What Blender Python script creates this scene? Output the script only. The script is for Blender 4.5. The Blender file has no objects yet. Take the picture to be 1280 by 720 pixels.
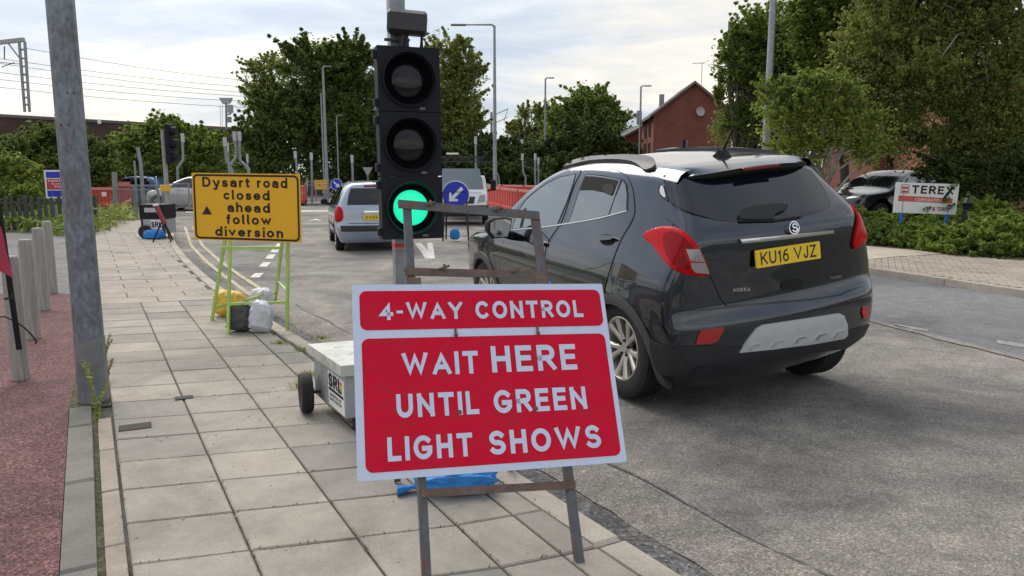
import bpy, math, random
import numpy as np
from mathutils import Vector, Matrix
from mathutils.geometry import delaunay_2d_cdt
random.seed(7); RNG = np.random.default_rng(11)
S = bpy.context.scene
COL = S.collection

# ------------------------------------------------------------------ camera
FPX, HOR, EYE = 940.0, 217.0, 1.45          # focal length in pixels of a 1280 wide frame, horizon row, eye height
PITCH = math.atan((360 - HOR) / FPX)
cd = bpy.data.cameras.new('camera'); cam = bpy.data.objects.new('camera', cd); COL.objects.link(cam)
cam.location = (0, 0, EYE); cam.rotation_euler = (math.pi / 2 - PITCH, 0, 0)
cd.sensor_width = 36; cd.lens = 36 * FPX / 1280; cd.clip_start = 0.05; cd.clip_end = 2000
S.camera = cam
S.render.resolution_x, S.render.resolution_y = 1024, 576
S.view_settings.view_transform = 'Standard'; S.view_settings.look = 'None'
S.view_settings.exposure = 0.54; S.view_settings.gamma = 1.0

# ------------------------------------------------------------------ sun and sky
SUN_AZ, SUN_EL = math.radians(-32), math.radians(47)      # azimuth from +Y towards +X
sl = bpy.data.lights.new('sun', 'SUN'); sl.energy = 1.9; sl.angle = math.radians(45); sl.color = (1, .91, .80)
so = bpy.data.objects.new('sun', sl); COL.objects.link(so)
sd = Vector((math.sin(SUN_AZ) * math.cos(SUN_EL), math.cos(SUN_AZ) * math.cos(SUN_EL), math.sin(SUN_EL)))
so.rotation_euler = sd.to_track_quat('Z', 'Y').to_euler()
w = bpy.data.worlds.new('World'); S.world = w; w.use_nodes = True
nt = w.node_tree; nt.nodes.clear(); N = nt.nodes.new; L = nt.links.new
out = N('ShaderNodeOutputWorld'); bg = N('ShaderNodeBackground'); bg.inputs[1].default_value = 0.1
L(bg.outputs[0], out.inputs[0])
sky = N('ShaderNodeTexSky'); sky.sky_type = 'NISHITA'; sky.sun_disc = False
sky.sun_elevation = SUN_EL; sky.sun_rotation = SUN_AZ; sky.dust_density = 2.0
tc = N('ShaderNodeTexCoord'); sep = N('ShaderNodeSeparateXYZ'); L(tc.outputs['Generated'], sep.inputs[0])
zc = N('ShaderNodeMath'); zc.operation = 'MAXIMUM'; zc.inputs[1].default_value = 0.0; L(sep.outputs[2], zc.inputs[0])
za = N('ShaderNodeMath'); za.operation = 'ADD'; za.inputs[1].default_value = 0.16; L(zc.outputs[0], za.inputs[0])
dx = N('ShaderNodeMath'); dx.operation = 'DIVIDE'; L(sep.outputs[0], dx.inputs[0]); L(za.outputs[0], dx.inputs[1])
dy = N('ShaderNodeMath'); dy.operation = 'DIVIDE'; L(sep.outputs[1], dy.inputs[0]); L(za.outputs[0], dy.inputs[1])
cmb = N('ShaderNodeCombineXYZ'); L(dx.outputs[0], cmb.inputs[0]); L(dy.outputs[0], cmb.inputs[1])
def wnoise(scale, detail, rough, off, dist=0.6, sx=1.0, sy=1.0):
    mp = N('ShaderNodeMapping'); mp.inputs['Location'].default_value = off; mp.inputs['Scale'].default_value = (sx, sy, 1)
    mp.inputs['Rotation'].default_value = (0, 0, .35)
    L(cmb.outputs[0], mp.inputs[0])
    n = N('ShaderNodeTexNoise'); n.inputs['Scale'].default_value = scale; n.inputs['Detail'].default_value = detail
    n.inputs['Roughness'].default_value = rough; n.inputs['Distortion'].default_value = dist
    L(mp.outputs[0], n.inputs['Vector']); return n
def wramp(src, stops):
    r = N('ShaderNodeValToRGB'); L(src, r.inputs[0]); e = r.color_ramp.elements
    while len(e) < len(stops): e.new(.5)
    for k, (p, c) in enumerate(stops): e[k].position = p; e[k].color = (c[0], c[1], c[2], 1)
    return r
n1 = wnoise(.55, 8, .58, (3.1, 1.7, 0), .5, .75, 1.2)
n2 = wnoise(1.3, 7, .55, (7.7, 4.1, 0), .8, .8, 1.25)
r1 = wramp(n1.outputs['Fac'], [(.34, (3.9, 4.5, 5.5)), (.48, (5.4, 5.8, 6.3)), (.57, (7.5, 7.1, 6.4)), (.68, (9.8, 9.0, 7.6))])
r2 = wramp(n2.outputs['Fac'], [(.38, (.84, .87, .92)), (.52, (1.0, 1.0, 1.0)), (.66, (1.22, 1.17, 1.08))])
cm = N('ShaderNodeMix'); cm.data_type = 'RGBA'; cm.blend_type = 'MULTIPLY'; cm.inputs[0].default_value = 1
L(r1.outputs[0], cm.inputs[6]); L(r2.outputs[0], cm.inputs[7])
sm = N('ShaderNodeMix'); sm.data_type = 'RGBA'; sm.inputs[0].default_value = 0.86
# clouds glow round the veiled sun
dt = N('ShaderNodeVectorMath'); dt.operation = 'DOT_PRODUCT'; dt.inputs[1].default_value = tuple(sd); L(tc.outputs['Generated'], dt.inputs[0])
d0 = N('ShaderNodeMath'); d0.operation = 'MAXIMUM'; d0.inputs[1].default_value = 0.0; L(dt.outputs['Value'], d0.inputs[0])
d1 = N('ShaderNodeMath'); d1.operation = 'POWER'; d1.inputs[1].default_value = 5.0; L(d0.outputs[0], d1.inputs[0])
d2 = N('ShaderNodeMath'); d2.operation = 'MULTIPLY_ADD'; d2.inputs[1].default_value = 0.62; d2.inputs[2].default_value = 0.88; L(d1.outputs[0], d2.inputs[0])
vs = N('ShaderNodeVectorMath'); vs.operation = 'SCALE'; L(cm.outputs[2], vs.inputs[0]); L(d2.outputs[0], vs.inputs['Scale'])
L(sky.outputs[0], sm.inputs[6]); L(vs.outputs[0], sm.inputs[7]); L(sm.outputs[2], bg.inputs[0])

# ------------------------------------------------------------------ measuring helpers
def ray(px, py):
    u = (px - 640) / FPX; v = -(py - 360) / FPX; c, s = math.cos(PITCH), math.sin(PITCH)
    return Vector((u, c + v * s, -s + v * c))
CAM = Vector((0, 0, EYE))
def at(px, py, z=0.0):
    d = ray(px, py); return CAM + d * ((z - EYE) / d.z)
def far(px, py, D):
    d = ray(px, py); return CAM + d * (D / d.y)
KA = math.radians(-29.4)
def PS(p, s, z=0.0):       # p across the pavement, s along it
    return Vector((p * math.cos(KA) + s * math.sin(KA), -p * math.sin(KA) + s * math.cos(KA), z))
def toPS(v): return (v[0] * math.cos(KA) - v[1] * math.sin(KA), v[0] * math.sin(KA) + v[1] * math.cos(KA))
RZ = -0.10                 # road level

# ------------------------------------------------------------------ object helpers
def tag(o, label=None, cat=None, group=None, kind=None):
    if label: o['label'] = label
    if cat: o['category'] = cat
    if group: o['group'] = group
    if kind: o['kind'] = kind
    return o
def thing(name, label, cat, loc=(0, 0, 0), rotz=0.0, group=None, mat=None):
    o = bpy.data.objects.new(name, None); o.empty_display_size = .1; COL.objects.link(o)
    if mat is not None: o.matrix_world = mat
    else: o.location = loc; o.rotation_euler = (0, 0, rotz)
    return tag(o, label, cat, group)
class MB:
    """collects shapes and links them as one mesh object"""
    def __init__(s): s.v = []; s.f = []; s.m = []
    def add(s, vs, fs, mi=0):
        b = len(s.v); s.v += [tuple(v) for v in vs]; s.f += [tuple(i + b for i in f) for f in fs]; s.m += [mi] * len(fs); return s
    def box(s, c, d, mi=0, rz=0.0, bev=0.0, M=None):
        x, y, z = d[0] / 2, d[1] / 2, d[2] / 2; cr, sr = math.cos(rz), math.sin(rz)
        if bev <= 0:
            P = [(-x, -y, -z), (x, -y, -z), (x, y, -z), (-x, y, -z), (-x, -y, z), (x, -y, z), (x, y, z), (-x, y, z)]
            F = [(0, 3, 2, 1), (4, 5, 6, 7), (0, 1, 5, 4), (1, 2, 6, 5), (2, 3, 7, 6), (3, 0, 4, 7)]
        else:
            b = min(bev, x * .9, y * .9, z * .9); P = []
            for zz, i in ((-z, b), (-z + b, 0), (z - b, 0), (z, b)):
                X, Y = x - i, y - i; k = b * .7 if i == 0 else b * .35
                P += [(-X + k, -Y, zz), (X - k, -Y, zz), (X, -Y + k, zz), (X, Y - k, zz), (X - k, Y, zz), (-X + k, Y, zz), (-X, Y - k, zz), (-X, -Y + k, zz)]
            F = [tuple(range(7, -1, -1)), tuple(range(24, 32))]
            for r in range(3):
                for k in range(8): F.append((r * 8 + k, r * 8 + (k + 1) % 8, r * 8 + 8 + (k + 1) % 8, r * 8 + 8 + k))
        Q = []
        for p in P:
            q = Vector((p[0] * cr - p[1] * sr + c[0], p[0] * sr + p[1] * cr + c[1], p[2] + c[2]))
            Q.append(M @ q if M else q)
        return s.add(Q, F, mi)
    def bar(s, a, b, w=.03, h=None, mi=0, up=(0, 0, 1)):
        a, b = Vector(a), Vector(b); h = h or w; d = (b - a).normalized(); u = Vector(up)
        if abs(d.dot(u)) > .98: u = Vector((0, 1, 0))
        x = d.cross(u).normalized() * w / 2; y = x.cross(d).normalized() * h / 2
        P = [a - x - y, a + x - y, a + x + y, a - x + y, b - x - y, b + x - y, b + x + y, b - x + y]
        return s.add(P, [(0, 3, 2, 1), (4, 5, 6, 7), (0, 1, 5, 4), (1, 2, 6, 5), (2, 3, 7, 6), (3, 0, 4, 7)], mi)
    def tube(s, pts, r, n=8, mi=0, cap=True):
        pts = [Vector(p) for p in pts]; R = r if hasattr(r, '__len__') else [r] * len(pts)
        rings = []; prev = None
        for i, p in enumerate(pts):
            d = (pts[min(i + 1, len(pts) - 1)] - pts[max(i - 1, 0)]).normalized()
            if prev is None:
                u = Vector((0, 0, 1)) if abs(d.z) < .9 else Vector((1, 0, 0)); x = d.cross(u).normalized()
            else: x = (prev - d * prev.dot(d)).normalized()
            prev = x; y = d.cross(x)
            rings.append([p + (x * math.cos(2 * math.pi * k / n) + y * math.sin(2 * math.pi * k / n)) * R[i] for k in range(n)])
        P = [q for r_ in rings for q in r_]; F = []
        for i in range(len(pts) - 1):
            for k in range(n): F.append((i * n + k, i * n + (k + 1) % n, i * n + n + (k + 1) % n, i * n + n + k))
        if cap: F += [tuple(range(n - 1, -1, -1)), tuple(range(len(P) - n, len(P)))]
        return s.add(P, F, mi)
    def lathe(s, prof, n=24, mi=0, M=None, caps=False):
        P = []; F = []
        for (r, z) in prof:
            for k in range(n):
                a = 2 * math.pi * k / n; q = Vector((r * math.cos(a), r * math.sin(a), z)); P.append(M @ q if M else q)
        for i in range(len(prof) - 1):
            for k in range(n): F.append((i * n + k, i * n + (k + 1) % n, i * n + n + (k + 1) % n, i * n + n + k))
        if caps: F += [tuple(range(n - 1, -1, -1)), tuple(range(len(P) - n, len(P)))]
        return s.add(P, F, mi)
    def prism(s, poly, axis, a, b, mi=0):
        """poly of 2D points extruded between a and b along axis (0,1,2)"""
        n = len(poly); P = []
        for t in (a, b):
            for (u, v) in poly: P.append((t, u, v) if axis == 0 else ((u, t, v) if axis == 1 else (u, v, t)))
        F = [tuple(range(n - 1, -1, -1)), tuple(range(n, 2 * n))] + [(k, (k + 1) % n, n + (k + 1) % n, n + k) for k in range(n)]
        return s.add(P, F, mi)
    def build(s, name, mats, parent=None, smooth=False, loc=None, rot=None, angle=None):
        me = bpy.data.meshes.new(name); me.from_pydata(s.v, [], s.f)
        for m in (mats if isinstance(mats, (list, tuple)) else [mats]): me.materials.append(m)
        me.polygons.foreach_set('material_index', s.m)
        if smooth: me.polygons.foreach_set('use_smooth', [True] * len(s.f))
        me.update()
        if angle: me.set_sharp_from_angle(angle=math.radians(angle))
        o = bpy.data.objects.new(name, me); COL.objects.link(o)
        if parent: o.parent = parent
        if loc is not None: o.location = loc
        if rot is not None: o.rotation_euler = rot
        return o
def npmesh(name, V, F, mat, parent=None, smooth=True, edges=None):
    """numpy arrays to mesh: F is (n,k)"""
    me = bpy.data.meshes.new(name); n, k = F.shape
    me.vertices.add(len(V)); me.vertices.foreach_set('co', np.asarray(V, np.float32).ravel())
    me.loops.add(n * k); me.loops.foreach_set('vertex_index', F.astype(np.int32).ravel())
    me.polygons.add(n); me.polygons.foreach_set('loop_start', np.arange(n, dtype=np.int32) * k)
    me.polygons.foreach_set('use_smooth', np.full(n, smooth)); me.update(calc_edges=True)
    me.materials.append(mat); o = bpy.data.objects.new(name, me); COL.objects.link(o)
    if parent: o.parent = parent
    return o
def copy_tree(o, parent=None):
    c = o.copy(); COL.objects.link(c)
    if parent: c.parent = parent
    for ch in list(o.children): copy_tree(ch, c)
    return c

# ------------------------------------------------------------------ materials
def ramp(nt, src, stops):
    r = nt.nodes.new('ShaderNodeValToRGB'); nt.links.new(src, r.inputs[0]); e = r.color_ramp.elements
    while len(e) < len(stops): e.new(.5)
    for k, (p, c) in enumerate(stops): e[k].position = p; e[k].color = (c[0], c[1], c[2], 1)
    return r.outputs[0]
def noise(nt, vec, scale, detail=5, rough=.6, dist=0.0):
    n = nt.nodes.new('ShaderNodeTexNoise'); n.inputs['Scale'].default_value = scale; n.inputs['Detail'].default_value = detail
    n.inputs['Roughness'].default_value = rough; n.inputs['Distortion'].default_value = dist
    nt.links.new(vec, n.inputs['Vector']); return n.outputs['Fac']
def mix(nt, a, b, fac, mode='MIX'):
    m = nt.nodes.new('ShaderNodeMix'); m.data_type = 'RGBA'; m.blend_type = mode
    for s, v in ((0, fac), (6, a), (7, b)):
        if isinstance(v, (int, float)): m.inputs[s].default_value = v
        elif isinstance(v, tuple): m.inputs[s].default_value = (*v[:3], 1)
        else: nt.links.new(v, m.inputs[s])
    return m.outputs[2]
def new_mat(name):
    m = bpy.data.materials.new(name); m.use_nodes = True; nt = m.node_tree
    return m, nt, nt.nodes['Principled BSDF']
def bumpn(nt, b, h, strength, dist=.01):
    bn = nt.nodes.new('ShaderNodeBump'); bn.inputs['Strength'].default_value = strength; bn.inputs['Distance'].default_value = dist
    nt.links.new(h, bn.inputs['Height']); nt.links.new(bn.outputs[0], b.inputs['Normal']); return bn
def mat(name, col, rough=.6, metal=0.0, var=.12, scale=6.0, dirt=None, dscale=3.0, damt=.5, bump=0.0, bscale=80.0, coat=0.0,
        rnd=0.0, space='Object', spec=.5, emit=0.0, stretch=None, rvar=0.0):
    m, nt, b = new_mat(name); tcn = nt.nodes.new('ShaderNodeTexCoord')
    if space == 'World': vec = nt.nodes.new('ShaderNodeNewGeometry').outputs['Position']
    else: vec = tcn.outputs['Object']
    if stretch:
        mp = nt.nodes.new('ShaderNodeMapping'); mp.inputs['Scale'].default_value = stretch; nt.links.new(vec, mp.inputs[0]); vec = mp.outputs[0]
    c = ramp(nt, noise(nt, vec, scale, 6, .65), [(.3, tuple(x * (1 - var) for x in col)), (.7, tuple(min(1, x * (1 + var)) for x in col))])
    if dirt: 
        f = ramp(nt, noise(nt, vec, dscale, 8, .7, .4), [(.48, (0, 0, 0)), (.66, (damt, damt, damt))]); c = mix(nt, c, dirt, f)
    if rnd > 0:
        oi = nt.nodes.new('ShaderNodeObjectInfo')
        c = mix(nt, c, ramp(nt, oi.outputs['Random'], [(0, (1 - rnd,) * 3), (1, (1 + rnd, 1 + rnd * .95, 1 + rnd * .85))]), 1.0, 'MULTIPLY')
    nt.links.new(c, b.inputs['Base Color']); b.inputs['Roughness'].default_value = rough; b.inputs['Metallic'].default_value = metal
    b.inputs['Specular IOR Level'].default_value = spec; b.inputs['Coat Weight'].default_value = coat; b.inputs['Coat Roughness'].default_value = .03
    if rvar > 0:
        rr = ramp(nt, noise(nt, vec, scale * 1.7, 5, .6), [(.3, (max(0, rough - rvar),) * 3), (.7, (min(1, rough + rvar),) * 3)]); nt.links.new(rr, b.inputs['Roughness'])
    if bump > 0: bumpn(nt, b, noise(nt, vec, bscale, 4, .6), bump)
    if emit > 0: nt.links.new(c, b.inputs['Emission Color']); b.inputs['Emission Strength'].default_value = emit
    return m
def leafmat(name, dark, light, rnd=.0, trans=.5):
    m, nt, b = new_mat(name); g = nt.nodes.new('ShaderNodeNewGeometry')
    c = ramp(nt, g.outputs['Random Per Island'], [(0, dark), (.55, tuple((a + c) / 2 for a, c in zip(dark, light))), (1, light)])
    f = ramp(nt, noise(nt, g.outputs['Position'], .55, 4, .6), [(.3, (.72, .76, .7)), (.7, (1.25, 1.2, 1.0))]); c = mix(nt, c, f, 1.0, 'MULTIPLY')
    nt.links.new(c, b.inputs['Base Color']); b.inputs['Roughness'].default_value = .55; b.inputs['Specular IOR Level'].default_value = .35
    t = nt.nodes.new('ShaderNodeBsdfTranslucent'); nt.links.new(c, t.inputs[0])
    ms = nt.nodes.new('ShaderNodeMixShader'); ms.inputs[0].default_value = trans
    o = nt.nodes['Material Output']; nt.links.new(b.outputs[0], ms.inputs[1]); nt.links.new(t.outputs[0], ms.inputs[2]); nt.links.new(ms.outputs[0], o.inputs[0])
    return m
def groundmat(name, stops, big=.5, mid=4.0, fine=160.0, speck=.35, bump=.5, rough=.9, crack=0.0, dscale=.35):
    """weathered aggregate surface: blotches, stones and relief, in world metres"""
    m, nt, b = new_mat(name); P = nt.nodes.new('ShaderNodeNewGeometry').outputs['Position']
    c = ramp(nt, noise(nt, P, big, 8, .68, .6), stops)
    f2 = ramp(nt, noise(nt, P, mid, 8, .75), [(.3, (.78,) * 3), (.7, (1.2,) * 3)]); c = mix(nt, c, f2, 1.0, 'MULTIPLY')
    vo = nt.nodes.new('ShaderNodeTexVoronoi'); vo.inputs['Scale'].default_value = fine; nt.links.new(P, vo.inputs['Vector'])
    sp = nt.nodes.new('ShaderNodeSeparateColor'); nt.links.new(vo.outputs['Color'], sp.inputs[0])
    f3 = ramp(nt, sp.outputs[0], [(0, (1 - speck,) * 3), (.5, (1,) * 3), (.9, (1 + speck,) * 3), (1, (1 + speck * 2.4,) * 3)]); c = mix(nt, c, f3, 1.0, 'MULTIPLY')
    f4 = ramp(nt, noise(nt, P, .33, 7, .7, 1.2), [(.40, (.62, .62, .64)), (.52, (1,) * 3)]); c = mix(nt, c, f4, .8, 'MULTIPLY')
    if crack > 0:
        v2 = nt.nodes.new('ShaderNodeTexVoronoi'); v2.feature = 'DISTANCE_TO_EDGE'; v2.inputs['Scale'].default_value = .8
        nz = nt.nodes.new('ShaderNodeTexNoise'); nz.inputs['Scale'].default_value = 3.0; nz.inputs['Detail'].default_value = 6; nt.links.new(P, nz.inputs['Vector'])
        add = nt.nodes.new('ShaderNodeMix'); add.data_type = 'VECTOR'; add.inputs[0].default_value = .22
        nt.links.new(P, add.inputs[4]); nt.links.new(nz.outputs['Color'], add.inputs[5]); nt.links.new(add.outputs[1], v2.inputs['Vector'])
        kf = ramp(nt, v2.outputs['Distance'], [(0, (crack,) * 3), (.012, (0, 0, 0))])
        msk = ramp(nt, noise(nt, P, dscale, 3, .5), [(.54, (0, 0, 0)), (.66, (1, 1, 1))]); kf = mix(nt, kf, msk, 1.0, 'MULTIPLY')
        c = mix(nt, c, (.03, .03, .032), kf)
    nt.links.new(c, b.inputs['Base Color']); b.inputs['Roughness'].default_value = rough; b.inputs['Specular IOR Level'].default_value = .35
    h = mix(nt, vo.outputs['Distance'], noise(nt, P, fine * .35, 4, .7), .5)
    bumpn(nt, b, h, bump, .006)
    return m
def flat(name, col, rough=.5, metal=0.0, coat=0.0, spec=.5, emit=0.0):
    return mat(name, col, rough, metal, var=.04, scale=14, coat=coat, spec=spec, emit=emit)
def glassy(name, col, rough=.04, coat=1.0, ior=1.6):
    m, nt, b = new_mat(name); b.inputs['Base Color'].default_value = (*col, 1); b.inputs['Roughness'].default_value = rough
    b.inputs['Coat Weight'].default_value = coat; b.inputs['Coat Roughness'].default_value = .02; b.inputs['IOR'].default_value = ior; return m

MT = dict(
 road=groundmat('worn_asphalt', [(.28, (.105, .102, .098)), (.42, (.165, .158, .148)), (.56, (.245, .226, .200)), (.72, (.335, .305, .262))], .75, 5, 130, .36, .8, .85, .45),
 lane=groundmat('grey_asphalt', [(.3, (.145, .147, .152)), (.7, (.215, .215, .218))], .5, 7, 140, .3, .6, .85),
 gutter=groundmat('coarse_tar', [(.3, (.075, .075, .076)), (.7, (.155, .15, .143))], 1.5, 9, 60, .5, 1.0, .8),
 pale=groundmat('worn_pale_asphalt', [(.3, (.17, .16, .145)), (.7, (.30, .27, .235))], 1.4, 9, 130, .4, .8, .9),
 red=groundmat('red_macadam', [(.3, (.125, .060, .062)), (.7, (.20, .102, .10))], .9, 8, 110, .6, 1.0, .9),
 path=groundmat('grey_path', [(.3, (.15, .15, .15)), (.7, (.23, .225, .22))], .8, 8, 120, .3, .5, .9),
 earth=groundmat('earth', [(.3, (.05, .055, .03)), (.7, (.12, .11, .07))], .6, 8, 60, .4, .8, .95),
 slab=None,
)
def slabmat(name, base, rnd=.19):
    m, nt, b = new_mat(name); P = nt.nodes.new('ShaderNodeNewGeometry').outputs['Position']; oi = nt.nodes.new('ShaderNodeObjectInfo')
    c = ramp(nt, noise(nt, P, 3.2, 9, .72, .3), [(.3, tuple(x * .80 for x in base)), (.52, base), (.72, tuple(x * 1.14 for x in base))])
    c = mix(nt, c, ramp(nt, oi.outputs['Random'], [(0, (1 - rnd, 1 - rnd, 1 - rnd * .8)), (.5, (1, .99, .98)), (1, (1 + rnd * .7, 1 + rnd * .6, 1 + rnd * .4))]), 1.0, 'MULTIPLY')
    f = ramp(nt, noise(nt, P, 1.1, 6, .7, .8), [(.46, (0, 0, 0)), (.68, (.55, .55, .55))]); c = mix(nt, c, tuple(x * .5 for x in base), f)
    v3 = nt.nodes.new('ShaderNodeTexVoronoi'); v3.inputs['Scale'].default_value = 5.5; nt.links.new(P, v3.inputs['Vector']); f = ramp(nt, v3.outputs['Distance'], [(.05, (.42,) * 3), (.085, (0, 0, 0))]); f = mix(nt, f, ramp(nt, noise(nt, P, 2.3, 3, .5), [(.52, (0,) * 3), (.58, (1,) * 3)]), 1.0, 'MULTIPLY'); c = mix(nt, c, tuple(x * .35 for x in base), f)
    f = ramp(nt, noise(nt, P, 190, 3, .7), [(.35, (.80,) * 3), (.65, (1.16,) * 3)]); c = mix(nt, c, f, 1.0, 'MULTIPLY')
    nt.links.new(c, b.inputs['Base Color']); b.inputs['Roughness'].default_value = .9; b.inputs['Specular IOR Level'].default_value = .3
    bumpn(nt, b, noise(nt, P, 140, 5, .7), .55, .005); return m
MT['slab'] = slabmat('paving_slab', (.375, .346, .305))
MT['slab2'] = slabmat('paler_paving_slab', (.40, .36, .31), .08)
MT['kerb'] = slabmat('kerb_stone', (.44, .40, .345), .08)
MT['kerbdark'] = slabmat('dark_concrete_kerb', (.235, .225, .20), .08)
MT['chan'] = slabmat('tan_concrete_edging', (.40, .35, .29), .1)
MT['joint'] = groundmat('joint_dirt', [(.3, (.07, .066, .058)), (.7, (.13, .12, .10))], 4, 12, 200, .4, .6, .95)
MT['block'] = slabmat('block_paver', (.38, .33, .28), .12)
MT['beige'] = groundmat('beige_concrete', [(.3, (.44, .39, .31)), (.7, (.55, .49, .40))], 1, 6, 150, .12, .3, .9)
MT['white_line'] = mat('worn_road_paint', (.66, .65, .61), .8, var=.1, scale=20, dirt=(.2, .19, .18), dscale=9, damt=.85, space='World')
MT['faint_line'] = mat('nearly_gone_road_paint', (.29, .29, .285), .85, var=.15, scale=25, dirt=(.19, .19, .19), dscale=11, damt=1.0, space='World')
MT['yellow_line'] = mat('faded_yellow_paint', (.46, .40, .25), .8, var=.15, scale=20, dirt=(.27, .25, .22), dscale=5, damt=1.0, space='World')
MT['galv'] = mat('galvanised_steel', (.30, .32, .345), .5, .55, var=.25, scale=9, dirt=(.20, .17, .16), dscale=6, damt=.4, bump=.12, bscale=30)
MT['post'] = mat('spangled_galvanised_steel', (.20, .228, .265), .5, .3, var=.45, scale=34, dirt=(.13, .115, .115), dscale=7, damt=.75, bump=.2, bscale=60, stretch=(1, 1, .55), rvar=.12)
MT['black'] = flat('black_plastic', (.010, .011, .014), .55, spec=.25)
MT['sigblack'] = flat('signal_head_black', (.011, .013, .020), .62, spec=.25)
MT['rubber'] = mat('tyre_rubber', (.018, .018, .019), .75, var=.25, scale=30, bump=.2)
MT['darkmetal'] = mat('dark_painted_steel', (.03, .032, .036), .5, .2, var=.2)
MT['rust'] = mat('rusty_blue_grey_steel', (.115, .125, .14), .55, .35, var=.3, scale=14, dirt=(.17, .075, .035), dscale=9, damt=.85, bump=.25, bscale=60)
MT['rustmore'] = mat('rusty_brown_steel', (.17, .11, .085), .65, .3, var=.35, scale=14, dirt=(.12, .125, .135), dscale=11, damt=.7, bump=.35, bscale=60)
MT['signwhite'] = mat('sign_white', (.62, .70, .88), .42, var=.04, scale=4, dirt=(.46, .50, .58), dscale=6, damt=.2, rvar=.1)
MT['signred'] = mat('sign_red', (.66, .0, .03), .5, spec=.2, var=.05, scale=3, dirt=(.36, .03, .04), dscale=7, damt=.35, stretch=(1, 1, 2.2), rvar=.15)
MT['signyellow'] = mat('sign_yellow', (.90, .49, .012), .4, var=.05, scale=3, dirt=(.76, .40, .03), dscale=3, damt=.4)
MT['ink'] = flat('black_sign_print', (.016, .012, .011), .5)
MT['limegreen'] = mat('lime_green_painted_steel', (.44, .66, .16), .5, .0, var=.15, scale=10, dirt=(.32, .36, .2), dscale=8, damt=.5)
MT['blue'] = flat('blue_sign_face', (.015, .035, .50), .35)
MT['white'] = flat('white_paint', (.78, .79, .80), .4)
MT['bagblue'] = mat('blue_woven_plastic', (.02, .22, .62), .5, var=.25, scale=12, bump=.4, bscale=30)
MT['bagwhite'] = mat('white_woven_plastic', (.66, .68, .74), .5, var=.1, scale=12, bump=.4, bscale=25)
MT['bagyellow'] = mat('yellow_woven_plastic', (.74, .50, .07), .5, var=.15, scale=12, bump=.4, bscale=25)
MT['baggrey'] = mat('dark_grey_plastic', (.07, .07, .075), .5, var=.3, scale=12, bump=.4, bscale=25, stretch=(1, 1, 8))
MT['cart'] = mat('grey_galvanised_sheet', (.40, .42, .43), .55, .25, var=.12, scale=5, dirt=(.2, .19, .17), dscale=5, damt=.5)
MT['cartlid'] = mat('pale_painted_lid', (.55, .56, .52), .55, .0, var=.08, scale=5, dirt=(.25, .27, .2), dscale=7, damt=.5)
MT['brick'] = None
MT['barrier'] = mat('red_plastic_barrier', (.62, .065, .05), .5, var=.15, scale=5, dirt=(.5, .16, .12), dscale=4, damt=.5)
MT['timber'] = mat('weathered_timber', (.38, .375, .345), .8, var=.28, scale=9, bump=.4, bscale=20, stretch=(6, 6, .4), rnd=.1, dirt=(.2, .2, .18), damt=.5)
MT['fence'] = mat('dark_weathered_picket', (.075, .078, .07), .85, var=.3, scale=12, bump=.3, stretch=(5, 5, .5), rnd=.2)
MT['bark'] = mat('bark', (.10, .085, .07), .9, var=.35, scale=14, bump=.8, bscale=30, space='World')
MT['birch'] = mat('pale_bark', (.30, .28, .25), .85, var=.35, scale=9, bump=.5, bscale=30, space='World')
# ------------------------------------------------------------------ lettering: stroke font
def arc(cx, cy, rx, ry, a0, a1, n=14):
    return [(cx + rx * math.cos(math.radians(a0 + (a1 - a0) * k / n)), cy + ry * math.sin(math.radians(a0 + (a1 - a0) * k / n))) for k in range(n + 1)]
XH = .72
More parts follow.
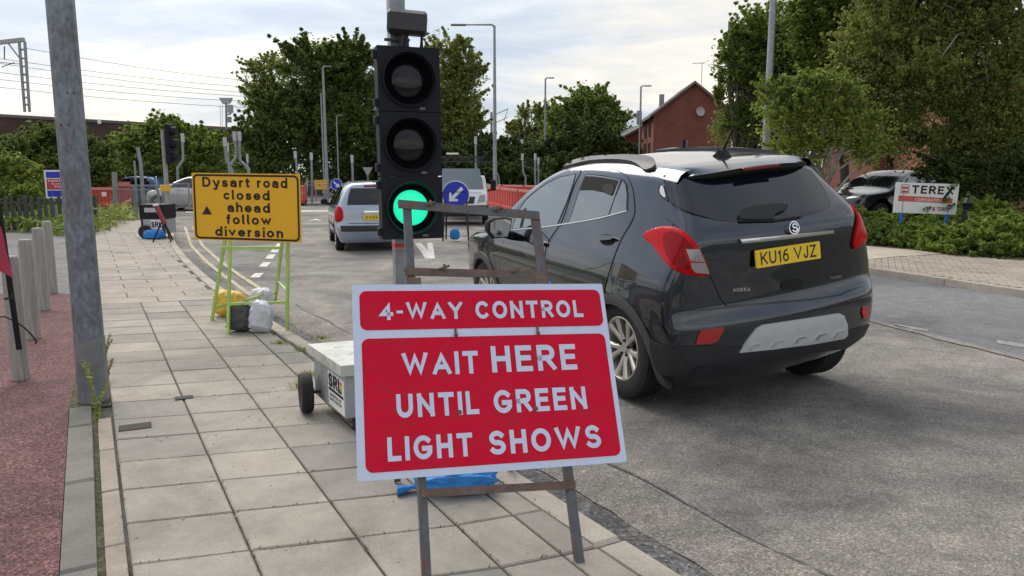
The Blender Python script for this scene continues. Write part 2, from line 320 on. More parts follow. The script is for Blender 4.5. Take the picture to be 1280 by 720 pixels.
# glyph: width, low, high, strokes in unit box
GL = {
 'A': (.92, 0, 1, [[(0, 0), (.5, 1), (1, 0)], [(.2, .3), (.8, .3)]]),
 'B': (.72, 0, 1, [[(0, 0), (0, 1), (.55, 1)] + arc(.55, .76, .38, .24, 90, -90, 8) + [(0, .52)], [(.55, .52)] + arc(.58, .26, .42, .26, 90, -90, 8) + [(0, 0)]]),
 'C': (.86, 0, 1, [arc(.53, .5, .53, .5, 48, 312, 22)]),
 'D': (.82, 0, 1, [[(0, 0), (0, 1), (.4, 1)] + arc(.45, .5, .55, .5, 90, -90, 14) + [(0, 0)]]),
 'E': (.68, 0, 1, [[(1, 0), (0, 0), (0, 1), (1, 1)], [(0, .52), (.9, .52)]]),
 'F': (.62, 0, 1, [[(0, 0), (0, 1), (1, 1)], [(0, .5), (.85, .5)]]),
 'G': (.90, 0, 1, [arc(.53, .5, .53, .5, 48, 330, 22) + [(1, .44), (.58, .44)]]),
 'H': (.78, 0, 1, [[(0, 0), (0, 1)], [(1, 0), (1, 1)], [(0, .52), (1, .52)]]),
 'I': (.16, 0, 1, [[(.5, 0), (.5, 1)]]),
 'J': (.55, 0, 1, [[(1, 1), (1, .35)] + arc(.5, .3, .5, .3, 0, -170, 8)]),
 'K': (.76, 0, 1, [[(0, 0), (0, 1)], [(1, 1), (.08, .42)], [(.34, .6), (1, 0)]]),
 'L': (.64, 0, 1, [[(0, 1), (0, 0), (1, 0)]]),
 'M': (.95, 0, 1, [[(0, 0), (0, 1), (.5, .25), (1, 1), (1, 0)]]),
 'N': (.82, 0, 1, [[(0, 0), (0, 1)], [(0, 1), (1, 0)], [(1, 0), (1, 1)]]),
 'O': (.94, 0, 1, [arc(.5, .5, .5, .5, 0, 360, 28)]),
 'P': (.70, 0, 1, [[(0, 0), (0, 1), (.55, 1)] + arc(.58, .73, .42, .27, 90, -90, 8) + [(0, .46)]]),
 'Q': (.94, 0, 1, [arc(.5, .5, .5, .5, 0, 360, 28), [(.62, .3), (1, -.02)]]),
 'R': (.76, 0, 1, [[(0, 0), (0, 1), (.55, 1)] + arc(.58, .74, .40, .26, 90, -90, 8) + [(0, .48)], [(.5, .48), (1, 0)]]),
 'S': (.76, 0, 1, [arc(.5, .745, .46, .255, 35, 255, 14) + arc(.5, .255, .5, .255, 80, -145, 14)]),
 'T': (.78, 0, 1, [[(0, 1), (1, 1)], [(.5, 1), (.5, 0)]]),
 'U': (.80, 0, 1, [[(0, 1), (0, .4)] + arc(.5, .4, .5, .4, 180, 360, 14) + [(1, 1)]]),
 'V': (.90, 0, 1, [[(0, 1), (.5, 0), (1, 1)]]),
 'W': (1.25, 0, 1, [[(0, 1), (.25, 0), (.5, .97), (.75, 0), (1, 1)]]),
 'X': (.85, 0, 1, [[(0, 0), (1, 1)], [(0, 1), (1, 0)]]),
 'Y': (.88, 0, 1, [[(0, 1), (.5, .45), (1, 1)], [(.5, .45), (.5, 0)]]),
 'Z': (.74, 0, 1, [[(0, 1), (1, 1), (0, 0), (1, 0)]]),
 '-': (.38, .36, .52, [[(0, .5), (1, .5)]]),
 '.': (.16, 0, .16, [[(.5, .45), (.5, .55)]]),
 '1': (.34, 0, 1, [[(.0, .80), (.9, 1), (.9, 0)]]),
 '2': (.68, 0, 1, [arc(.5, .72, .48, .28, 160, -35, 12) + [(0, 0), (1, 0)]]),
 '3': (.66, 0, 1, [arc(.45, .745, .45, .255, 150, -90, 12), arc(.45, .27, .53, .27, 90, -150, 14)]),
 '7': (.64, 0, 1, [[(0, 1), (1, 1), (.35, 0)]]),
 '8': (.68, 0, 1, [arc(.5, .74, .44, .26, 0, 360, 18), arc(.5, .26, .5, .26, 0, 360, 18)]),
 '4': (.78, 0, 1, [[(.72, 0), (.72, 1), (0, .28), (1.02, .28)]]),
 '5': (.66, 0, 1, [[(.9, 1), (.1, 1), (.04, .55)] + arc(.45, .32, .52, .32, 110, -150, 12)]),
 '6': (.68, 0, 1, [[(.85, 1), (.35, .9), (0, .45)] + arc(.5, .3, .5, .3, 160, -200, 18)]),
 '9': (.68, 0, 1, [[(.15, 0), (.65, .1), (1, .55)] + arc(.5, .7, .5, .3, -20, 340, 18)]),
 '0': (.72, 0, 1, [arc(.5, .5, .5, .5, 0, 360, 22)]),
 'a': (.66, 0, XH, [[(1, 0), (1, .66)] + arc(.52, .66, .48, .34, 0, 155, 8), arc(.45, .29, .45, .29, 0, 360, 16)]),
 'c': (.62, 0, XH, [arc(.55, .5, .55, .5, 50, 310, 16)]),
 'd': (.70, 0, 1.02, [[(1, 0), (1, 1)], arc(.48, .33, .48, .33, 0, 360, 20)]),
 'e': (.68, 0, XH, [[(.02, .5), (1, .5)] + arc(.5, .5, .5, .5, 0, 315, 18)]),
 'f': (.40, 0, 1.02, [[(.4, 0), (.4, .74)] + arc(.9, .78, .5, .22, 180, 90, 5), [(0, .66), (1, .66)]]),
 'g': (.70, -.28, XH, [[(1, 1), (1, .2)] + arc(.5, .2, .5, .2, 0, -160, 8), arc(.48, .66, .48, .34, 0, 360, 18)]),
 'h': (.64, 0, 1.02, [[(0, 0), (0, 1)], [(0, .35)] + arc(.5, .42, .5, .26, 180, 0, 10) + [(1, 0)]]),
 'i': (.15, 0, XH, [[(.5, 0), (.5, 1)], [(.5, 1.60), (.5, 1.61)]]),
 'l': (.26, 0, 1.02, [[(.25, 1), (.25, .16), (1, 0)]]),
 'm': (1.0, 0, XH, [[(0, 0), (0, 1)], [(0, .5)] + arc(.25, .6, .25, .4, 180, 0, 8) + [(.5, 0)], [(.5, .5)] + arc(.75, .6, .25, .4, 180, 0, 8) + [(1, 0)]]),
 'n': (.62, 0, XH, [[(0, 0), (0, 1)], [(0, .5)] + arc(.5, .6, .5, .4, 180, 0, 10) + [(1, 0)]]),
 'o': (.70, 0, XH, [arc(.5, .5, .5, .5, 0, 360, 22)]),
 'r': (.42, 0, XH, [[(0, 0), (0, 1)], [(0, .5)] + arc(.75, .5, .75, .5, 180, 85, 7)]),
 's': (.58, 0, XH, [arc(.5, .74, .45, .26, 30, 255, 12) + arc(.5, .26, .5, .26, 80, -150, 12)]),
 't': (.42, 0, .92, [[(.35, 1), (.35, .2)] + arc(.8, .2, .45, .2, 180, 280, 5), [(0, .74), (1, .74)]]),
 'u': (.62, 0, XH, [[(0, 1), (0, .4)] + arc(.5, .4, .5, .4, 180, 360, 10) + [(1, 1)], [(1, 1), (1, 0)]]),
 'v': (.68, 0, XH, [[(0, 1), (.5, 0), (1, 1)]]),
 'w': (.98, 0, XH, [[(0, 1), (.25, 0), (.5, .9), (.75, 0), (1, 1)]]),
 'y': (.70, -.28, XH, [[(0, 1), (.55, .28)], [(1, 1), (.45, 0), (.1, 0)]]),
}
def ribbon(pts, w, lo, hi, closed=False):
    """2D polyline to mitred quad strip with square ends, clamped to lo..hi in y"""
    P = [Vector(p) for p in pts]
    Q = [P[0]]
    for p in P[1:]:
        if (p - Q[-1]).length > 1e-5: Q.append(p)
    P = Q; closed = (P[0] - P[-1]).length < 1e-4 and len(P) > 3
    if closed: P = P[:-1]
    n = len(P); L_, R_ = [], []
    for i in range(n):
        a = P[i - 1] if (i > 0 or closed) else None; b = P[(i + 1) % n] if (i < n - 1 or closed) else None
        d1 = (P[i] - a).normalized() if a is not None else None; d2 = (b - P[i]).normalized() if b is not None else None
        p = P[i]
        if d1 is None: p = p - d2 * w / 2; d = d2; k = 1
        elif d2 is None: p = p + d1 * w / 2; d = d1; k = 1
        else:
            d = d1 + d2
            if d.length < 1e-4: d = d2
            d = d.normalized(); k = min(1 / max(.25, abs(d.dot(d1))), 2.6)
        nrm = Vector((-d.y, d.x)) * w / 2 * k
        L_.append(p + nrm); R_.append(p - nrm)
    c = lambda v: (v.x, min(hi, max(lo, v.y)))
    V = [c(v) for v in L_] + [c(v) for v in R_]; m = n if closed else n - 1
    return V, [(i, n + i, n + (i + 1) % n, (i + 1) % n) for i in range(m)]
def text(mb, s, x0, z0, width, cap, stroke=.17, y=-.001, mi=0, space=.22, M=None, skew=None, depth=0.0):
    """letters in the local xz plane: left x0, baseline z0, fitted to width and capital height"""
    w = stroke; cur = 0; items = []
    for ch in s:
        if ch == ' ': cur += .42; continue
        W, lo, hi, st = GL[ch]
        items.append((cur, W, lo, hi, st)); cur += W + space
    tot = cur - space; sx = width / tot; k = 0
    for (cx, W, lo, hi, st) in items:
        for pl in st:
            pts = [((cx + w / 2 + u * max(0.0, W - w)) * sx / cap if False else (cx + w / 2 + u * max(0.0, W - w)), lo + w / 2 + v * (hi - lo - w)) for u, v in pl]
            if abs(W - .16) < .02 and ch_is_bar(st): pts = [(cx + W / 2, lo + w / 2 + v * (hi - lo - w)) for u, v in pl]
            lim = hi if max(v for u, v in pl) <= 1.05 else 9
            V, F = ribbon(pts, w, lo, lim); k += 1; yy = y - .00012 * (k % 3)
            P = [Vector((x0 + a * sx, yy, z0 + b * cap)) for a, b in V]
            if skew: P = [Vector((p.x, p.y, p.z + skew * (p.x - x0))) for p in P]
            if M: P = [M @ p for p in P]
            mb.add(P, F, mi)
    return mb
def ch_is_bar(st): return len(st) == 1 and len(st[0]) == 2 and st[0][0][0] == .5
def rrect(x0, z0, x1, z1, r, n=6):
    P = []
    for cx, cz, a in ((x1 - r, z1 - r, 0), (x0 + r, z1 - r, 90), (x0 + r, z0 + r, 180), (x1 - r, z0 + r, 270)):
        P += [(cx + r * math.cos(math.radians(a + 90 * k / n)), cz + r * math.sin(math.radians(a + 90 * k / n))) for k in range(n + 1)]
    return P
def sheet(mb, poly, y, mi=0, M=None, thick=0.0):
    """flat polygon in the xz plane facing -y, with an optional thickness behind"""
    n = len(poly); P = [Vector((a, y, b)) for a, b in poly]
    if thick > 0: P += [Vector((a, y + thick, b)) for a, b in poly]
    if M: P = [M @ p for p in P]
    a = sum(poly[i][0] * poly[(i + 1) % n][1] - poly[(i + 1) % n][0] * poly[i][1] for i in range(n))
    order = list(range(n)) if a > 0 else list(range(n - 1, -1, -1))
    F = [tuple(order)]
    if thick > 0: F += [tuple(n + i for i in reversed(order))] + [(i, (i + 1) % n, n + (i + 1) % n, n + i) for i in range(n)]
    mb.add(P, F, mi); return mb
def ringsheet(mb, outer, inner, y, mi=0, M=None):
    n = len(outer); P = [Vector((a, y, b)) for a, b in outer] + [Vector((a, y, b)) for a, b in inner]
    if M: P = [M @ p for p in P]
    mb.add(P, [(i, (i + 1) % n, n + (i + 1) % n, n + i) for i in range(n)], mi); return mb

# ------------------------------------------------------------------ car bodies: an implicit surface, with panels laid on it
def smooth_table(xs, ys, n=400, sig=.035):
    t = np.linspace(xs[0], xs[-1], n); v = np.interp(t, xs, ys); dt = t[1] - t[0]; k = max(1, int(3 * sig / dt))
    ker = np.exp(-.5 * (np.arange(-k, k + 1) * dt / sig) ** 2); ker /= ker.sum()
    vp = np.concatenate([2 * v[0] - v[k:0:-1], v, 2 * v[-1] - v[-2:-k - 2:-1]]); return t, np.convolve(vp, ker, 'valid')
class Body:
    def __init__(s, roof, width, rear, front, wheels, archr=.385, crown=.09, rearc=.14, frontc=.22, k=.028, nose=.12, tail=.05, zb=.2, tumble=0.0, flare=.012, Lb=4.28):
        s.T = smooth_table(*zip(*roof), sig=.08); s.W = smooth_table(*zip(*width), sig=.03)
        s.R = smooth_table(*zip(*rear), sig=.022); s.Fr = smooth_table(*zip(*front), sig=.03)
        s.wh = wheels; s.ar = archr; s.crown = crown; s.rc = rearc; s.fc = frontc; s.k = k; s.nose = nose; s.tail = tail; s.zb = zb; s.flare = flare; s.Lb = Lb; s.tumble = tumble
    def f(s, P, arches=True):
        x, y, z = P[..., 0], P[..., 1], P[..., 2]; ay = np.abs(y)
        W = np.interp(z, *s.W); up = np.clip((z - .95) / .5, 0, 1)
        t1 = np.clip((1.1 - x) / 1.1, 0, 1); t2 = np.clip((x - (s.Lb - 1.3)) / 1.3, 0, 1)
        W = W - s.tail * t1 ** 2 - s.nose * t2 ** 2 - up * s.tumble * np.clip((1.3 - x) / 1.3, 0, 1) ** 2
        for xw, zw in s.wh:
            r = np.hypot(x - xw, z - zw); W = W + s.flare * np.exp(-((r - s.ar - .02) / .07) ** 2)
        fy = ay - W
        ft = (z - np.interp(x, *s.T) + s.crown * y * y) * .92
        fr = (np.interp(z, *s.R) + s.rc * y * y + .35 * np.clip(ay - .62, 0, 1) ** 2 - x)
        ff = x - np.interp(z, *s.Fr) + s.fc * y * y
        fb = s.zb - z; k = s.k
        A = np.stack([fy, ft, fr, ff, fb]); m = A.max(0); f = m + k * np.log(np.exp((A - m) / k).sum(0))
        if arches:
            for xw, zw in s.wh: f = np.maximum(f, np.minimum(s.ar - np.hypot(x - xw, z - zw), ay - .55))
        return f
    def normal(s, P, e=.004):
        g = np.stack([s.f(P + np.eye(3)[i] * e, False) - s.f(P - np.eye(3)[i] * e, False) for i in range(3)], -1)
        return g / (np.linalg.norm(g, axis=-1, keepdims=True) + 1e-9)
    def mesh(s, name, mat_, parent, res=.03):
        bx = (-.05, s.Lb + .05, -1.0, 1.0, .12, 1.72); V = []; F = []
        def patch(fn, nu, nv, flip):
            b = sum(len(v) for v in V); u, v = np.meshgrid(np.linspace(0, 1, nu + 1), np.linspace(0, 1, nv + 1), indexing='ij')
            V.append(fn(u, v).reshape(-1, 3)); i, j = np.meshgrid(np.arange(nu), np.arange(nv), indexing='ij'); q = b + i * (nv + 1) + j
            Q = np.stack([q, q + nv + 1, q + nv + 2, q + 1], -1).reshape(-1, 4); F.append(Q[:, ::-1] if flip else Q)
        x0, x1, y0, y1, z0, z1 = bx; L3 = lambda a, b, t: a + (b - a) * t
        nx, ny, nz = int((x1 - x0) / res), int((y1 - y0) / res), int((z1 - z0) / res); o = np.ones
        patch(lambda u, v: np.stack([L3(x0, x1, u), L3(y0, y1, v), z1 * o(u.shape)], -1), nx, ny, False)
        patch(lambda u, v: np.stack([L3(x0, x1, u), L3(y0, y1, v), z0 * o(u.shape)], -1), nx, ny, True)
        patch(lambda u, v: np.stack([L3(x0, x1, u), y1 * o(u.shape), L3(z0, z1, v)], -1), nx, nz, True)
        patch(lambda u, v: np.stack([L3(x0, x1, u), y0 * o(u.shape), L3(z0, z1, v)], -1), nx, nz, False)
        patch(lambda u, v: np.stack([x0 * o(u.shape), L3(y0, y1, u), L3(z0, z1, v)], -1), ny, nz, True)
        patch(lambda u, v: np.stack([x1 * o(u.shape), L3(y0, y1, u), L3(z0, z1, v)], -1), ny, nz, False)
        B = np.concatenate(V); Fa = np.concatenate(F)
        O = np.stack([np.clip(B[:, 0], .75, s.Lb - .9), np.zeros(len(B)), np.full(len(B), .72)], -1); D = B - O
        lo = np.zeros(len(B)); hi = np.full(len(B), 1.05); found = np.zeros(len(B), bool)
        for t in np.linspace(.02, 1.05, 70):
            g = s.f(O + D * t); new = (g > 0) & ~found; hi[new] = t; found |= new; lo[(g <= 0) & ~found] = t
        for _ in range(16):
            m = (lo + hi) / 2; g = s.f(O + D * m[:, None] if False else O + D * m[:, None]) > 0; hi = np.where(g, m, hi); lo = np.where(g, lo, m)
        P = O + D * lo[:, None]
        me_o = npmesh(name, P, Fa, mat_, parent)
        import bmesh
        bm = bmesh.new(); bm.from_mesh(me_o.data); bmesh.ops.remove_doubles(bm, verts=bm.verts, dist=.0008); bm.to_mesh(me_o.data); bm.free()
        me_o.data.polygons.foreach_set('use_smooth', np.full(len(me_o.data.polygons), True)); me_o.data.set_sharp_from_angle(angle=math.radians(48))
        return me_o
    def cast(s, O, D, tmax=8.0, n=260):
        lo = np.zeros(len(O)); found = np.zeros(len(O), bool); hi = np.full(len(O), tmax); best = np.full(len(O), 9.); bt = np.zeros(len(O))
        for t in np.linspace(0, tmax, n):
            g = s.f(O + D * t, False); b = (g < best) & ~found; best[b] = g[b]; bt[b] = t
            new = (g < 0) & ~found; hi[new] = t; found |= new; lo[(g >= 0) & ~found] = t
        for _ in range(18):
            m = (lo + hi) / 2; g = s.f(O + D * m[:, None], False) < 0; hi = np.where(g, m, hi); lo = np.where(g, lo, m)
        t = np.where(found, hi, bt); return O + D * t[:, None]
def chaikin(P, it=2):
    for _ in range(it):
        Q = []
        for i in range(len(P)):
            a, b = P[i], P[(i + 1) % len(P)]; Q += [(a[0] * .75 + b[0] * .25, a[1] * .75 + b[1] * .25), (a[0] * .25 + b[0] * .75, a[1] * .25 + b[1] * .75)]
        P = Q
    return P
def inpoly(P, poly):
    x, y = P[:, 0], P[:, 1]; c = np.zeros(len(P), bool); n = len(poly)
    for i in range(n):
        x1, y1 = poly[i]; x2, y2 = poly[(i + 1) % n]
        if y1 == y2: continue
        c ^= ((y1 > y) != (y2 > y)) & (x < (x2 - x1) * (y - y1) / (y2 - y1) + x1)
    return c
def tri_poly(poly, step):
    """dense triangulation of a 2D polygon"""
    B = []
    for i in range(len(poly)):
        a, b = np.array(poly[i]), np.array(poly[(i + 1) % len(poly)]); n = max(1, int(np.linalg.norm(b - a) / step))
        for k in range(n): B.append(a + (b - a) * k / n)
    B = np.array(B); mn, mx = B.min(0), B.max(0)
    gx, gy = np.meshgrid(np.arange(mn[0] + step * .5, mx[0], step), np.arange(mn[1] + step * .5, mx[1], step)); G = np.stack([gx.ravel(), gy.ravel()], -1)
    G = G[inpoly(G, B)] if len(G) else G
    if len(G):
        keep = np.ones(len(G), bool)
        for b in B: keep &= ((G - b) ** 2).sum(1) > (step * .45) ** 2
        G = G[keep]
    A = np.concatenate([B, G]) if len(G) else B
    r = delaunay_2d_cdt([Vector(p) for p in A], [], [list(range(len(B)))], 1, 1e-7)
    return np.array([tuple(v) for v in r[0]]), np.array([tuple(f) for f in r[2] if len(f) == 3]), len(B)
def panel(body, name, poly, rays, m, parent, off=.004, step=.04, depth=.012, sm=0, kind=None, bulge=0.0):
    """lays a polygon, given in a 2D chart with a ray for each point, on the body and gives it an edge"""
    if sm: poly = chaikin(poly, sm)
    A, T, nb = tri_poly(poly, step); O, D = rays(A); H = body.cast(O, D); Nn = body.normal(H)
    dd = np.full(len(H), off)
    if bulge:
        Bp = A[:nb]; dist = np.array([np.sqrt(((Bp - a) ** 2).sum(1)).min() for a in A]); dd = dd + bulge * (1 - np.exp(-dist / (step * 1.6)))
    top = H + Nn * dd[:, None]; low = H - Nn * depth
    # orientation: face outward
    e1 = top[T[:, 1]] - top[T[:, 0]]; e2 = top[T[:, 2]] - top[T[:, 0]]; fl = (np.cross(e1, e2) * Nn[T[:, 0]]).sum(1) < 0; T = T.copy(); T[fl] = T[fl][:, ::-1]
    # boundary edges
    E = {}
    for t in T:
        for a, b in ((t[0], t[1]), (t[1], t[2]), (t[2], t[0])): E[(a, b)] = 1
    bd = [(a, b) for (a, b) in E if (b, a) not in E]; idx = {}; ex = []
    for a, b in bd:
        for q in (a, b):
            if q not in idx: idx[q] = len(top) * 1 + len(ex) * 1; ex.append(q)
    n0 = len(top); V = list(map(tuple, top)); ring = {}
    # duplicate rim so the front stays smoothly shaded
    for q in ex: ring[q] = (len(V), len(V) + 1); V.append(tuple(top[q])); V.append(tuple(low[q]))
    F = [tuple(t) for t in T] + [(ring[b][0], ring[a][0], ring[a][1], ring[b][1]) for a, b in bd]
    mb = MB(); mb.add(V, F); o = mb.build(name, m, parent, smooth=True)
    me = o.data; nf = len(T)
    try:
        nr = np.zeros((len(V), 3)); nr[:n0] = Nn[:n0]
        if not bulge:
            me.polygons.foreach_set('use_smooth', [True] * nf + [False] * (len(F) - nf))
            ln = np.zeros((len(me.loops), 3)); vi = np.zeros(len(me.loops), int); me.loops.foreach_get('vertex_index', vi)
            pn = np.zeros(len(me.polygons) * 3); me.polygons.foreach_get('normal', pn); pn = pn.reshape(-1, 3)
            li = 0
            cnt = np.array([len(p) for p in F]); pid = np.repeat(np.arange(len(F)), cnt)
            ln = np.where((pid < nf)[:, None], nr[vi], pn[pid]); me.normals_split_custom_set(ln.tolist())
    except Exception as ex_: print('normals', ex_)
    if kind: o['kind'] = kind
    return o
def side_rays(A, sgn=1):
    O = np.stack([A[:, 0], np.full(len(A), sgn * 2.0), A[:, 1]], -1); return O, np.tile(np.array([0, -sgn * .5, 0.]), (len(A), 1))
def rear_rays(A):
    O = np.stack([np.full(len(A), -1.0), A[:, 0], A[:, 1]], -1); return O, np.tile(np.array([.5, 0, 0.]), (len(A), 1))
def front_rays(A):
    O = np.stack([np.full(len(A), 6.0), A[:, 0], A[:, 1]], -1); return O, np.tile(np.array([-.5, 0, 0.]), (len(A), 1))
def top_rays(A):
    O = np.stack([A[:, 0], A[:, 1], np.full(len(A), 3.0)], -1); return O, np.tile(np.array([0, 0, -.5]), (len(A), 1))
# ------------------------------------------------------------------ ground, road, pavement
def sheetz(name, pts, z, m, kind='structure', parent=None, thick=0.0):
    mb = MB(); n = len(pts); P = [(p[0], p[1], z) for p in pts]
    a = sum(pts[i][0] * pts[(i + 1) % n][1] - pts[(i + 1) % n][0] * pts[i][1] for i in range(n)); o = list(range(n)) if a > 0 else list(range(n))[::-1]
    F = [tuple(o)]
    if thick > 0:
        P += [(p[0], p[1], z - thick) for p in pts]; F += [(i, (i + 1) % n, n + (i + 1) % n, n + i) if a < 0 else ((i + 1) % n, i, n + i, n + (i + 1) % n) for i in range(n)]
    mb.add(P, F); ob = mb.build(name, m, parent)
    if kind: ob['kind'] = kind
    return ob
sheetz('ground', [(-900, -60), (900, -60), (900, 1500), (-900, 1500)], RZ - .03, MT['earth'])
# kerb face line across/along the pavement (p, s)
KO = [(1.93, -1.5), (1.83, 1.0), (1.785, 2.0), (1.74, 3.2), (1.70, 4.6), (1.61, 6.2), (1.51, 8.0), (1.44, 10.1), (1.44, 12.0), (1.47, 14.2), (1.60, 17.5), (1.95, 21.5), (2.35, 26.0)]
def kerb_p(s): return float(np.interp(s, [k[1] for k in KO], [k[0] for k in KO]))
rl = [PS(kerb_p(s) + .0, s) for s in np.linspace(-3, 26, 40)]
farL = [(-60, 36), (-60, 62), (70, 62), (70, 30)]
RKERB = [at(1400, 396, RZ), at(1280, 373, RZ), at(1180, 357, RZ), at(1085, 343, RZ), at(1000, 331, RZ), at(900, 316, RZ), at(800, 297, RZ), at(720, 280, RZ), at(665, 272, RZ)]
rr_ = [Vector((12, -6, 0))] + [Vector((p.x, p.y, 0)) for p in RKERB]
road = sheetz('road', [tuple(v[:2]) for v in rl] + [(-60, 29), (-60, 50), (60, 50), (60, 34), (9, 29)] + [tuple(p[:2]) for p in reversed(rr_)] + [(0, -6)], RZ, MT['road'])
# newer grey lane on the far side of the long joint
JN = [at(1400, 487, RZ), at(1280, 449, RZ), at(1180, 424, RZ), at(1086, 400, RZ), at(1000, 381, RZ), at(900, 358, RZ), at(800, 333, RZ), at(720, 311, RZ), at(640, 287, RZ)]
sheetz('far_lane', [tuple(p[:2]) for p in JN] + [tuple(p[:2]) for p in reversed(RKERB)], RZ + .004, MT['lane'])
def strip(name, pts, w0, w1, z, m, wob=.012, seed=1):
    rg = random.Random(seed); A, B = [], []
    for i, p in enumerate(pts):
        d = (pts[min(i + 1, len(pts) - 1)] - pts[max(0, i - 1)]); n = Vector((-d.y, d.x, 0)).normalized()
        A.append(p + n * (w0 + rg.uniform(-wob, wob))); B.append(p + n * (w1 + rg.uniform(-wob, wob)))
    return sheetz(name, [tuple(v[:2]) for v in A] + [tuple(v[:2]) for v in reversed(B)], z, m)
def dense(pts, step=.15):
    out_ = []
    for a, b in zip(pts[:-1], pts[1:]):
        n = max(1, int((b - a).length / step)); out_ += [a + (b - a) * k / n for k in range(n)]
    return out_ + [pts[-1]]
strip('road_joint', dense(JN, .2), -.05, .07, RZ + .008, MT['pale'], .02)
ks = [PS(kerb_p(s), s) for s in np.linspace(-1.5, 15, 110)]
strip('tar_gutter', ks, 0.0, -.24, RZ + .004, MT['gutter'], .008, 3)
strip('worn_edge_band', [PS(kerb_p(s), s) for s in np.linspace(-1.5, 9, 80)], -.24, -.60, RZ + .006, MT['pale'], .012, 5)
strip('road_crack', [PS(kerb_p(s) + .60 + .02 * math.sin(s * 5), s) for s in np.linspace(-1.5, 9, 130)], 0.0, -.013, RZ + .009, MT['gutter'], .0015, 6)

# pavement: bed, slabs one by one, edging and kerbs
pave = bpy.data.objects.new('pavement', None); COL.objects.link(pave); pave['kind'] = 'structure'
bed = sheetz('bed', [tuple(PS(-.05, s)[:2]) for s in (-1.5, 26.6)] + [tuple(PS(kerb_p(s) - .02, s)[:2]) for s in np.linspace(26.6, -1.5, 40)], -.012, MT['joint'], None, pave)
LINES = [.046, .46, .855, 1.25, 1.50]
SK = [0.0, -.105, -.21, -.31, -.345]           # joints run askew: offset of each cross joint along s
def quad_slab(c4, z, m, parent, th=.05, bev=.006, name='slab', jitter=.003, rg=random):
    cx = sum(c[0] for c in c4) / 4; cy = sum(c[1] for c in c4) / 4; n = 4; P = []
    tx, ty, dz = rg.uniform(-jitter, jitter), rg.uniform(-jitter, jitter), rg.uniform(-jitter, jitter) * .6
    def ins(c, k): d = Vector((c[0] - cx, c[1] - cy)); return d * (1 - k / max(d.length, .01))
    for zz, k in ((-th, 0), (-bev, 0), (0, bev)):
        for c in c4:
            d = ins(c, k * 1.4); P.append((d.x, d.y, zz + dz + (tx * d.x + ty * d.y) * 2.2))
    F = [(8, 9, 10, 11)] + [(r * 4 + k, r * 4 + (k + 1) % 4, r * 4 + 4 + (k + 1) % 4, r * 4 + 4 + k) for r in range(2) for k in range(4)]
    a = sum(c4[i][0] * c4[(i + 1) % 4][1] - c4[(i + 1) % 4][0] * c4[i][1] for i in range(4))
    if a < 0: F = [f[::-1] for f in F]
    mb = MB(); mb.add(P, F); return mb.build(name, m, parent, loc=(cx, cy, z))
g = .0045; rows = [.30 + .385 * k for k in range(-3, 25)]
nslab = 0; rg = random.Random(5)
for r in range(len(rows) - 1):
    s0, s1 = rows[r], rows[r + 1]
    if s1 > 10.0: break
    for c in range(5):
        p0 = LINES[c]; so0, so1 = SK[c], (SK[c + 1] if c < 4 else -.36)
        if c < 4:
            p1 = LINES[c + 1]; q = [(p0 + g, s0 + so0 + g), (p1 - g, s0 + so1 + g), (p1 - g, s1 + so1 - g), (p0 + g, s1 + so0 - g)]
        else:
            a0, a1 = kerb_p(s0 - .35) - .125, kerb_p(s1 - .35) - .125
            q = [(p0 + g, s0 + so0 + g), (a0 - g, s0 + so1 + g), (a1 - g, s1 + so1 - g), (p0 + g, s1 + so0 - g)]
            if a1 - p0 < .06: continue
        if c == 3: # far up the kerb comes in
            m1 = min(LINES[4], kerb_p(s1) - .13); q = [q[0], (m1 - g, q[1][1]), (m1 - g, q[2][1]), q[3]]
        quad_slab([tuple(PS(*t)[:2]) for t in q], 0, MT['slab'], pave, rg=rg); nslab += 1
# further up: running bond of paler slabs
s = rows[25] if len(rows) > 25 else 9.6
s = 9.545; r = 0
while s < 26.4:
    d = .42; x = .03 - .3 * (r % 2); e = kerb_p(s) - .13
    sk = -.25
    while x < e - .05:
        x1 = min(x + .62, e); x0 = max(x, .02)
        if x1 - x0 > .08:
            q = [(x0 + g, s + g + sk * x0), (x1 - g, s + g + sk * x1), (x1 - g, s + d - g + sk * x1), (x0 + g, s + d - g + sk * x0)]
            quad_slab([tuple(PS(*t)[:2]) for t in q], 0, MT['slab2'], pave, rg=rg, bev=.004); nslab += 1
        x += .62
    s += d; r += 1
    if s > 19: d = .42
print('slabs', nslab)
# kerb stones along the road, each one a piece
s = -1.4
while s < 25:
    s1 = s + .914; c = [(kerb_p(s) - .125, s + .006), (kerb_p(s), s + .006), (kerb_p(s1), s1 - .006), (kerb_p(s1) - .125, s1 - .006)]
    quad_slab([tuple(PS(*t)[:2]) for t in c], .002, MT['kerb'], pave, th=.16, bev=.014, name='kerb_stone', jitter=.002, rg=rg); s = s1
sheetz('edging_bed', [tuple(PS(-.08, s)[:2]) for s in (-1, 5.3)] + [tuple(PS(-.0, s)[:2]) for s in (5.3, -1)], -.009, MT['earth'], None, pave)
# tan edging and dark kerb on the left
s = 0.2
while s < 5.0:
    s1 = s + .6; c = [(-.035, s + .004), (.036, s + .004), (.036, s1 - .004), (-.035, s1 - .004)]
    quad_slab([tuple(PS(*t)[:2]) for t in c], -.004, MT['chan'], pave, bev=.004, name='edging_stone', rg=rg); s = s1
s = 0.3
while s < 5.3:
    s1 = min(s + .914, 5.3); c = [(-.185, s + .004), (-.062, s + .004), (-.062, s1 - .004), (-.185, s1 - .004)]
    quad_slab([tuple(PS(*t)[:2]) for t in c], .008, MT['kerbdark'], pave, th=.1, bev=.012, name='kerb_stone', jitter=.002, rg=rg); s = s1
